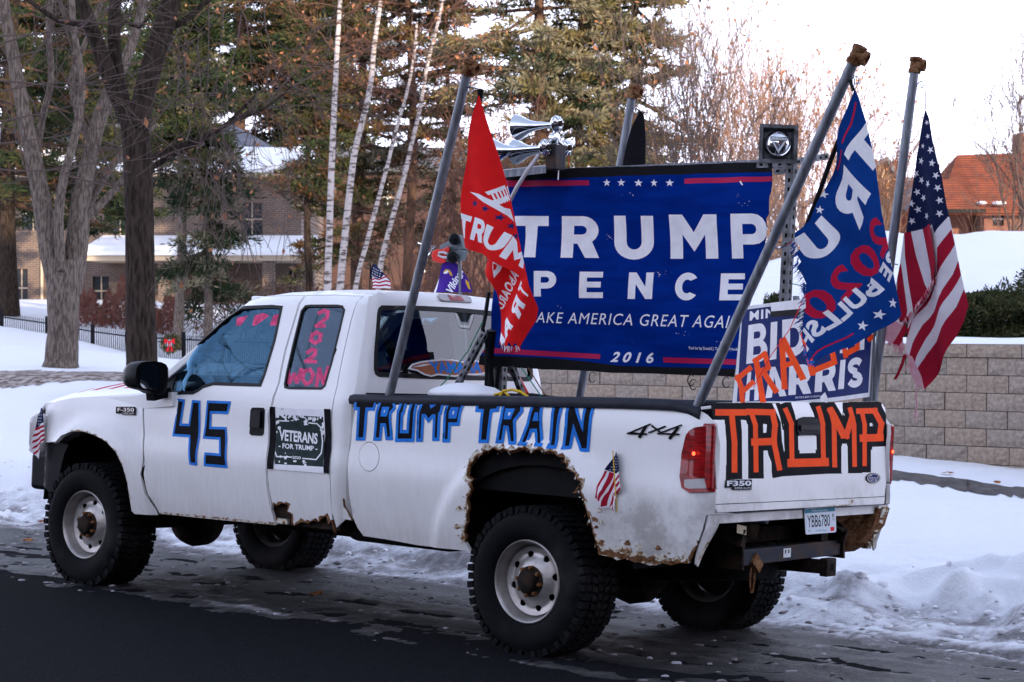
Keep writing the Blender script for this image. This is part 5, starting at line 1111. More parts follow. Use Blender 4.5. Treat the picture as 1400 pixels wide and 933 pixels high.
c = onT(640, 536, 1, -.55); blob('snow_cap', (c[0], c[1], c[2]-.01), (.235, .22, .055), 'snow_clean', tarp, 3, 3, .12)
cordo = truck_thing('yellow_cord', onT(700, 545, 1, -.7), 'looped yellow cord lying on the bed edge behind the cab', 'cord')
b = MB(); b.tube([onT(*p, 1, -.72) for p in ((683, 543), (688, 535), (700, 533), (712, 536), (722, 543))], .008, 6); b.tube([onT(*p, 1, -.66) for p in ((676, 540), (690, 536), (697, 543))], .007, 6); b.build('cord_loop', 'yellow', cordo)
tb = truck_thing('black_case', onT(715, 546, 1, -.5), 'black bag lying in the bed below the banner', 'bag')
c = onT(715, 549, 1, -.45); blob('bag_body', (c[0], c[1], 1.33), (.30, .22, .07), 'blackcloth', tb, 6)
# ---- on the roof, far side
fs = truck_thing('small_striped_flag', onT(517, 398, 1, .45), 'small striped flag with stars flying above the cab roof', 'flag')
def sf(px, py): p = onT(px, py, 1, .45); return (float(p[0]), float(p[2]))
S8 = lambda l: [sf(*p) for p in zm(l, 420, 330, 4.056)]
sr = [(1, [S8([(350, 195), (400, 200), (430, 185), (460, 230), (455, 275), (350, 275)])])]
for i in range(4):
    y = 208+i*17; sr.append((2, [S8([(345, y), (380, y-6+i*2), (410, y+2), (440, y-16+i*6), (462, y-4+i*4), (462, y+4+i*4), (440, y-7+i*6), (410, y+11), (380, y+3+i*2), (345, y+9)])]))
sr.append((0, [S8([(365, 125), (395, 140), (420, 165), (432, 185), (420, 205), (395, 213), (365, 200), (335, 190)])]))
for i in range(5):
    for j in range(4): sr.append((1, [S8(star(358+i*15-j*3, 148+j*14+i*5, 5, .3))]))
sheet('cloth', S8([(350, 128), (370, 125), (395, 140), (420, 165), (440, 190), (455, 220), (455, 262), (352, 264), (356, 230), (335, 195), (340, 160)]), [], sr, lambda X, Z: (X, .45+.02*math.sin(28*X), Z), ['canton', 'oldwhite', 'oldred'], .03, fs, .003)
b = MB(); b.tube([(sf(504, 400)[0], .46, 1.93), (sf(505, 361)[0], .46, sf(505, 361)[1])], .004, 6); b.build('stick', 'black', fs)
vf = truck_thing('purple_flag', onT(617, 398, 1, .35), 'purple team flag with gold and white print standing above the cab roof', 'flag')
def vp(px, py): p = onT(px, py, 1, .35); return (float(p[0]), float(p[2]))
V9 = lambda l: [vp(*p) for p in zm(l, 560, 300, 9.33)]
sheet('cloth', V9([(470, 535), (600, 560), (650, 650), (720, 780), (755, 900), (755, 930), (270, 930), (290, 890), (400, 740), (430, 640)]), [],
      [(1, [V9([(395, 745), (290, 890), (270, 930), (305, 930), (350, 850)])]), (2, [V9([(465, 680), (500, 640), (540, 650), (560, 690), (570, 730), (545, 715), (530, 680), (500, 695)])]), (1, [V9([(470, 690), (510, 655), (530, 665), (515, 695), (480, 700)])]), (1, text_quad('Vikings', *V9([(500, 905), (620, 620), (680, 660), (600, 960)]), shear=.3, bold=.03)),
       (2, [V9([(680, 760), (720, 800), (740, 900), (715, 880), (690, 820)])])], lambda X, Z: (X, .35+.03*math.sin(18*X+3*Z), Z), ['purple', 'decalwhite', 'gold'], .03, vf, .003)
tool = truck_thing('roof_gadget', onT(618, 355, 1, .35), 'red plastic tool with grey bracket and black knobs above the purple flag', 'tool')
def g9(x, y, yy=.35): return Vector(onT(560+x/9.33, 300+y/9.33, 1, yy))
b = MB(); V = [g9(*p, yy) for yy in (.30, .40) for p in ((285, 410), (330, 388), (430, 380), (500, 340), (520, 400), (470, 450), (460, 560), (380, 560), (300, 530), (280, 470))]; n = 10
b.add(V, [tuple(range(n)), tuple(range(2*n-1, n-1, -1))]+[(i, n+i, n+(i+1) % n, (i+1) % n) for i in range(n)]); bevel(b.build('red_housing', 'redplastic', tool), .01, 3)
b = MB(); b.bar(g9(430, 430), g9(690, 290), .10, .05, (0, 1, 0)); b.bar(g9(540, 390), g9(700, 470), .07, .05, (0, 1, 0)); bevel(b.build('bracket', 'greyplastic', tool), .008)
for p in ((575, 255), (550, 490)):
    b = MB(); c = g9(*p, .29); b.lathe([(0, -.03), (.028, -.028), (.038, -.01), (.038, .015), (.025, .03), (0, .03)], c, (.5, -.85, 0), 20); smoothang(b.build('knob', 'black', tool), 50)
b = MB(); b.tube([g9(*p, .29) for p in ((490, 490), (420, 485), (370, 460), (375, 425), (430, 420), (480, 440))], .008, 6); b.build('handle_loop', 'hose', tool)
b = MB(); b.tube([g9(*p, .36) for p in ((620, 330), (640, 600), (645, 1000))], .012, 6); b.build('support_rod', 'galv', tool)
b = MB()
for a_, c_ in (((230, 345), (340, 345)), ((230, 460), (330, 350)), ((270, 360), (300, 385)), ((100, 300), (150, 315))): b.tube([g9(*a_, .1), g9(*c_, .2)], .004, 5)
b.build('wire_twist', 'chrome', tool)
# ---- small flags stuck to the body
def small_flag(pxf, oz, outl, can, strp, label, fnm, nst, mapf, starbox):
    t = truck_thing('small_striped_flag', t_base, label, 'flag'); return t
t1 = truck_thing('small_striped_flag', (*[float(v) for v in onT(845, 660, 1, -.97)],), 'small striped flag stuck in the rear quarter behind the rusty wheel arch', 'flag')
QB = lambda l: [sp(*p) for p in B(l)]
r1 = [(1, [QB([(870, 500), (925, 525), (960, 510), (980, 625), (920, 790), (780, 700)])])]
for q in ([(865, 505), (885, 510), (815, 690), (790, 680)], [(893, 513), (915, 525), (860, 650), (835, 705), (815, 695), (850, 630)], [(915, 540), (925, 570), (875, 730), (845, 740), (850, 700), (880, 640)], [(912, 640), (915, 690), (905, 720), (885, 745), (895, 700)], [(925, 552), (962, 530), (964, 548), (920, 580)], [(918, 600), (966, 570), (968, 590), (915, 625)], [(915, 650), (970, 608), (973, 626), (920, 670)], [(905, 715), (918, 780), (900, 760)]): r1.append((2, [QB(q)]))
r1.append((0, [QB([(933, 385), (955, 480), (957, 512), (925, 527), (900, 512), (873, 497), (905, 430)])]))
for i in range(6):
    for j in range(1+i//1 if i < 4 else 4):
        x = 930-i*7+j*13; y = 412+i*18; r1.append((1, [QB(star(x, y, 4.5, .2))]))
sheet('cloth', QB([(933, 385), (948, 430), (955, 480), (960, 530), (973, 608), (973, 628), (940, 655), (925, 690), (921, 785), (905, 755), (885, 745), (850, 740), (845, 728), (815, 700), (790, 680), (800, 645), (840, 570), (873, 497), (905, 430)]), [], r1, lambda X, Z: (X, -(wside(X, Z)+.02+.014*math.sin(60*X+10*Z)), Z), ['canton', 'oldwhite', 'oldred'], .02, t1, .002)
b = MB(); q = QB([(936, 380), (925, 775)]); b.tube([(q[0][0], -.975, q[0][1]), (q[1][0], -.985, q[1][1])], .003, 5); b.build('stick', 'yellow', t1)
t2 = truck_thing('small_striped_flag', (*[float(v) for v in onT(55, 600, 1, -.9)],), 'small faded striped flag draped over the front corner of the truck', 'flag')
def nf(px, py): p = onT(px, py, 1, -.93); return (float(p[0]), float(p[2]))
Q2 = lambda l: [nf(*p) for p in zm(l, 20, 520, 3.11)]
r2 = [(1, [Q2([(75, 180), (140, 180), (140, 350), (60, 350)])])]
for i in range(5): r2.append((2, [Q2([(85, 205+i*26), (112, 196+i*22), (142, 190+i*18), (142, 199+i*18), (112, 208+i*22), (80, 218+i*26)])]))
r2.append((0, [Q2([(118, 118), (133, 120), (137, 180), (118, 188), (92, 205), (100, 150)])]))
for i in range(5):
    for j in range(3): r2.append((1, [Q2(star(106+j*11+i*-1, 135+i*13, 3.4))]))
sheet('cloth', Q2([(118, 118), (133, 120), (137, 170), (140, 235), (137, 262), (118, 270), (116, 310), (104, 335), (90, 320), (74, 300), (80, 260), (92, 205), (100, 150)]), [], r2, lambda X, Z: (X, -.945+.015*math.sin(40*X), Z), ['canton', 'oldwhite', 'oldred'], .03, t2, .002)
# ================================================================== GROUND, WALL, HOUSES, TREES (level world frame)
M['asphalt'] = mat('asphalt', (.005, .0052, .007), .95, c2=(.016, .0165, .021), scale=70, bump=1.0, bscale=110, spec=.03, p0=.38, p1=.66)
def snow_mat():
    m = bpy.data.materials.new('street_snow'); m.use_nodes = True; nt = m.node_tree; b = nt.nodes['Principled BSDF']; b.inputs['Roughness'].default_value = .75
    tc = nt.nodes.new('ShaderNodeTexCoord'); at = nt.nodes.new('ShaderNodeAttribute'); at.attribute_name = 'dirt'
    n = _noise(nt, 5, 8, tc.outputs['Object'], .7); n2 = _noise(nt, 38, 6, tc.outputs['Object'], .7)
    mt = nt.nodes.new('ShaderNodeMath'); mt.operation = 'ADD'; nt.links.new(at.outputs['Fac'], mt.inputs[0])
    m2 = nt.nodes.new('ShaderNodeMath'); m2.operation = 'MULTIPLY_ADD'; nt.links.new(n.outputs['Fac'], m2.inputs[0]); m2.inputs[1].default_value = .9; m2.inputs[2].default_value = -.45; nt.links.new(m2.outputs[0], mt.inputs[1])
    r = nt.nodes.new('ShaderNodeValToRGB'); e = r.color_ramp.elements
    e[0].position = .18; e[0].color = (.80, .82, .87, 1); e[1].position = .95; e[1].color = (.007, .007, .009, 1)
    for p, c in ((.38, (.58, .59, .64)), (.55, (.22, .205, .22)), (.72, (.042, .037, .038))): x = e.new(p); x.color = (*c, 1)
    nt.links.new(mt.outputs[0], r.inputs[0]); nt.links.new(r.outputs[0], b.inputs['Base Color'])
    bp = nt.nodes.new('ShaderNodeBump'); bp.inputs['Strength'].default_value = .6; bp.inputs['Distance'].default_value = .035
    a2 = nt.nodes.new('ShaderNodeMath'); a2.operation = 'ADD'; nt.links.new(n.outputs['Fac'], a2.inputs[0]); nt.links.new(n2.outputs['Fac'], a2.inputs[1]); nt.links.new(a2.outputs[0], bp.inputs['Height']); nt.links.new(bp.outputs[0], b.inputs['Normal'])
    rr_ = _ramp(nt, at.outputs['Fac'], .3, (.8, .8, .8), .9, (.55, .55, .55)); nt.links.new(rr_.outputs[0], b.inputs['Roughness'])
    return m
M['snow'] = snow_mat()
def w2t(p): return MT.T@(np.array(p, float)-CW)+CT
# smooth noise on arrays
def vnoise(x, y, seed=0):
    xi = np.floor(x).astype(int); yi = np.floor(y).astype(int); xf = x-xi; yf = y-yi; u = xf*xf*(3-2*xf); v = yf*yf*(3-2*yf)
    def h(a, b):
        n = (a*374761393+b*668265263+seed*1442695041) & 0x7fffffff; n = ((n ^ (n >> 13))*1274126177) & 0x7fffffff; return ((n ^ (n >> 16)) & 0xffff)/65535.
    return (h(xi, yi)*(1-u)+h(xi+1, yi)*u)*(1-v)+(h(xi, yi+1)*(1-u)+h(xi+1, yi+1)*u)*v
def fbm(x, y, o=4, seed=0):
    s = 0; a = .5
    for i in range(o): s = s+a*vnoise(x*2**i, y*2**i, seed+i*17); a *= .5
    return s
# control points: road plane samples and measured points
cp = []
for X in (-30, -20, -12, -6, 0, 5, 10):
    for Y in (-20, -10, -4, 1.2): cp.append(t2w((X, Y, 0)))
for X in (-20, -14, -8, -4, 0, 4): cp.append(t2w((X, 3.0, .16)))
for px, py, d in ((1400, 696, 19.2), (1222, 682, 19.2), (1400, 682, 20.3), (1220, 667, 20.3), (1400, 651, 22.5), (1225, 640, 22.9), (1000, 628, 24.5), (760, 625, 26.5), (560, 610, 28.2),
                  (0, 541, 27), (130, 533, 27.3), (300, 545, 27.6), (0, 517, 29), (130, 517, 29.2), (300, 530, 29.2), (80, 513, 30), (230, 520, 31), (0, 480, 38), (0, 455, 50), (120, 478, 48), (230, 502, 47), (400, 505, 48), (-150, 440, 50), (-300, 600, 24)):
    cp.append(onW(px, py, 1, d))
for x, y, z in ((-30, 75, 2.4), (-12, 75, 2.3), (0, 70, 1.4), (12, 60, 2.4), (30, 60, 3), (-45, 50, 1.6), (45, 40, 2), (0, 95, 2.5), (-40, 95, 2.8), (40, 95, 3), (20, 24, .1), (30, 30, .5)): cp.append(np.array((x, y, z)))
cp = np.array(cp)
def U(r2): return np.where(r2 > 1e-12, r2*np.log(np.maximum(r2, 1e-12)), 0)
K = U(((cp[:, None, :2]-cp[None, :, :2])**2).sum(2))+np.eye(len(cp))*.4; Pm = np.hstack([np.ones((len(cp), 1)), cp[:, :2]])
sol_ = np.linalg.solve(np.block([[K, Pm], [Pm.T, np.zeros((3, 3))]]), np.concatenate([cp[:, 2], np.zeros(3)]))
def tps(x, y):
    s = sh = np.zeros(x.shape)
    r = sol_[-3]+sol_[-2]*x+sol_[-1]*y
    for i in range(len(cp)): r = r+sol_[i]*U((x-cp[i, 0])**2+(y-cp[i, 1])**2)
    return r
P0 = onW(1400, 651, 1, 22.5)[:2]; WD = np.array((-.80, .60)); WN = np.array((.60, .80))      # wall line runs left-back, WN points behind it
def wallc(x, y): d = np.array([x-P0[0], y-P0[1]]); return WD[0]*d[0]+WD[1]*d[1], WN[0]*d[0]+WN[1]*d[1]
def sst(a, b, x): t = np.clip((x-a)/(b-a), 0, 1); return t*t*(3-2*t)
WALLTOP = CAMH-(471-440)/2728*22.6
def ground(x, y, terrace=True):
    """height and dirt of the snow and road surface"""
    x = np.asarray(x, float); y = np.asarray(y, float)
    xt = MT[0, 0]*(x-CW[0])+MT[1, 0]*(y-CW[1])+MT[2, 0]*(0-CW[2])+CT[0]
    yt = MT[0, 1]*(x-CW[0])+MT[1, 1]*(y-CW[1])+MT[2, 1]*(0-CW[2])+CT[1]
    # road plane: z_t = 0
    zr = CW[2]-(MT[0, 2]*(x-CW[0])+MT[1, 2]*(y-CW[1])+CT[2])/MT[2, 2]
    far = sst(70, 95, np.hypot(x, y-0)); base = tps(np.clip(x, -60, 60), np.clip(y, -10, 100)); base = base*(1-far)+2.6*far
    m = sst(1.2, 3.2, yt); z = zr*(1-m)+base*m; behind = sst(0, -40, yt); z = np.where(yt < 1.2, (zr-.006)*(1-sst(25, 60, np.hypot(x, y)))+0*sst(25, 60, np.hypot(x, y)), z)
    # retaining terrace
    s, d = wallc(x, y); inside = sst(-.02, .10, d)*sst(8.9, 8.5, s)*sst(-14, -8.2, s)*(1. if terrace else 0.)
    dd = np.maximum(d, 0); zt = WALLTOP-.05+.10*sst(.1, .7, dd)+.25*sst(1.5, 3, dd)+.62*sst(2.6, 6.2, dd)+1.0*sst(6, 14, dd)+.28*(fbm(x*.7, y*.7, 4, 5)-.45)*sst(1.5, 4, dd)
    zt = np.where(dd > 30, zt*(1-sst(30, 50, dd))+z*sst(30, 50, dd), zt)
    z = z*(1-inside)+np.maximum(zt, z)*inside
    n1 = fbm(xt*.9, yt*.9, 4, 3); n2 = fbm(xt*4.5, yt*4.5, 4, 9); n3 = fbm(xt*14, yt*14, 3, 21); ns = fbm(xt*.7, yt*6, 4, 31)
    edge = yt-1.50+(n1-.5)*.9
    bank = sst(-.15, .55, edge); ridge = np.exp(-((edge-.9)/.65)**2)
    notterr = 1-inside
    snowdist = sst(6.8, 7.4, yt+.4*(n1-.5))*sst(9.6, 9.1, yt-.2*(n1-.5))
    z = z+notterr*(bank*(.10+.10*(n1-.4))+.30*ridge*(n1*1.6-.1)+bank*.15*(n2-.5)*np.exp(-np.maximum(edge, 0)*.55)+bank*.06*(fbm(xt*1.8, yt*1.8, 3, 88)-.5)+bank*.022*(n3-.5)*np.exp(-np.maximum(edge, 0)*.6)+bank*.06*(fbm(xt*.5, yt*.5, 3, 77)-.5))
    rbm = random.Random(44)
    for _ in range(110):
        X_, Y_, h_, r_ = rbm.uniform(-8, 6), 2.15+rbm.gauss(0, .28), rbm.uniform(.02, .085), rbm.uniform(.08, .26)
        if X_ > .5: Y_ += rbm.uniform(0, .7); h_ *= 1.35
        q = ((xt-X_)/r_/1.3)**2+((yt-Y_)/r_)**2; z = z+np.where(q < 4, h_*np.exp(-q**1.4)*(.7+.6*n2), 0)*(1-inside)
    # slush: lumps and ruts on the parking lane
    slush = sst(-2.6, -.9, yt)*(1-bank); ruts = (ns-.5)*1.4+(n2-.5)*.6
    z = z+(1-bank)*(-.018+.034*sst(-2.5, -.5, yt+1.3*(n1-.5)+1.0*(ns-.5)+.5*(n2-.5)))+sst(-2.9, -.6, yt)*(1-bank)*(.052*(ns-.46)+.030*(n2-.5)+.020*(n3-.5)+.016*(fbm(xt*9, yt*22, 3, 41)-.5))+sst(-1.2, .9, yt)*(1-bank)*.008
    edge_slush = sst(-.5, .0, edge+.3)*(1-bank)
    z = z+edge_slush*.05*n2
    stk = fbm(xt*1.3, yt*24, 3, 91); wet = np.clip(.20+ruts*1.3+.8*(n3-.5)+1.6*(stk-.5), 0, 1)
    dirt = .97-.46*wet*sst(-2.9, -1.2, yt)-.30*edge_slush-.20*sst(.0, 1.5, yt)*(1-bank)+.12*(n1-.5)
    dirt = dirt*(1-bank)+bank*(.36*np.exp(-np.maximum(edge, 0)*2.2)+.14*np.maximum(0, n2-.55)*np.exp(-np.maximum(edge, 0)))
    return z, dirt, xt, yt, inside, bank
def grid_sheet(name, xs, ys, m, terrace=False, dz=0, sd=False):
    X, Y = np.meshgrid(xs, ys); P = X.ravel(), Y.ravel()
    if sd: P = P0[0]+WD[0]*P[0]+WN[0]*P[1], P0[1]+WD[1]*P[0]+WN[1]*P[1]
    z, dirt, xt, yt, ins, bank = ground(*P, terrace); nx, ny = len(xs), len(ys)
    V = np.stack([P[0], P[1], z+dz], 1); i, j = np.meshgrid(np.arange(nx-1), np.arange(ny-1)); a = (j*nx+i).ravel(); F = np.stack([a, a+1, a+nx+1, a+nx], 1)
    me = bpy.data.meshes.new(name); me.vertices.add(len(V)); me.vertices.foreach_set('co', V.ravel()); me.loops.add(F.size); me.loops.foreach_set('vertex_index', F.ravel().astype(np.int32)); me.polygons.add(len(F)); me.polygons.foreach_set('loop_start', np.arange(0, F.size, 4, dtype=np.int32)); me.polygons.foreach_set('use_smooth', np.ones(len(F), bool)); me.update(calc_edges=True)
    a_ = me.attributes.new('dirt', 'FLOAT', 'POINT'); a_.data.foreach_set('value', dirt.astype(np.float32)); me.materials.append(M[m]); me.validate()
    o = bpy.data.objects.new(name, me); COL.objects.link(o); return tag(o, kind='structure')
def spaced(a, b, near, fine, k):
    """coordinates from a to b, fine near the interval `near`, growing outwards"""
    out = list(np.arange(near[0], near[1], fine)); s = fine; x = near[1]
    while x < b: out.append(x); s *= k; x += s
    out.append(b); s = fine; x = near[0]-fine; l = []
    while x > a: l.append(x); s *= k; x -= s
    l.append(a); return np.array(sorted(l)+out)
gx = spaced(-900, 900, (-7.5, 6.5), .05, 1.045); gy = spaced(-900, 1500, (8.0, 19.0), .05, 1.03)
grid_sheet('snowy_ground', gx, gy, 'snow')
grid_sheet('snowy_terrace', np.concatenate([np.arange(-16, -9, .5), np.arange(-9, 8.4, .12), [8.5, 8.6, 8.7, 8.8, 8.9, 9.0]])[::-1], np.concatenate([[.10], np.arange(.12, 8, .12), np.arange(8, 60, .8)]), 'snow', True, .01, True)
# the asphalt proper, just under the slush film on the near lane
pv = [t2w(p) for p in ((-60, -12, .006), (40, -12, .006), (40, -2.15, .006), (-60, -2.15, .006))]
rx = np.linspace(-60, 40, 300); edge_n = [(x, 1.25) for x in rx]
V = [t2w((x, y, .004)) for x, y in edge_n]+[t2w((x, -12, .004)) for x, _ in edge_n]; n = len(rx)
tag(obj('road', V, [(i+1, i, n+i, n+i+1) for i in range(n-1)], 'asphalt'), kind='structure')
def gz(x, y): return float(ground(np.array([x]), np.array([y]))[0][0])
# cleared pavement strip on the right and the gritty one on the left
M['pavement'] = mat('damp_concrete', (.075, .07, .07), .8, c2=(.12, .11, .11), scale=7, bump=.3, bscale=60)
M['grit'] = mat('gritty_ice', (.12, .09, .08), .85, c2=(.45, .40, .38), scale=9, bump=.8, bscale=40, p0=.42, p1=.6)
def strip(name, pa, pb, m, seed, dz=.03, jag_=.12, n=60):
    """ribbon between two measured edge lines lying on the ground"""
    V = []; rr2 = random.Random(seed); na = len(pa)
    for k in range(n+1):
        t = k/n*(na-1); i = min(int(t), na-2); f = t-i
        for P in (pa, pb):
            p = P[i]*(1-f)+P[i+1]*f; x, y = p[0]+rr2.uniform(-jag_, jag_)*.3, p[1]+rr2.uniform(-jag_, jag_); V.append((x, y))
    M_ = []
    for k in range(n+1):
        a, c = V[2*k], V[2*k+1]
        for f in (0, .25, .5, .75, 1): x = a[0]*(1-f)+c[0]*f; y = a[1]*(1-f)+c[1]*f; M_.append((x, y, gz(x, y)+dz*(1 if 0 < f < 1 else .2)))
    F = [(k*5+i, k*5+i+1, k*5+i+6, k*5+i+5) for k in range(n) for i in range(4)]
    return tag(obj(name, M_, F, m, smooth=True), kind='structure')
def GP(px, py, d): return onW(px, py, 1, d)
strip('pavement', [GP(1560, 712, 18.2), GP(1400, 696, 19.2), GP(1222, 682, 19.9), GP(1000, 668, 21)], [GP(1560, 694, 19.2), GP(1400, 682, 20.3), GP(1222, 667, 21), GP(1000, 652, 22.2)], 'pavement', 4)
strip('pavement', [GP(-150, 548, 26.5), GP(0, 541, 27), GP(130, 533, 27.3), GP(300, 540, 27.6)], [GP(-150, 520, 28.7), GP(0, 517, 29), GP(130, 517, 29.2), GP(300, 528, 29.3)], 'grit', 5, .03)
# ---- dead leaves and dark clods
M['leaf'] = mat('dead_leaf', (.20, .06, .02), .8, c2=(.32, .13, .05), scale=20)
def leaf(px, py, d, label, s=.06):
    p = GP(px, py, d); z = gz(p[0], p[1]); b = MB(); rr2 = random.Random(px); pts = [(math.cos(a)*s*rr2.uniform(.5, 1.2), math.sin(a)*s*.7*rr2.uniform(.5, 1.2), rr2.uniform(.005, .03)) for a in np.linspace(0, 2*PI, 11)[:-1]]
    b.add([(0, 0, .03)]+pts, [(0, i+1, (i+1) % 10+1) for i in range(10)]); o = b.build('dead_leaf', 'leaf'); solid(o, .002); o.location = (p[0], p[1], z+.005); tag(o, label, 'leaf', 'dead leaves on the snow')
leaf(1295, 663, 21.3, 'curled brown leaf on the snow between the block wall and the pavement', .09); leaf(1363, 676, 20.6, 'small brown leaf at the far edge of the pavement on the right', .06)
leaf(62, 708, 17.0, 'brown leaf on the slush in front of the front bumper', .07); leaf(38, 750, 15.6, 'brown leaf on the icy road left of the front wheel', .06); leaf(433, 817, 12.9, 'brown leaf on the slush midway between the wheels', .05)
# chunks of ploughed snow as real lumps
rr2 = random.Random(21); ck = []
bmv = bmesh.new(); bmesh.ops.create_icosphere(bmv, subdivisions=2, radius=1); IV = np.array([tuple(v.co) for v in bmv.verts]); IF = [[v.index for v in f.verts] for f in bmv.faces]; bmv.free()
V = []; F = []
for i in range(520):
    X = rr2.uniform(-9, 4.5); Y = 1.75+rr2.gauss(.1, .28) if rr2.random() < .75 else rr2.uniform(1.2, 2.9)
    w = t2w((X, Y, 0)); s = rr2.uniform(.008, .028)*(1.8 if rr2.random() < .05 else 1); z = gz(w[0], w[1]); k = np.array([rr2.uniform(.7, 1.4), rr2.uniform(.7, 1.4), rr2.uniform(.5, .9)])*s
    q = IV*(1+.22*np.sin(IV[:, [1]]*4+i)*np.cos(IV[:, [2]]*5+i*2))*k+np.array([w[0], w[1], z+s*.2]); n = len(V)*1
    base_ = len(V); V += q.tolist(); F += [[base_+a for a in f] for f in IF]
V2 = []; F2 = []
for i in range(600):
    X = rr2.uniform(-8, 4.5); Y = rr2.uniform(-1.6, 1.6); Y += .4*rr2.random()
    w = t2w((X, Y, 0)); s = rr2.uniform(.006, .020); z = gz(w[0], w[1]); k = np.array([rr2.uniform(.8, 1.8), rr2.uniform(.8, 1.5), rr2.uniform(.35, .7)])*s
    q = IV*(1+.3*np.sin(IV[:, [1]]*4+i)*np.cos(IV[:, [2]]*5+i*2))*k+np.array([w[0], w[1], z]); base_ = len(V2); V2 += q.tolist(); F2 += [[base_+a for a in f] for f in IF]
M['slushlump'] = mat('dirty_slush_lumps', (.16, .14, .14), .6, c2=(.40, .39, .43), scale=2.5, bump=.4, bscale=30)
tag(obj('slush_lumps', V2, F2, 'slushlump', smooth=True), kind='stuff', label='small crumbs of dirty ice scattered over the parking lane')
M['clod'] = mat('snow_lumps', (.80, .81, .85), .8, c2=(.66, .66, .70), scale=3, bump=.4, bscale=30)
tag(obj('snow_lumps', V, F, 'clod', smooth=True), kind='stuff', label='broken lumps of dirty snow along the road edge')
# ---- block retaining wall
BL_W, BL_H = .51, .2035
blockm = [mat('split_block_%s' % n_, c, .9, c2=c2, scale=24, bump=1.0, bscale=20) for n_, c, c2 in (('grey', (.31, .26, .22), (.225, .19, .16)), ('warm', (.335, .27, .215), (.24, .19, .15)), ('pale', (.33, .275, .23), (.235, .195, .16)))]
M['mortar'] = mat('wall_backing', (.05, .045, .045), .95)
wall = empty('retaining_wall', (P0[0], P0[1], gz(P0[0], P0[1])), 0, 'long retaining wall of rough split blocks behind the truck', 'wall')
wo = np.array([P0[0], P0[1], gz(P0[0], P0[1])])
def wobj(name, V, F, m): return obj(name, np.array(V)-wo, F, m, wall)
def block_mesh(seed, h=BL_H, d=.16, w=BL_W):
    r3 = random.Random(seed); g = .006; nx_, nz_ = 6, 3; V = []; F = []
    for j in range(nz_+1):
        for i in range(nx_+1):
            e = i in (0, nx_) or j in (0, nz_); V.append((g+(w-2*g)*i/nx_, 0 if e else -r3.uniform(.010, .045), g*.7+(h-1.4*g)*j/nz_))
    for j in range(nz_):
        for i in range(nx_): a = j*(nx_+1)+i; F.append((a, a+1, a+nx_+2, a+nx_+1))
    n0 = len(V); V += [(g, d, g*.7), (w-g, d, g*.7), (w-g, d, h-g*.7), (g, d, h-g*.7)]
    c = [0, nx_, (nz_+1)*(nx_+1)-1, nz_*(nx_+1)]
    for k in range(4): F.append((c[(k+1) % 4], c[k], n0+k, n0+(k+1) % 4))
    me = bpy.data.meshes.new('block'); me.from_pydata(V, [], F); me.update(); return me
bm_ = []
for k in range(12): me = block_mesh(k); me.materials.append(blockm[k % 3]); bm_.append(me)
cap_ = []
for k in range(4): me = block_mesh(50+k, .155, .34, .66); me.materials.append(blockm[(k+1) % 3]); cap_.append(me)
SMIN, SMAX = -8.0, 8.6; zbase = WALLTOP-.155-7*BL_H
ang = math.atan2(-WD[1], -WD[0])       # block local +x runs rightwards along the wall
nb = 0; rb = random.Random(5); extraV = []; extraF = []
for row in range(9):
    z = WALLTOP-.155-(row+1)*BL_H; s = SMAX-(rb.uniform(0, .5) if row % 2 else 0)
    off = (row % 2)*.5*BL_W+rb.uniform(-.02, .02); k = 0; s = SMAX-off
    while s > SMIN:
        x = P0[0]+WD[0]*s; y = P0[1]+WD[1]*s; g = gz(x-WN[0]*.1, y-WN[1]*.1)
        if z+BL_H > g-.02:
            o = bpy.data.objects.new('block', bm_[rb.randrange(12)]); COL.objects.link(o); o.parent = wall
            o.location = (x-wo[0]+WN[0]*rb.uniform(-.004, .006), y-wo[1]+WN[1]*rb.uniform(-.004, .006), z-wo[2]); o.rotation_euler = (0, 0, ang); nb += 1
        s -= BL_W
s = SMAX
while s > SMIN:
    x = P0[0]+WD[0]*s-WN[0]*.03; y = P0[1]+WD[1]*s-WN[1]*.03; o = bpy.data.objects.new('cap_block', cap_[rb.randrange(4)]); COL.objects.link(o); o.parent = wall; o.location = (x-wo[0], y-wo[1], WALLTOP-.155-wo[2]); o.rotation_euler = (0, 0, ang); s -= .66
b = MB(); a_ = [P0[0]+WD[0]*SMAX+WN[0]*.10, P0[1]+WD[1]*SMAX+WN[1]*.10]; c_ = [P0[0]+WD[0]*SMIN+WN[0]*.10, P0[1]+WD[1]*SMIN+WN[1]*.10]
b.bar(np.array((*a_, WALLTOP-.9))-wo, np.array((*c_, WALLTOP-.9))-wo, .12, 1.6); b.build('backing', 'mortar', wall)
print('blocks', nb)
# snow lying on the wall's left end and top, as a soft long cushion
def cushion(name, s0, s1, d0, d1, h, seed, label=None):
    V = []; F = []; n = int((s1-s0)/.12); r3 = random.Random(seed)
    for i in range(n+1):
        s = s0+(s1-s0)*i/n; hh = h*(.7+.6*float(fbm(np.array([s*1.3]), np.array([seed*1.]), 3, seed)[0]))
        for f, g in ((0, 0), (.06, .55), (.25, .9), (.5, 1), (.8, .95), (1, .6)):
            d = d0+(d1-d0)*f; V.append((P0[0]+WD[0]*s+WN[0]*d, P0[1]+WD[1]*s+WN[1]*d, WALLTOP+.001+hh*g))
    for i in range(n):
        for j in range(5): F.append((i*6+j, i*6+j+1, (i+1)*6+j+1, (i+1)*6+j))
    return tag(obj(name, V, F, 'snow_clean', smooth=True), kind='structure')
cushion('snow_ledge', SMIN, SMAX, .015, .9, .085, 3)
cushion('snow_ledge', 6.3, SMAX, .01, .6, .14, 8)
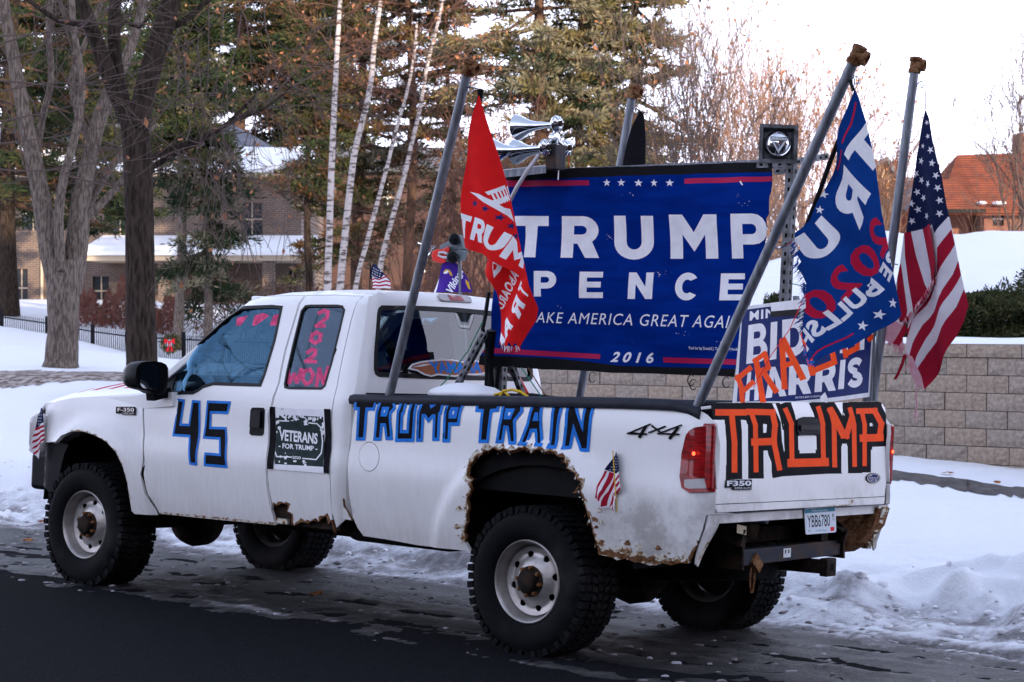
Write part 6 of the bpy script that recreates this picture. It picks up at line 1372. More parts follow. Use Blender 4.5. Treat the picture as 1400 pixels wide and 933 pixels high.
# ---- foliage tools
def leaves_mesh(name, C, size, m, parent=None, seed=1, aspect=2.2, droop=0, jitter=1.0, loc=None, nrm=None, mi=None):
    """many small leaf-shaped quads at the points C"""
    r = np.random.default_rng(seed); n = len(C); d = r.normal(size=(n, 3)); 
    if nrm is not None: d = d*jitter+nrm
    d[:, 2] -= droop; d /= np.linalg.norm(d, axis=1)[:, None]; q = r.normal(size=(n, 3)); q = np.cross(d, q); q /= np.linalg.norm(q, axis=1)[:, None]
    s = size*(.5+r.random(n))[:, None]; a = C-d*s*.5; V = np.stack([a, a+d*s*.45+q*s/aspect/2, a+d*s, a+d*s*.45-q*s/aspect/2], 1).reshape(-1, 3)
    if loc is not None: V = V-np.array(loc)
    me = bpy.data.meshes.new(name); me.vertices.add(4*n); me.vertices.foreach_set('co', V.ravel()); me.loops.add(4*n); me.loops.foreach_set('vertex_index', np.arange(4*n, dtype=np.int32)); me.polygons.add(n); me.polygons.foreach_set('loop_start', np.arange(0, 4*n, 4, dtype=np.int32))
    for x in (m if isinstance(m, (list, tuple)) else [m]): me.materials.append(M[x])
    if isinstance(m, (list, tuple)): me.polygons.foreach_set('material_index', (mi if mi is not None else r.integers(0, len(m), n)).astype(np.int32))
    me.update(calc_edges=True); o = bpy.data.objects.new(name, me); link(o, parent); return o
def tubes_mesh(name, segs, m, parent=None, n=4, loc=None):
    """segs: (p0, p1, r0, r1) arrays -> tapered prisms"""
    A_ = np.array([s[0] for s in segs], float); B_ = np.array([s[1] for s in segs], float); r0 = np.array([s[2] for s in segs]); r1 = np.array([s[3] for s in segs])
    d = B_-A_; L = np.linalg.norm(d, axis=1)[:, None]; d = d/np.maximum(L, 1e-9); h = np.where(np.abs(d[:, [2]]) > .9, np.array([[1., 0, 0]]), np.array([[0, 0, 1.]])); u = np.cross(d, h); u /= np.linalg.norm(u, axis=1)[:, None]; w = np.cross(d, u)
    V = np.zeros((len(segs), 2*n, 3))
    for k in range(n):
        c, s = math.cos(2*PI*k/n), math.sin(2*PI*k/n); V[:, k] = A_+(u*c+w*s)*r0[:, None]; V[:, n+k] = B_+(u*c+w*s)*r1[:, None]
    if loc is not None: V = V-np.array(loc)
    base = (np.arange(len(segs))*2*n)[:, None, None]; q = np.array([[k, (k+1) % n, n+(k+1) % n, n+k] for k in range(n)])[None]; F = (base+q).reshape(-1, 4)
    me = bpy.data.meshes.new(name); me.vertices.add(V.shape[0]*2*n); me.vertices.foreach_set('co', V.ravel()); me.loops.add(F.size); me.loops.foreach_set('vertex_index', F.ravel().astype(np.int32)); me.polygons.add(len(F)); me.polygons.foreach_set('loop_start', np.arange(0, F.size, 4, dtype=np.int32)); me.polygons.foreach_set('use_smooth', np.ones(len(F), bool))
    me.materials.append(M[m]); me.update(calc_edges=True); o = bpy.data.objects.new(name, me); link(o, parent); return o
def branch(segs, tips, p, d, L, r, depth, rr3, spread=.6, up=.15, minr=.004, kink=.18, kids=(2, 4), ratio=.68, twist=None, droop=0):
    """grow a limb by short steps, forking along its length"""
    n = max(3, int(L/.35)); p = np.array(p, float); d = np.array(d, float); d /= np.linalg.norm(d); step = L/n; r1 = r
    nk = rr3.randint(*kids) if depth > 0 else 0; where = sorted(rr3.uniform(.25, .95) for _ in range(nk)); wi = 0
    for i in range(n):
        nd = d+np.array([rr3.gauss(0, kink), rr3.gauss(0, kink), rr3.gauss(0, kink)+up*.3-droop*(i/n)]); nd /= np.linalg.norm(nd); q = p+nd*step; r2 = max(minr, r*(1-.62*(i+1)/n)); segs.append((p, q, r1, r2)); p, d, r1 = q, nd, r2
        while wi < nk and (i+1)/n >= where[wi]:
            a = rr3.uniform(0, 2*PI); u = np.cross(d, [rr3.gauss(0, 1), rr3.gauss(0, 1), rr3.gauss(0, 1)]); u /= max(1e-6, np.linalg.norm(u)); cdv = d*(1-spread*.5)+u*spread+np.array([0, 0, up])
            branch(segs, tips, p, cdv, L*ratio*rr3.uniform(.7, 1.1), max(minr, r2*.75), depth-1, rr3, spread, up, minr, kink, kids, ratio, None, droop); wi += 1
    if depth == 0: tips.append((p, d))
    elif rr3.random() < .9: branch(segs, tips, p, d, L*ratio, max(minr, r1), depth-1, rr3, spread, up, minr, kink, kids, ratio, None, droop)
def tree_empty(name, p, label, cat='tree', group=None): return empty(name, tuple(p), 0, label, cat, group)
M['bark_grey'] = mat('grey_furrowed_bark', (.17, .14, .12), .95, c2=(.075, .06, .052), scale=40, bump=1.0, p0=.45, p1=.56, bscale=30, stretch=(1, 1, .18))
M['bark_dark'] = mat('dark_furrowed_bark', (.045, .033, .027), .95, c2=(.014, .011, .009), scale=26, bump=1.0, bscale=38, stretch=(1, 1, .2))
M['bark_pine'] = mat('pine_bark', (.10, .06, .042), .95, c2=(.05, .032, .025), scale=9, bump=.8, bscale=16, stretch=(1, 1, .4))
M['birch'] = mat('birch_bark', (.42, .38, .37), .8, c2=(.07, .055, .05), scale=7, p0=.50, p1=.60, stretch=(.6, .6, 2.6))
M['twig'] = mat('grey_twigs', (.10, .075, .068), .9); M['twig_red'] = mat('reddish_twigs', (.12, .065, .05), .9); M['twig_pale'] = mat('pale_brown_twigs', (.30, .19, .14), .9)
M['needle_dark'] = mat('dark_needles', (.016, .030, .016), .8, c2=(.035, .05, .022), scale=1.2); M['needle_green'] = mat('green_needles', (.038, .046, .02), .8, c2=(.065, .064, .028), scale=1.2)
M['needle_gold'] = mat('olive_gold_needles', (.11, .10, .04), .8, c2=(.18, .14, .06), scale=1.0); M['needle_brown'] = mat('brown_needles', (.10, .052, .025), .85, c2=(.06, .036, .018), scale=1.5); M['needle_blue'] = mat('blue_grey_needles', (.14, .14, .095), .8, c2=(.22, .19, .12), scale=1.2)  # gold needles hold the spruces' golden sunlit look in their colour
M['leaf_dry'] = mat('dry_hanging_leaves', (.24, .10, .05), .85, c2=(.34, .17, .09), scale=10)
M['hedge'] = mat('yew_needles', (.018, .028, .012), .8, c2=(.045, .05, .02), scale=6)
M['brush'] = mat('brown_shrub_twigs', (.14, .055, .045), .9)
def px_path(pts): return [onW(x, y, 1, d) for x, y, d in pts]
def limb_mesh(name, paths, m, parent, loc, n=14, rough=.05, seed=1, flare=0):
    """round, slightly lumpy limbs from (points, radii) paths"""
    rr3 = random.Random(seed); b = MB()
    for P, R_ in paths:
        P = [np.array(p)-np.array(loc) for p in P]; Q = []; RR = []
        for i in range(len(P)-1):
            k = max(2, int(np.linalg.norm(P[i+1]-P[i])/.22))
            for j in range(k):
                t = j/k; a = P[max(i-1, 0)]; c = P[min(i+2, len(P)-1)]
                q = .5*((2*P[i])+(-a+P[i+1])*t+(2*a-5*P[i]+4*P[i+1]-c)*t*t+(-a+3*P[i]-3*P[i+1]+c)*t**3); Q.append(q); RR.append(R_[i]*(1-t)+R_[i+1]*t)
        Q.append(P[-1]); RR.append(R_[-1]); n0 = len(b.v); b.tube(Q, RR, n)
        for i in range(n0, len(b.v)):
            v = np.array(b.v[i]); kk = (i-n0)//n; c = Q[min(kk, len(Q)-1)]; h = rough*math.sin(7*v[2]+(i % n)*2.1)*.5+rough*rr3.uniform(-.6, .6)
            if flare and v[2] < .7: h += flare*(1-max(0, v[2])/.7)**2*(.6+.4*math.sin((i % n)*1.7))
            b.v[i] = tuple(c+(v-c)*(1+h))
    return smoothang(b.build(name, m, parent), 75)
# ---- houses
def brick_mat(name, c1, c2, mortar, sc=1.0, bump=.4):
    m = bpy.data.materials.new(name); m.use_nodes = True; nt = m.node_tree; b = nt.nodes['Principled BSDF']; b.inputs['Roughness'].default_value = .9
    tc = nt.nodes.new('ShaderNodeTexCoord'); mp = nt.nodes.new('ShaderNodeMapping'); mp.inputs['Rotation'].default_value = (PI/2, 0, 0); nt.links.new(tc.outputs['Object'], mp.inputs[0])
    br = nt.nodes.new('ShaderNodeTexBrick'); br.inputs['Color1'].default_value = (*c1, 1); br.inputs['Color2'].default_value = (*c2, 1); br.inputs['Mortar'].default_value = (*mortar, 1); br.inputs['Scale'].default_value = sc; br.inputs['Mortar Size'].default_value = .010; br.inputs['Brick Width'].default_value = .24; br.inputs['Row Height'].default_value = .085
    nt.links.new(mp.outputs[0], br.inputs['Vector']); n = _noise(nt, 1.2, 4, tc.outputs['Object']); mx = nt.nodes.new('ShaderNodeMix'); mx.data_type = 'RGBA'; mx.blend_type = 'MULTIPLY'; mx.inputs['Factor'].default_value = .6
    r = _ramp(nt, n.outputs['Fac'], .3, (.65, .65, .65), .7, (1.1, 1.1, 1.1)); nt.links.new(br.outputs['Color'], mx.inputs['A']); nt.links.new(r.outputs[0], mx.inputs['B']); nt.links.new(mx.outputs['Result'], b.inputs['Base Color']); return m
M['tan_brick'] = brick_mat('tan_brick', (.115, .076, .057), (.08, .055, .043), (.18, .15, .14)); M['red_brick'] = brick_mat('red_brick', (.065, .024, .02), (.045, .019, .016), (.08, .058, .052)); M['orange_brick'] = brick_mat('orange_brick', (.19, .065, .038), (.15, .05, .032), (.16, .11, .09))
M['stone'] = mat('warm_fieldstone', (.36, .27, .18), .9, c2=(.24, .18, .13), scale=1.6, bump=.8, bscale=4, p0=.45, p1=.55)
M['trim'] = mat('cream_trim', (.42, .35, .27), .7); M['trimwhite'] = mat('white_trim', (.62, .62, .62), .6); M['pane'] = mat('dark_window_pane', (.02, .024, .03), .06, spec=.8); M['shingle'] = mat('grey_shingles', (.12, .13, .16), .9, c2=(.18, .18, .21), scale=3)
def tile_mat():
    m = mat('red_clay_tiles', (.20, .06, .035), .85, c2=(.14, .046, .03), scale=2.2, bump=.3, bscale=8); nt = m.node_tree; b = nt.nodes['Principled BSDF']
    tc = nt.nodes.new('ShaderNodeTexCoord'); w = nt.nodes.new('ShaderNodeTexWave'); w.bands_direction = 'Z'; w.inputs['Scale'].default_value = 3.2; w.inputs['Distortion'].default_value = .6; nt.links.new(tc.outputs['Object'], w.inputs[0])
    bp = nt.nodes.new('ShaderNodeBump'); bp.inputs['Strength'].default_value = .7; bp.inputs['Distance'].default_value = .08; nt.links.new(w.outputs['Fac'], bp.inputs['Height']); nt.links.new(bp.outputs[0], b.inputs['Normal']); return m
M['tile'] = tile_mat()
def wx(px, Y): return (px-700)/FPX*Y
def wz(py, Y): return float(onW(700, py, 1, Y)[2])
def house_part(t, name, m, boxes, wl=None):
    l = np.array(t.location); b = MB()
    for a, c in boxes: b.box(np.array(a)-l, np.array(c)-l)
    return b.build(name, m, t)
def win(t, x0, x1, z0, z1, Y, trim='trim', mullion=1):
    l = np.array(t.location); w = .09; b = MB()
    for a, c in (((x0-w, Y-.06, z0-w), (x0, Y+.04, z1+w)), ((x1, Y-.06, z0-w), (x1+w, Y+.04, z1+w)), ((x0, Y-.06, z1), (x1, Y+.04, z1+w)), ((x0-w, Y-.10, z0-w*1.2), (x1+w, Y-.061, z0)), ((x0, Y-.03, (z0+z1)/2-.03), (x1, Y+.03, (z0+z1)/2+.03))): b.box(np.array(a)-l, np.array(c)-l)
    if mullion: b.box(np.array(((x0+x1)/2-.02, Y-.02, z0))-l, np.array(((x0+x1)/2+.02, Y+.02, z1))-l)
    f = b.build('window', trim, t); b = MB(); b.box(np.array((x0, Y+.02, z0))-l, np.array((x1, Y+.035, z1))-l); b.build('pane', 'pane', f); return f
def wallwith(t, name, m, x0, x1, z0, z1, Y, holes, thick=.3, depth_back=None):
    """front wall with real window openings"""
    l = np.array(t.location); xs = sorted({x0, x1, *[h[0] for h in holes], *[h[1] for h in holes]}); zs_ = sorted({z0, z1, *[h[2] for h in holes], *[h[3] for h in holes]}); b = MB()
    for i in range(len(xs)-1):
        for j in range(len(zs_)-1):
            cx_, cz_ = (xs[i]+xs[i+1])/2, (zs_[j]+zs_[j+1])/2
            if any(h[0] < cx_ < h[1] and h[2] < cz_ < h[3] for h in holes): continue
            b.add([np.array(p)-l for p in ((xs[i], Y, zs_[j]), (xs[i+1], Y, zs_[j]), (xs[i+1], Y, zs_[j+1]), (xs[i], Y, zs_[j+1]))], [(0, 1, 2, 3)])
    for h in holes:
        P = [(h[0], h[2]), (h[1], h[2]), (h[1], h[3]), (h[0], h[3])]
        for k in range(4): a, c = P[k], P[(k+1) % 4]; b.add([np.array(p)-l for p in ((a[0], Y, a[1]), (c[0], Y, c[1]), (c[0], Y+.2, c[1]), (a[0], Y+.2, a[1]))], [(0, 1, 2, 3)])
    return b.build(name, m, t)
# tan brick house with porch, far left
Y = 80.; HA = empty('brick_house', (wx(150, Y), Y, wz(430, Y)), 0, 'tan brick house with snowy porch roof behind the trees on the left', 'house')
g0 = wz(445, Y); ze = wz(243, Y)
hw_ = [(wx(a, Y), wx(c, Y), wz(e, Y), wz(d_, Y)) for a, c, d_, e in ((330, 359, 277, 323), (20, 38, 368, 420), (127, 149, 378, 418), (262, 292, 372, 420), (30, 60, 270, 315), (150, 178, 275, 320), (395, 405, 370, 410))]
wallwith(HA, 'wall', 'tan_brick', wx(-260, Y), wx(412, Y), g0, ze, Y, hw_)
for h in hw_: win(HA, *h, Y+.12)
house_part(HA, 'side_wall', 'tan_brick', [((wx(410, Y), Y+.01, g0), (wx(412, Y), Y+9, ze)), ((wx(-260, Y), Y+9, g0), (wx(412, Y), Y+9.3, ze)), ((wx(-260, Y), Y+.4, g0), (wx(405, Y), Y+.5, ze))])
l = np.array(HA.location)
def prism(t, name, m, P, F, thick=0): 
    l = np.array(t.location); o = obj(name, [np.array(p)-l for p in P], F, m, t)
    if thick: solid(o, thick)
    return o
xa, xb_ = wx(-270, Y)-.6, wx(412, Y)+.6
prism(HA, 'eaves', 'trim', [(xa, Y-.7, ze), (xb_, Y-.7, ze), (xb_, Y-.7, ze+.28), (xa, Y-.7, ze+.28), (xa, Y+.1, ze), (xb_, Y+.1, ze)], [(0, 1, 2, 3), (0, 4, 5, 1)])
prism(HA, 'roof', 'shingle', [(xa, Y-.75, ze+.26), (xb_, Y-.75, ze+.26), (xb_-4, Y+4.5, ze+2.6), (xa+4, Y+4.5, ze+2.6), (xb_, Y+9.8, ze+.26), (xa, Y+9.8, ze+.26)], [(0, 1, 2, 3), (1, 4, 2), (4, 5, 3, 2), (5, 0, 3)], .12)
prism(HA, 'roof_snow', 'snow_clean', [(xa, Y-.8, ze+.28), (xb_, Y-.8, ze+.28), (xb_-1.3, Y+1.2, ze+1.30), (xb_-5, Y+1.6, ze+1.42), (0-8, Y+.9, ze+1.12), (-14, Y+1.8, ze+1.5), (xa+1.5, Y+1.4, ze+1.35)], [(0, 1, 2, 3, 4, 5, 6)], .14)
px0, px1 = wx(120, Y-3), wx(425, Y-3); zp = wz(357, Y-3); zp2 = wz(344, Y-3); zw = wz(322, Y)
prism(HA, 'porch_fascia', 'trim', [(px0, Y-3.2, zp), (px1, Y-3.2, zp), (px1, Y-3.2, zp2), (px0, Y-3.2, zp2), (px0, Y, zp), (px1, Y, zp)], [(0, 1, 2, 3), (0, 4, 5, 1)], .1)
prism(HA, 'porch_roof', 'snow_clean', [(px0-.3, Y-3.4, zp2), (px1+.3, Y-3.4, zp2), (px1, Y-.02, zw), (px0, Y-.02, zw)], [(0, 1, 2, 3)], .16)
for p in (225, 300, 367, 421): house_part(HA, 'porch_pillar', 'tan_brick', [((wx(p-8, Y-3), Y-3.1, g0), (wx(p+8, Y-3), Y-2.6, zp))])
house_part(HA, 'porch_wall', 'tan_brick', [((px0, Y-3.05, g0), (px1, Y-2.85, wz(426, Y-3)))]); house_part(HA, 'porch_sill', 'trim', [((px0, Y-3.12, wz(426, Y-3)), (px1, Y-2.8, wz(422, Y-3)))])
house_part(HA, 'downspout', 'trim', [((wx(57, Y), Y-.15, g0), (wx(60, Y), Y-.03, ze))])
# dark red brick house behind the birches
Y = 92.; HB = empty('brick_house', (wx(560, Y), Y, wz(430, Y)), 0, 'dark red brick house half hidden behind the birches and shrubs', 'house'); g0 = wz(455, Y); ze = wz(232, Y)
hb_w = [(wx(a, Y), wx(c, Y), wz(e, Y), wz(d_, Y)) for a, c, d_, e in ((578, 590, 345, 366), (646, 662, 250, 270), (432, 442, 370, 382), (700, 722, 250, 290), (520, 540, 250, 290), (690, 712, 350, 395), (600, 624, 420, 470))]
wallwith(HB, 'wall', 'red_brick', wx(425, Y), wx(775, Y), g0, ze, Y, hb_w)
for h in hb_w: win(HB, *h, Y+.12, 'trimwhite')
house_part(HB, 'side_wall', 'red_brick', [((wx(425, Y), Y+.01, g0), (wx(427, Y), Y+9, ze)), ((wx(773, Y), Y+.01, g0), (wx(775, Y), Y+9, ze)), ((wx(425, Y), Y+.5, g0), (wx(775, Y), Y+.6, ze))])
prism(HB, 'roof', 'shingle', [(wx(415, Y), Y-.6, ze), (wx(785, Y), Y-.6, ze), (wx(740, Y), Y+4, ze+1.35), (wx(460, Y), Y+4, ze+1.35), (wx(785, Y), Y+9.5, ze), (wx(415, Y), Y+9.5, ze)], [(0, 1, 2, 3), (1, 4, 2), (4, 5, 3, 2), (5, 0, 3)], .15)
house_part(HB, 'lintel', 'trimwhite', [((h[0]-.15, Y-.05, h[2]-.25), (h[1]+.15, Y+.0, h[2]-.11)) for h in hb_w[:1]]); 
# lantern post seen through the back window
Y = 60.; LP = empty('lantern_post', (wx(612, Y), Y, gz(wx(612, Y), Y)), 0, 'white lantern post in front of the brick house, seen through the cab windows', 'lamp post'); l = np.array(LP.location)
z0, z1 = wz(490, Y), wz(412, Y); b = MB(); b.box((-.09, -.09, 0), (.09, .09, wz(462, Y)-l[2])); b.build('post', 'trimwhite', LP)
zc = wz(462, Y)-l[2]; b = MB(); b.lathe([(.06, 0), (.12, .05), (.26, .75), (.30, .80), (.05, 1.05), (0, 1.1)], (0, 0, zc), (0, 0, 1), 6); b.build('lantern', 'trimwhite', LP)
# red tiled house on the right
Y = 72.; HC = empty('tiled_house', (wx(1345, Y), Y, wz(312, Y)-1), 0, 'red brick house with a clay tile roof on the hill at the right', 'house'); g0 = wz(330, Y); ze = wz(287, Y)
hc_w = [(wx(1357, Y), wx(1372, Y), wz(309, Y), wz(289.5, Y))]
wallwith(HC, 'wall', 'orange_brick', wx(1345, Y), wx(1480, Y), g0, ze, Y, hc_w); win(HC, *hc_w[0], Y+.12, 'trimwhite', 0)
wallwith(HC, 'wall', 'orange_brick', wx(1292, Y), wx(1336, Y), g0, ze, Y+1.2, [])
house_part(HC, 'side_wall', 'orange_brick', [((wx(1345, Y), Y+.02, g0), (wx(1346, Y), Y+8, ze)), ((wx(1292, Y), Y+1.22, g0), (wx(1293, Y), Y+8, ze)), ((wx(1292, Y), Y+8, g0), (wx(1480, Y), Y+8.3, ze)), ((wx(1293, Y), Y+1.9, g0), (wx(1345, Y), Y+2, ze))])
zr_ = wz(212, Y+4)
prism(HC, 'roof', 'tile', [(wx(1284, Y), Y+.2, ze-.1), (wx(1345, Y)-.1, Y-.5, ze-.1), (wx(1490, Y), Y-.5, ze-.1), (wx(1470, Y), Y+4, zr_+.1), (wx(1308, Y+4), Y+4, zr_), (wx(1284, Y), Y+8.5, ze-.1), (wx(1490, Y), Y+8.5, ze-.1)], [(0, 1, 2, 3, 4), (0, 4, 5), (5, 4, 3, 6), (2, 6, 3)], .14)
zr2 = wz(243, Y+1)
prism(HC, 'roof_wing', 'tile', [(wx(1282, Y), Y-.6, ze-.02), (wx(1342, Y), Y-.6, ze-.02), (wx(1322, Y), Y+2.0, zr2), (wx(1300, Y), Y+2.0, zr2), (wx(1284, Y), Y+3.0, ze+.3), (wx(1345, Y), Y+3.2, ze+.3)], [(0, 1, 2, 3), (0, 3, 4), (1, 5, 2), (2, 5, 4, 3)], .12)
prism(HC, 'gutter', 'black', [(wx(1282, Y), Y-.62, ze-.14), (wx(1342, Y), Y-.62, ze-.14), (wx(1342, Y), Y-.62, ze+.0), (wx(1282, Y), Y-.62, ze+.0)], [(0, 1, 2, 3)], .08)
for a, c, d_, e in ((1333, 1346, 281, 276), (1352, 1374, 281, 276.5)): blob('snow_patch', np.array((wx((a+c)/2, Y), Y-.35, wz((d_+e)/2, Y)))-np.array(HC.location), ((c-a)/2*Y/FPX, .25, .07), 'snow_clean', HC, a, 2)
house_part(HC, 'chimney', 'orange_brick', [((wx(1392, Y+4), Y+4, zr_-1), (wx(1408, Y+4), Y+5, wz(182, Y+4)))])
# pale stone house between the rear flags
Y = 80.; HD = empty('stone_house', (wx(1205, Y), Y, wz(318, Y)-1), 0, 'pale stone gabled house glimpsed between the two rear flags', 'house'); g0 = wz(330, Y)
gx0, gx1, gxm = wx(1180, Y), wx(1232, Y), wx(1212, Y); ze = wz(262, Y); zk = wz(218, Y)
prism(HD, 'gable_wall', 'stone', [(gx0-1.2, Y, g0), (gx1, Y, g0), (gx1, Y, ze), (gxm, Y, zk), (gx0-1.2, Y, ze+.1), (gx0-1.2, Y+8, g0), (gx1, Y+8, g0), (gx1, Y+8, ze)], [(0, 1, 2, 3, 4), (1, 6, 7, 2)])
prism(HD, 'roof', 'shingle', [(gx1+.3, Y-.3, ze-.1), (gx1+.3, Y+8, ze-.1), (gxm, Y+8, zk+.1), (gxm, Y-.3, zk+.1), (gx0-1.5, Y-.3, ze-.1), (gx0-1.5, Y+8, ze-.1)], [(0, 1, 2, 3), (3, 2, 5, 4)], .18)
house_part(HD, 'chimney', 'orange_brick', [((wx(1234, Y), Y+2, ze), (wx(1252, Y), Y+3, wz(214, Y)))])
wb = MB(); house_part(HD, 'wing', 'trimwhite', [((wx(1232, Y), Y+.5, g0), (wx(1262, Y), Y+3, wz(285, Y)))])
prism(HD, 'wing_roof', 'shingle', [(wx(1228, Y), Y+.2, wz(285, Y)), (wx(1290, Y), Y+.2, wz(300, Y)), (wx(1282, Y), Y+3, wz(235, Y)), (wx(1240, Y), Y+3, wz(235, Y))], [(0, 1, 2, 3)], .15)
# unseen houses and block added behind the camera to shade the truck and trees
for i, (x, w, d_, h, rf_) in enumerate(((-44, 15, 9, 8.0, 4.6), (-24, 14, 9, 8.0, 4.6), (-14.5, 13, 9, 8.0, 4.6), (3.5, 30, 11, 21.5, .4), (39, 15, 9, 8.2, 4.4), (60, 15, 9, 8.0, 4.6))):
    t = empty('street_house', (x, -24, -.3), .0, ['brick house across the street, leftmost behind the camera', 'second brick house across the street behind the camera', 'third brick house across the street behind the camera', 'tall flat roofed apartment block across the street behind the camera', 'fifth brick house across the street behind the camera', 'rightmost brick house across the street behind the camera'][i], 'house', 'houses across the street')
    b = MB(); b.box((0, 0, 0), (w+4.2, d_, h)); b.build('wall', 'red_brick' if i % 2 else 'tan_brick', t)
    obj('roof', [(-.4, -.5, h), (w+4.6, -.5, h), (w+4.6, d_+.5, h), (-.4, d_+.5, h), (.5, d_/2, h+rf_), (w+3.7, d_/2, h+rf_)], [(0, 1, 5, 4), (2, 3, 4, 5), (1, 2, 5), (3, 0, 4), (0, 3, 2, 1)], 'shingle', t)
    for k in range(4):
        for z in (1.2, 4.4): b = MB(); b.box((1.5+k*4.4, d_, z), (2.9+k*4.4, d_+.06, z+1.7)); f = b.build('window', 'trimwhite', t); b = MB(); b.box((1.6+k*4.4, d_+.06, z+.1), (2.8+k*4.4, d_+.07, z+1.6)); b.build('pane', 'pane', f)
# ---- trees
def T30(l, d): return [onW(x, y, 1, d) for x, y in l]
def rad(px, d): return px/2*d/FPX
p = GP(80, 513, 30); t1_ = tree_empty('bare_tree', (p[0], p[1], gz(p[0], p[1])), 'pale grey bare tree with several stems standing left of the dark trunk', group='bare street trees')
P = T30([(81, 522), (83, 495), (86, 450), (86, 400), (88, 355)], 30); R_ = [rad(q, 30) for q in (60, 44, 42, 44, 40)]
stems = [(P, R_), (T30([(80, 395), (68, 340), (58, 280), (40, 190), (22, 100), (8, 20), (0, -40)], 30), [rad(q, 30) for q in (30, 30, 26, 22, 18, 15, 12)]),
         (T30([(95, 400), (104, 340), (112, 270), (124, 210), (140, 150), (168, 90), (190, 30), (200, -30)], 30.2), [rad(q, 30) for q in (34, 32, 26, 22, 20, 15, 12, 10)]),
         (T30([(84, 370), (80, 300), (88, 240), (104, 180), (112, 110), (102, 50), (96, -30)], 29.8), [rad(q, 30) for q in (14, 13, 12, 11, 10, 9, 8)]),
         (T30([(60, 290), (50, 240), (56, 170), (70, 110), (66, 40), (72, -20)], 30.4), [rad(q, 30) for q in (14, 12, 10, 9, 8, 7)]),
         (T30([(118, 285), (140, 245), (172, 205), (215, 170)], 30.5), [rad(q, 30) for q in (14, 12, 9, 6)]),
         (T30([(112, 300), (135, 282), (160, 255), (178, 232)], 30.2), [rad(q, 30) for q in (14, 11, 9, 8)]),
         (T30([(128, 200), (108, 160), (98, 110), (120, 50), (140, 0)], 30.3), [rad(q, 30) for q in (11, 10, 8, 7, 6)])]
limb_mesh('trunk', stems, 'bark_grey', t1_, t1_.location, 16, .07, 3, .12)
rb = random.Random(8); segs = []; tips = []
for k, (P, R_) in enumerate(stems[1:]):
    for _ in range(5):
        i = rb.randrange(2, len(P)-1); d = np.array([rb.uniform(-1, 1), rb.uniform(-.6, .6), rb.uniform(.0, .9)]); branch(segs, tips, P[i], d, rb.uniform(1.0, 2.0), .018, 2, rb, .6, .10, .004, .22, (2, 3), .62)
tubes_mesh('twigs', segs, 'twig', t1_, 4, t1_.location)['kind'] = 'stuff'
# dark near trunk
p = GP(195, 535, 25.5); t2_ = tree_empty('bare_tree', (p[0], p[1], gz(p[0], p[1])), 'dark straight trunk with forking limbs just behind the truck door mirror', group='bare street trees'); D = 25.5
st2 = [(T30([(196, 560), (195, 520), (193, 460), (192, 400), (191, 340), (190, 270), (188, 210), (184, 168), (186, 140)], D), [rad(q, D) for q in (52, 45, 42, 40, 39, 39, 40, 38, 34)]),
       (T30([(182, 180), (160, 130), (140, 80), (122, 30), (108, -10), (98, -50)], D), [rad(q, D) for q in (26, 24, 22, 19, 17, 15)]),
       (T30([(176, 165), (162, 110), (156, 50), (158, -10), (160, -50)], D+.2), [rad(q, D) for q in (20, 19, 18, 17, 15)]),
       (T30([(190, 175), (198, 125), (212, 75), (226, 30), (236, -10), (244, -50)], D-.1), [rad(q, D) for q in (28, 30, 30, 28, 24, 20)]),
       (T30([(132, 42), (112, 33), (80, 28), (55, 12), (30, -6)], D-.1), [rad(q, D) for q in (11, 10, 8, 7, 6)]),
       (T30([(200, 222), (230, 205), (275, 190), (320, 165), (360, 150), (400, 118)], D+.3), [rad(q, D) for q in (9, 8, 7, 6, 4, 3)]),
       (T30([(205, 230), (250, 205), (300, 178), (350, 130)], D+.8), [rad(q, D) for q in (10, 8, 6, 4)]),
       (T30([(143, 92), (160, 45), (172, 30), (190, 38), (206, 20)], D+.3), [rad(q, D) for q in (6, 5, 5, 5, 4)]),
       (T30([(226, 40), (250, 30), (285, 0), (320, -20)], D+.1), [rad(q, D) for q in (12, 9, 7, 5)])]
limb_mesh('trunk', st2, 'bark_dark', t2_, t2_.location, 16, .06, 5, .1)
segs = []; tips = []; rb = random.Random(15)
for x, y in ((255, 20), (285, 0), (320, -10), (270, 60), (330, 20), (360, 0), (305, -5)): branch(segs, tips, onW(x, y, 1, D+rb.uniform(-.6, 1.2)), (rb.uniform(-.3, .3), rb.uniform(-.3, .3), -.9), rb.uniform(1.0, 1.8), .010, 2, rb, .35, -.05, .0035, .14, (2, 4), .7, None, .15)
for x, y in ((230, 205), (275, 190), (320, 165), (360, 150), (300, 178), (350, 130), (400, 118), (250, 205)): 
    for _ in range(2): branch(segs, tips, onW(x, y, 1, D+.5), (rb.uniform(-.3, 1), rb.uniform(-.5, .5), rb.uniform(-.5, .7)), rb.uniform(.7, 1.5), .012, 2, rb, .6, .0, .0035, .2, (2, 4), .65)
for x, y in ((30, -6), (55, 12), (80, 28), (0, 60), (-20, 90), (-20, 130), (-20, 170), (-10, 50), (-20, 200), (-20, 230), (-10, 110)): branch(segs, tips, onW(x, y, 1, D-1+rb.uniform(-1, 1)), (.9, rb.uniform(-.2, .2), rb.uniform(-.15, .35)), rb.uniform(.9, 1.5), .013, 2, rb, .4, .0, .0035, .12, (2, 4), .7)
tubes_mesh('twigs', segs, 'twig', t2_, 4, t2_.location)['kind'] = 'stuff'
C = np.array([tips[i][0] for i in range(0, len(tips), 5)]); leaves_mesh('dry_leaves', C, .09, 'leaf_dry', t2_, 4, 1.8, .5, loc=t2_.location)['kind'] = 'stuff'
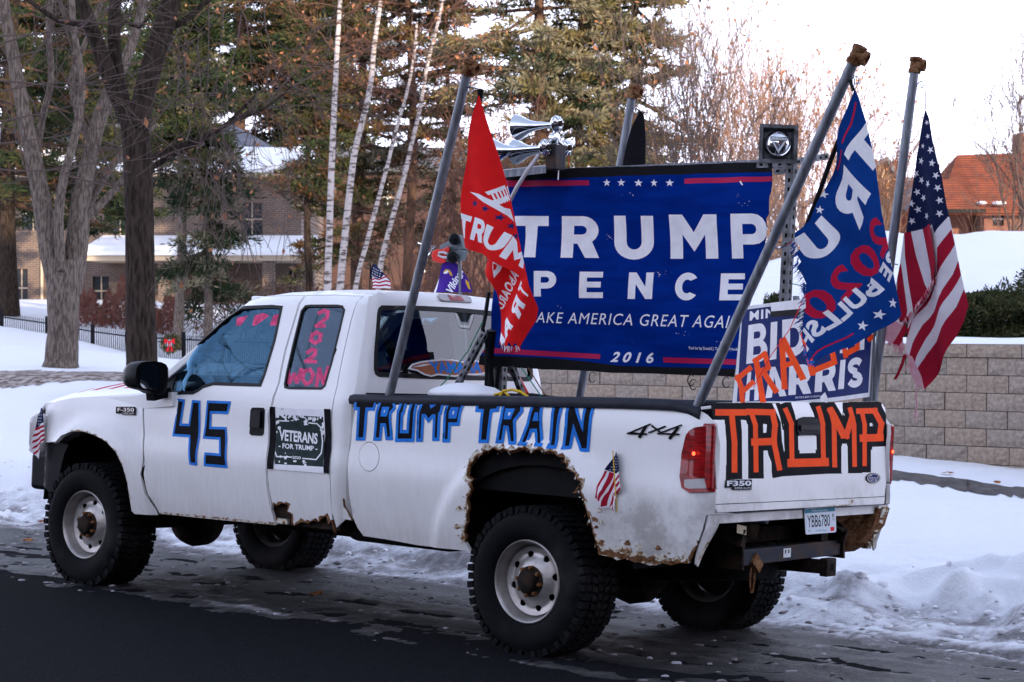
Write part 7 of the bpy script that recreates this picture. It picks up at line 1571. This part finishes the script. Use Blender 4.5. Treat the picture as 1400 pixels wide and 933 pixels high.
# pines
def pine(px, d, label, H=13, z0=3.0, R=2.6, trunk_w=16, mats=('needle_dark', 'needle_green'), weights=(.5, .5), seed=1, dens=1.0, size=.13, limbs=.40, lean=0, cl=.30, droop=.15, group='pines and spruces behind the lawn', crown='taper', gap=.15, brown=None, bark='bark_pine'):
    x = wx(px, d); y = d; g = gz(x, y); t = tree_empty('pine_tree', (x, y, g), label, 'pine tree', group); rb = random.Random(seed); rn = np.random.default_rng(seed)
    n = 12; tw = trunk_w/2*d/FPX; b = MB(); ax = lambda h: np.array([lean*h+.12*math.sin(h*.5+seed), .1*math.cos(h*.6+seed), h])
    b.tube([ax(H*i/n) for i in range(n+1)], [tw*(1.1-.85*i/n) for i in range(n+1)], 10); smoothang(b.build('trunk', bark, t), 80)
    segs = []; C = []; MI = []; N = []; h = z0
    while h < H:
        f = (h-z0)/(H-z0); r = R*((1-f)**.7*.95+.12 if crown == 'taper' else (.55+.6*math.sin(PI*min(1, f*1.1))))
        for _ in range(4 if rb.random() > gap else 2):
            a = rb.uniform(0, 2*PI); L = r*rb.uniform(.55, 1.15); p = ax(h); dv = np.array([math.cos(a), math.sin(a), -droop+rb.uniform(-.32, .32)]); q = p; k = max(3, int(L/.45)); rr_ = .05+.012*L
            for i in range(k):
                dv = dv+np.array([rb.gauss(0, .12), rb.gauss(0, .12), rb.gauss(.03, .06)]); dv /= np.linalg.norm(dv); q2 = q+dv*L/k; segs.append((q, q2, rr_*(1-i/k*.8), rr_*(1-(i+1)/k*.8))); q = q2
                if (i+1)/k > .25:
                    for _c in range(2 if rb.random() < .7 else 3):
                        side = np.array([-dv[1], dv[0], 0])*rb.uniform(-.7, .7)*(1-.4*i/k); c = q+side+np.array([0, 0, rb.uniform(-.18, .12)]); m_ = rb.choices(range(len(mats)), weights)[0]; cnt = int(rb.randint(40, 90)*dens)
                        s = cl*rb.uniform(.6, 1.2); pts = rn.normal(size=(cnt, 3))*np.array([s, s, s*.42])*.62+c; pts[:, 2] -= (np.linalg.norm(pts[:, :2]-c[:2], axis=1)**2)*.35; C.append(pts); MI += [m_]*cnt; N.append(np.repeat([[side[0]+dv[0], side[1]+dv[1], .25]], cnt, 0))
        h += limbs*rb.uniform(.7, 1.3)
    tubes_mesh('limbs', segs, 'bark_pine', t, 5); C = np.vstack(C); o = leaves_mesh('needles', C, size*1.25, list(mats), t, seed, 4.5, 0, 1.0, None, np.vstack(N)*.9, np.array(MI)); o.name = 'crown'; return t
pine(14, 58, 'dark pine at the far left edge behind the pale tree', 15, 3.4, 3.0, 26, ('needle_dark', 'needle_green', 'needle_brown'), (.6, .3, .1), 3, .9, .15, bark='bark_dark')
pine(110, 66, 'dark pine behind the pale forked tree, left of the dark trunk', 17, 3.6, 2.6, 18, ('needle_dark', 'needle_green'), (.6, .4), 4, .9, .15)
pine(222, 96, 'tall pine behind the house, right of the dark near trunk', 26, 9.5, 2.8, 20, ('needle_dark', 'needle_green', 'needle_brown'), (.5, .35, .15), 5, .9, .15)
pine(243, 50, 'slim grey trunked spruce in front of the porch, left of its twin', 14, 5.2, 1.4, 13, ('needle_dark', 'needle_green'), (.6, .4), 6, .8, .13, droop=.4, bark='bark_grey')
pine(279, 50.5, 'drooping dark spruce in front of the porch, low branches to the left', 14, 1.9, 1.35, 12, ('needle_dark', 'needle_blue'), (.8, .2), 7, .9, .13, droop=.55, crown='taper', bark='bark_grey')
pine(328, 97, 'tall dark pine rising behind the tan brick house', 28, 12.5, 5.0, 20, ('needle_dark', 'needle_green', 'needle_brown'), (.5, .35, .15), 8, .8, .15, gap=.3)
pine(425, 60, 'low bushy pine left of the first birch stem', 15, 4.2, 1.3, 10, ('needle_dark', 'needle_green', 'needle_brown'), (.45, .35, .2), 9, .7, .14, gap=.3, bark='bark_dark')
pine(492, 66, 'bluish green spruce behind the birch stems', 18, 2.6, 2.6, 16, ('needle_green', 'needle_blue', 'needle_brown'), (.5, .3, .2), 10, .8, .15, gap=.25)
pine(560, 62, 'pine with brown needle clumps above the birch tops', 18, 6.4, 3.2, 14, ('needle_green', 'needle_brown', 'needle_gold'), (.4, .35, .25), 11, .7, .15, gap=.35)
pine(615, 70, 'pine with rusty brown crown right of the birches', 12, 3.2, 2.4, 12, ('needle_brown', 'needle_gold', 'needle_green'), (.5, .3, .2), 12, .55, .14, gap=.5)
pine(742, 58, 'big golden spruce with thick trunk behind the air horns', 19, 4.9, 2.9, 20, ('needle_blue', 'needle_gold', 'needle_dark'), (.5, .35, .15), 13, 1.05, .15, limbs=.42, droop=.25, gap=.15)
pine(797, 60, 'second golden spruce right behind the big one', 19, 4.6, 2.3, 16, ('needle_blue', 'needle_gold', 'needle_green'), (.45, .4, .15), 14, .9, .15, droop=.25)
pine(862, 61, 'olive gold spruce behind the black flag', 19, 4.8, 2.5, 14, ('needle_gold', 'needle_green', 'needle_dark'), (.5, .35, .15), 16, .9, .15, gap=.3)
for px_, d, lb_, H, z0, R_, sd_ in ((40, 98, 'dark pine behind the left end of the tan brick house', 24, 5, 4.6, 41), (130, 96, 'dark pine behind the middle of the tan brick house', 26, 6, 4.6, 42), (282, 101, 'tall dark pine behind the right half of the tan brick house', 27, 8, 4.8, 43), (388, 99, 'tall dark pine behind the right end of the tan brick house', 27, 8, 4.4, 44), (455, 98, 'dark pine between the two brick houses', 24, 4, 3.8, 45)):
    pine(px_, d, lb_, H, z0, R_, 18, ('needle_dark', 'needle_green', 'needle_brown'), (.55, .25, .2), sd_, .5, .24, cl=.5, limbs=.55, gap=.1, bark='bark_dark')
# birches
bir = [([(448, 396), (450, 330), (453, 240), (456, 170), (459, 107), (462, 50), (465, 0), (466, -40)], 12, 'leftmost birch stem behind the cab roof'), ([(465, 396), (474, 300), (484, 214), (492, 180), (506, 120), (512, 60), (519, 13), (524, -40)], 12, 'second birch stem from the left, leaning right'),
       ([(486, 396), (502, 330), (519, 266), (530, 225), (540, 184), (557, 124), (566, 77), (570, 30)], 8, 'third birch stem, thin and leaning right'), ([(518, 385), (528, 330), (553, 240), (562, 200), (574, 150), (585, 86), (600, 26), (610, -30)], 9, 'rightmost thin birch stem left of the front flagpole')]
for k, (pp_, w0, lb_) in enumerate(bir):
    D = 44+k*.7; P = T30(pp_, D); base = np.array([P[0][0]-(P[1][0]-P[0][0])*.6, P[0][1], 0]); base[2] = gz(base[0], base[1]); t = tree_empty('birch_tree', base, lb_, 'birch tree', 'birches behind the cab'); P = [base]+P; R_ = [rad(w0*.92*(1-.07*i), D) for i in range(len(P))]
    limb_mesh('trunk', [(P, R_)], 'birch', t, t.location, 10, .05, k); segs = []; tips = []; rb = random.Random(40+k)
    for _ in range(12):
        i = rb.randrange(2, len(P)-1); q = P[i]+(P[min(i+1, len(P)-1)]-P[i])*rb.random(); branch(segs, tips, q, (rb.choice((-1, 1))*rb.uniform(.4, 1), rb.uniform(-.6, .6), rb.uniform(.1, .8)), rb.uniform(.8, 1.7), .012, 2, rb, .5, .05, .0045, .16, (3, 5), .68, None, .12)
    tubes_mesh('twigs', segs, 'twig_red', t, 4, t.location)['kind'] = 'stuff'; C = np.array([tips[i][0] for i in range(0, len(tips), 2)]); leaves_mesh('dry_leaves', C, .10, 'leaf_dry', t, k, 1.8, .5, loc=t.location)['kind'] = 'stuff'
# bare shrubs and small trees
def shrub(px, d, top, label, n=7, seed=1, m='twig_pale', r=.03, spread=.45, name='bare_shrub', cat='shrub', group='bare shrubs behind the banner', levels=3, wide=.35, leaves=0, kids=(2, 4), minr=.007):
    x = wx(px, d); g = gz(x, d); H = wz(top, d)-g; t = empty(name, (x, d, g), 0, label, cat, group); segs = []; tips = []; rb = random.Random(seed)
    for _ in range(n): a = rb.uniform(0, 2*PI); branch(segs, tips, (.15*math.cos(a), .15*math.sin(a), 0), (wide*math.cos(a)*rb.random(), wide*math.sin(a)*rb.random(), 1), H*.52*rb.uniform(.75, 1.1), r, levels, rb, spread, .22, minr, .09, kids, .60)
    tubes_mesh('branches', segs, m, t, 4)['kind'] = 'stuff'
    if leaves: C = np.array([tips[i][0] for i in range(0, len(tips), leaves)]); leaves_mesh('dry_leaves', C, .12, 'leaf_dry', t, seed, 1.8, .5)['kind'] = 'stuff'
    return t
for k, (px_, d, top, n, m, lb_) in enumerate(((905, 46, 30, 6, 'twig', 'tall thin grey saplings in front of the olive spruce'), (952, 50, 60, 6, 'twig', 'grey upright shrub just right of the spruces'), (1000, 52, 75, 7, 'twig_pale', 'pale brown bare tree above the right half of the banner'), (1052, 54, 60, 7, 'twig_pale', 'tallest pale brown bare tree behind the siren speaker'), (1105, 53, 110, 7, 'twig_pale', 'pale brown bare shrub behind the long slanting pole'), (1150, 55, 130, 6, 'twig_red', 'reddish bare shrub behind the dark blue flag'), (1188, 57, 175, 5, 'twig_red', 'low reddish shrub left of the stone house'), (1075, 44, 250, 8, 'twig_pale', 'low tangled shrub beside the perforated post'))):
    shrub(px_, d, top-25, lb_, n+3, 60+k, m, .05, .5, leaves=6, levels=4, minr=.0055, wide=.55, kids=(2, 3))
for k, (px_, d, top, n, lb_) in enumerate(((640, 50, 190, 6, 'reddish bare shrub between the front flagpole and the red flag'), (690, 52, 120, 6, 'reddish bare shrub behind the chrome horns'), (575, 54, 285, 7, 'brown tangled shrub right of the birches'), (725, 50, 170, 6, 'bare shrub behind the left end of the banner'), (610, 46, 290, 8, 'low brown shrub above the cab roof'))):
    shrub(px_, d, top, lb_, n, 80+k, 'twig_red', .03, .5, group='bare shrubs behind the cab', leaves=6)
shrub(1392, 62, 85, 'bare tree above the red tiled roof at the right edge', 5, 99, 'twig', .07, .6, 'bare_tree', 'tree', 'bare trees on the hill', 4, .3, 0)
shrub(1440, 60, 60, 'bare tree just outside the right edge above the tiled house', 5, 98, 'twig', .07, .6, 'bare_tree', 'tree', 'bare trees on the hill', 4, .3, 0)
shrub(1385, 46, 235, 'thin twiggy shrub in front of the tiled house', 5, 97, 'twig_red', .02, .5, 'bare_shrub', 'shrub', 'bare trees on the hill', 2, .5, 0, minr=.005)
for k, (x_, y_) in enumerate(((-15, 9.5), (-20, 13.0), (-12, 5.0), (-27, 9))):
    t = empty('bare_tree', (x_, y_, gz(x_, y_)), 0, ['nearest bare street tree across the road, outside the left edge', 'second bare street tree across the road, outside the left edge', 'bare street tree nearest the camera, outside the left edge', 'farthest bare street tree across the road, outside the left edge'][k], 'tree', 'street trees across the road'); rb = random.Random(300+k); segs = []; tips = []
    b = MB(); b.tube([(0, 0, -.1), (.02, 0, 1.2), (0, .05, 2.4)], [.26, .20, .18], 12); b.build('trunk', 'bark_dark', t)
    for _ in range(6): branch(segs, tips, (0, .05, rb.uniform(1.6, 2.4)), (rb.uniform(-.8, .8), rb.uniform(-.8, .8), .8), rb.uniform(2.6, 4), .10, 4, rb, .6, .12, .006, .15, (2, 3), .66)
    tubes_mesh('branches', segs, 'bark_dark', t, 4)['kind'] = 'stuff'
# far wood beyond the houses
rn = np.random.default_rng(3); C = []
for _ in range(260):
    x = rn.uniform(-75, 75); c = np.array([x, 130+rn.uniform(-8, 8), 2+rn.uniform(0, 7)*(1.0 if x < 8 else .35)]); C.append(rn.normal(size=(45, 3))*np.array([1.8, 1.5, 1.5])+c)
o = leaves_mesh('distant_trees', np.vstack(C), .8, ['twig', 'twig_red', 'needle_green'], None, 2, 7, 0, 1.0, None, np.repeat([[0, 0, 1.2]], 260*45, 0)); tag(o, 'hazy brown line of bare woodland far beyond the houses', kind='stuff')
# ---- hedge and shrubs on the terrace
def hedge(s0, s1, d0, d1, h0, h1, label, seed, n=16000, name='yew_hedge'):
    r = np.random.default_rng(seed); s = r.uniform(s0, s1, n); d = r.uniform(d0, d1, n); u = r.random(n)
    top = (h0+(h1-h0)*(.5+.5*np.sin(s*3.1+seed)*.5+.5*(fbm(s*1.4, d*1.4, 3, seed)-.3)))
    sh = r.random(n) < .45; u = np.where(sh, 1-.12*r.random(n), u); d = np.where(~sh, d0+(d-d0)*.35, d); bulge = .18*np.sin(s*4.2+u*5)*np.sin(u*3)
    X = P0[0]+WD[0]*s+WN[0]*(d-bulge*(~sh)); Yy = P0[1]+WD[1]*s+WN[1]*(d-bulge*(~sh)); z0_ = ground(X, Yy)[0]; C = np.stack([X, Yy, z0_+top*u], 1)
    c0 = np.array([P0[0]+WD[0]*(s0+s1)/2+WN[0]*d0, P0[1]+WD[1]*(s0+s1)/2+WN[1]*d0]); t = empty(name, (c0[0], c0[1], gz(*c0)), 0, label, 'hedge', 'hedges on the terrace')
    leaves_mesh('foliage', C, .06, ['hedge', 'needle_green', 'hedge'], t, seed, 2.4, -.3, 1, t.location)
    segs = []; rb = random.Random(seed)
    for _ in range(30):
        q = C[rb.randrange(n)]; z = gz(q[0], q[1]); segs.append((np.array([q[0]+rb.uniform(-.1, .1), q[1]+.1, z]), q, .012, .004))
    tubes_mesh('stems', segs, 'twig', t, 4, t.location); return t
hedge(-4.2, .15, 1.0, 2.1, .34, .56, 'clipped dark yew hedge behind the striped flag, on top of the wall', 3, 60000)
hedge(.25, 3.6, 1.1, 2.2, .34, .54, 'dark yew hedge behind the slanting pole and election sign', 4, 45000)
def tuft(s, d, r, h, label, seed, n=1500):
    rn = np.random.default_rng(seed); x, y = P0[0]+WD[0]*s+WN[0]*d, P0[1]+WD[1]*s+WN[1]*d; t = empty('yew_bush', (x, y, gz(x, y)), 0, label, 'bush', 'small bushes poking through the snow'); v = rn.normal(size=(n, 3)); v /= np.linalg.norm(v, axis=1)[:, None]; v *= (.5+.5*rn.random(n))[:, None]**.5; v[:, 2] = np.abs(v[:, 2]); k = 1+.3*np.sin(v[:, [0]]*7+seed)*np.cos(v[:, [1]]*6)
    leaves_mesh('foliage', v*k*np.array([r, r*.8, h]), .05, ['hedge', 'needle_green'], t, seed, 2.6, -.3); tubes_mesh('stems', [((0, 0, 0), (.1, 0, h*.7), .01, .004), ((0, 0, 0), (-.1, .05, h*.7), .01, .004)], 'twig', t, 4); return t
for k, (px_, d, r, h, lb_) in enumerate(((1345, 2.9, .26, .34, 'yew tuft poking from the snow right of the striped flag'), (1372, 3.1, .34, .42, 'round yew bush above the hedge, middle of the snow bank'), (1398, 3.0, .26, .34, 'yew bush at the right edge above the hedge'), (1420, 4.8, .3, .34, 'yew bush beyond the right edge of the terrace'), (1318, 3.0, .14, .24, 'small yew sprig half buried beside the striped flag'), (1062, 3.6, .2, .25, 'yew sprig behind the perforated post'))):
    best = min(np.arange(-4, 6, .05), key=lambda s: abs(pxs(s, d)-px_)) if False else None
    # solve the wall coordinate whose view bearing matches
    ss_ = np.arange(-5, 7, .05); X = P0[0]+WD[0]*ss_+WN[0]*d; Yy = P0[1]+WD[1]*ss_+WN[1]*d; s = float(ss_[np.argmin(abs(700+FPX*X/Yy-px_))]); tuft(s, d, r, h, lb_, 70+k)
# brown dead shrubbery behind the fence
rn = np.random.default_rng(12); n = 9000; px_ = rn.uniform(96, 250, n); d_ = rn.uniform(54, 60, n); X = (px_-700)/FPX*d_; z_ = ground(X, d_)[0]; top = 1.0+.35*np.sin(px_*.08)+.2*np.sin(px_*.31)
t = empty('brown_hedge', (float(X.mean()), 57, float(z_.mean())), 0, 'leafless reddish brown hedge behind the iron fence', 'hedge'); leaves_mesh('twigs', np.stack([X, d_, z_+top*rn.random(n)], 1), .22, ['brush', 'brush', 'twig_red'], t, 5, 9, 0, .8, t.location, np.repeat([[0, 0, 1.]], n, 0))['kind'] = 'stuff'
# ---- iron fence with wreath
M['iron'] = mat('black_iron', (.010, .010, .013), .6)
FP = [onW(-60, 452, 1, 52), onW(0, 455, 1, 51), onW(60, 463, 1, 50), onW(120, 472, 1, 49), onW(180, 487, 1, 48), onW(240, 503, 1, 47), onW(330, 512, 1, 47), onW(430, 515, 1, 47)]; FT = [424, 428, 436, 447, 455, 458, 462, 464]; TPX = (-60, 0, 60, 120, 180, 240, 330, 430)
fe = empty('iron_fence', (FP[2][0], FP[2][1], gz(FP[2][0], FP[2][1])), 0, 'long black iron picket fence crossing the lawn on the left', 'fence'); l = np.array(fe.location); segs = []; n = 190; prv = None; rails = []
for i in range(n):
    px_ = -60+490*i/(n-1); Yd = float(np.interp(px_, TPX, [p[1] for p in FP])); x = wx(px_, Yd); zt = wz(float(np.interp(px_, TPX, FT)), Yd); zb = gz(x, Yd)-.1; zb = min(zb, zt-.75); segs.append((np.array([x, Yd, zb]), np.array([x, Yd, zt]), .012, .009)); rails.append((x, Yd, zt))
tubes_mesh('pickets', segs, 'iron', fe, 4, l)['kind'] = 'stuff'
for dz in (-.10, -.62):
    b = MB(); b.tube([np.array((x, y+.01, z+dz))-l for x, y, z in rails[::6]], .018, 5); b.build('rail', 'iron', fe)
for i in range(0, n, 24): x, y, z = rails[i]; b = MB(); b.box(np.array((x-.04, y-.04, z-1.3))-l, np.array((x+.04, y+.04, z+.08))-l); b.build('post', 'iron', fe)
Yw = 46.6; c = np.array([wx(233, Yw), Yw, wz(470, Yw)]); wr_ = empty('wreath', tuple(c), 0, 'green wreath with a red bow hanging on the iron fence', 'wreath'); a = rn.uniform(0, 2*PI, 900); C = np.stack([.17*np.cos(a), rn.normal(size=900)*.03, .17*np.sin(a)], 1)+rn.normal(size=(900, 3))*.035; leaves_mesh('greenery', C, .07, ['needle_green', 'needle_gold'], wr_, 3, 3)
b = MB()
for s in (-1, 1): b.add([(0, -.08, .04), (s*.11, -.12, .13), (s*.13, -.12, -.0)], [(0, 1, 2)]); b.add([(0, -.08, .03), (s*.09, -.1, -.17), (s*.03, -.1, -.18)], [(0, 1, 2)])
b.add([(-.03, -.13, .06), (.03, -.13, .06), (.03, -.13, 0), (-.03, -.13, 0)], [(0, 1, 2, 3)]); solid(b.build('bow', 'redpart', wr_), .02)
# brush mounds on the lawn edge behind the truck cab
rn = np.random.default_rng(30); n = 7000; px_ = rn.uniform(250, 760, n); d_ = rn.uniform(52, 62, n); X = (px_-700)/FPX*d_; z_ = ground(X, d_)[0]; t = empty('brown_thicket', (float(X.mean()), 57, float(z_.mean())), 0, 'low brown thicket behind the cab roof in front of the brick house', 'thicket'); leaves_mesh('twigs', np.stack([X, d_, z_+1.5*rn.random(n)], 1), .3, ['twig_red', 'twig', 'needle_brown'], t, 6, 10, 0, .9, t.location, np.repeat([[0, 0, .8]], n, 0))['kind'] = 'stuff'
# ---- loose pieces that sit in one mesh become parts of their own
def islands(me):
    n = len(me.vertices); E_ = np.empty(len(me.edges)*2, int); me.edges.foreach_get('vertices', E_); E_ = E_.reshape(-1, 2); lab = np.arange(n)
    while True:
        m = np.minimum(lab[E_[:, 0]], lab[E_[:, 1]]); l2 = lab.copy(); np.minimum.at(l2, E_[:, 0], m); np.minimum.at(l2, E_[:, 1], m); l2 = l2[l2]
        if (l2 == lab).all(): return lab
        lab = l2
SPLIT = {'bed_floor', 'bracket', 'bumper_bracket', 'cord_loop', 'dashboard', 'driveshaft', 'emblem_triangle', 'fender_top', 'front_seat', 'fuel_tank', 'headrest', 'hitch_bracket', 'leaf_springs', 'lens_end', 'pillar_trim', 'receiver', 'roof_gutter', 'sign_stake', 'steering_wheel', 'tailgate_pillar', 'torn_strip', 'tow_loop', 'windscreen_frame', 'wire_bundle', 'wire_twist', 'side_wall', 'cab_side', 'axle', 'strap'}
def stem_(n): return n[:-4] if len(n) > 4 and n[-4] == '.' and n[-3:].isdigit() else n
for o in list(COL.objects):
    if o.type != 'MESH': continue
    st = stem_(o.name)
    if st in ('limbs', 'stems', 'foliage', 'greenery'): o['kind'] = 'stuff'; continue
    if st in SPLIT or (st == 'frame_rail' and o.parent == truck):
        me = o.data; lab = islands(me); ids = np.unique(lab)
        if len(ids) < 2: continue
        polys = [tuple(p.vertices) for p in me.polygons]; mis = [p.material_index for p in me.polygons]; sm = [p.use_smooth for p in me.polygons]; co = [tuple(v.co) for v in me.vertices]
        for k in ids:
            vs = np.nonzero(lab == k)[0]; mp_i = {int(v): i for i, v in enumerate(vs)}; fs_ = [i for i, p in enumerate(polys) if lab[p[0]] == k]
            m2 = bpy.data.meshes.new(st); m2.from_pydata([co[v] for v in vs], [], [[mp_i[v] for v in polys[i]] for i in fs_])
            for mm in me.materials: m2.materials.append(mm)
            m2.polygons.foreach_set('material_index', [mis[i] for i in fs_]); m2.polygons.foreach_set('use_smooth', [sm[i] for i in fs_]); m2.update()
            if k == ids[0]: o.data = m2
            else: c = o.copy(); c.data = m2; COL.objects.link(c)
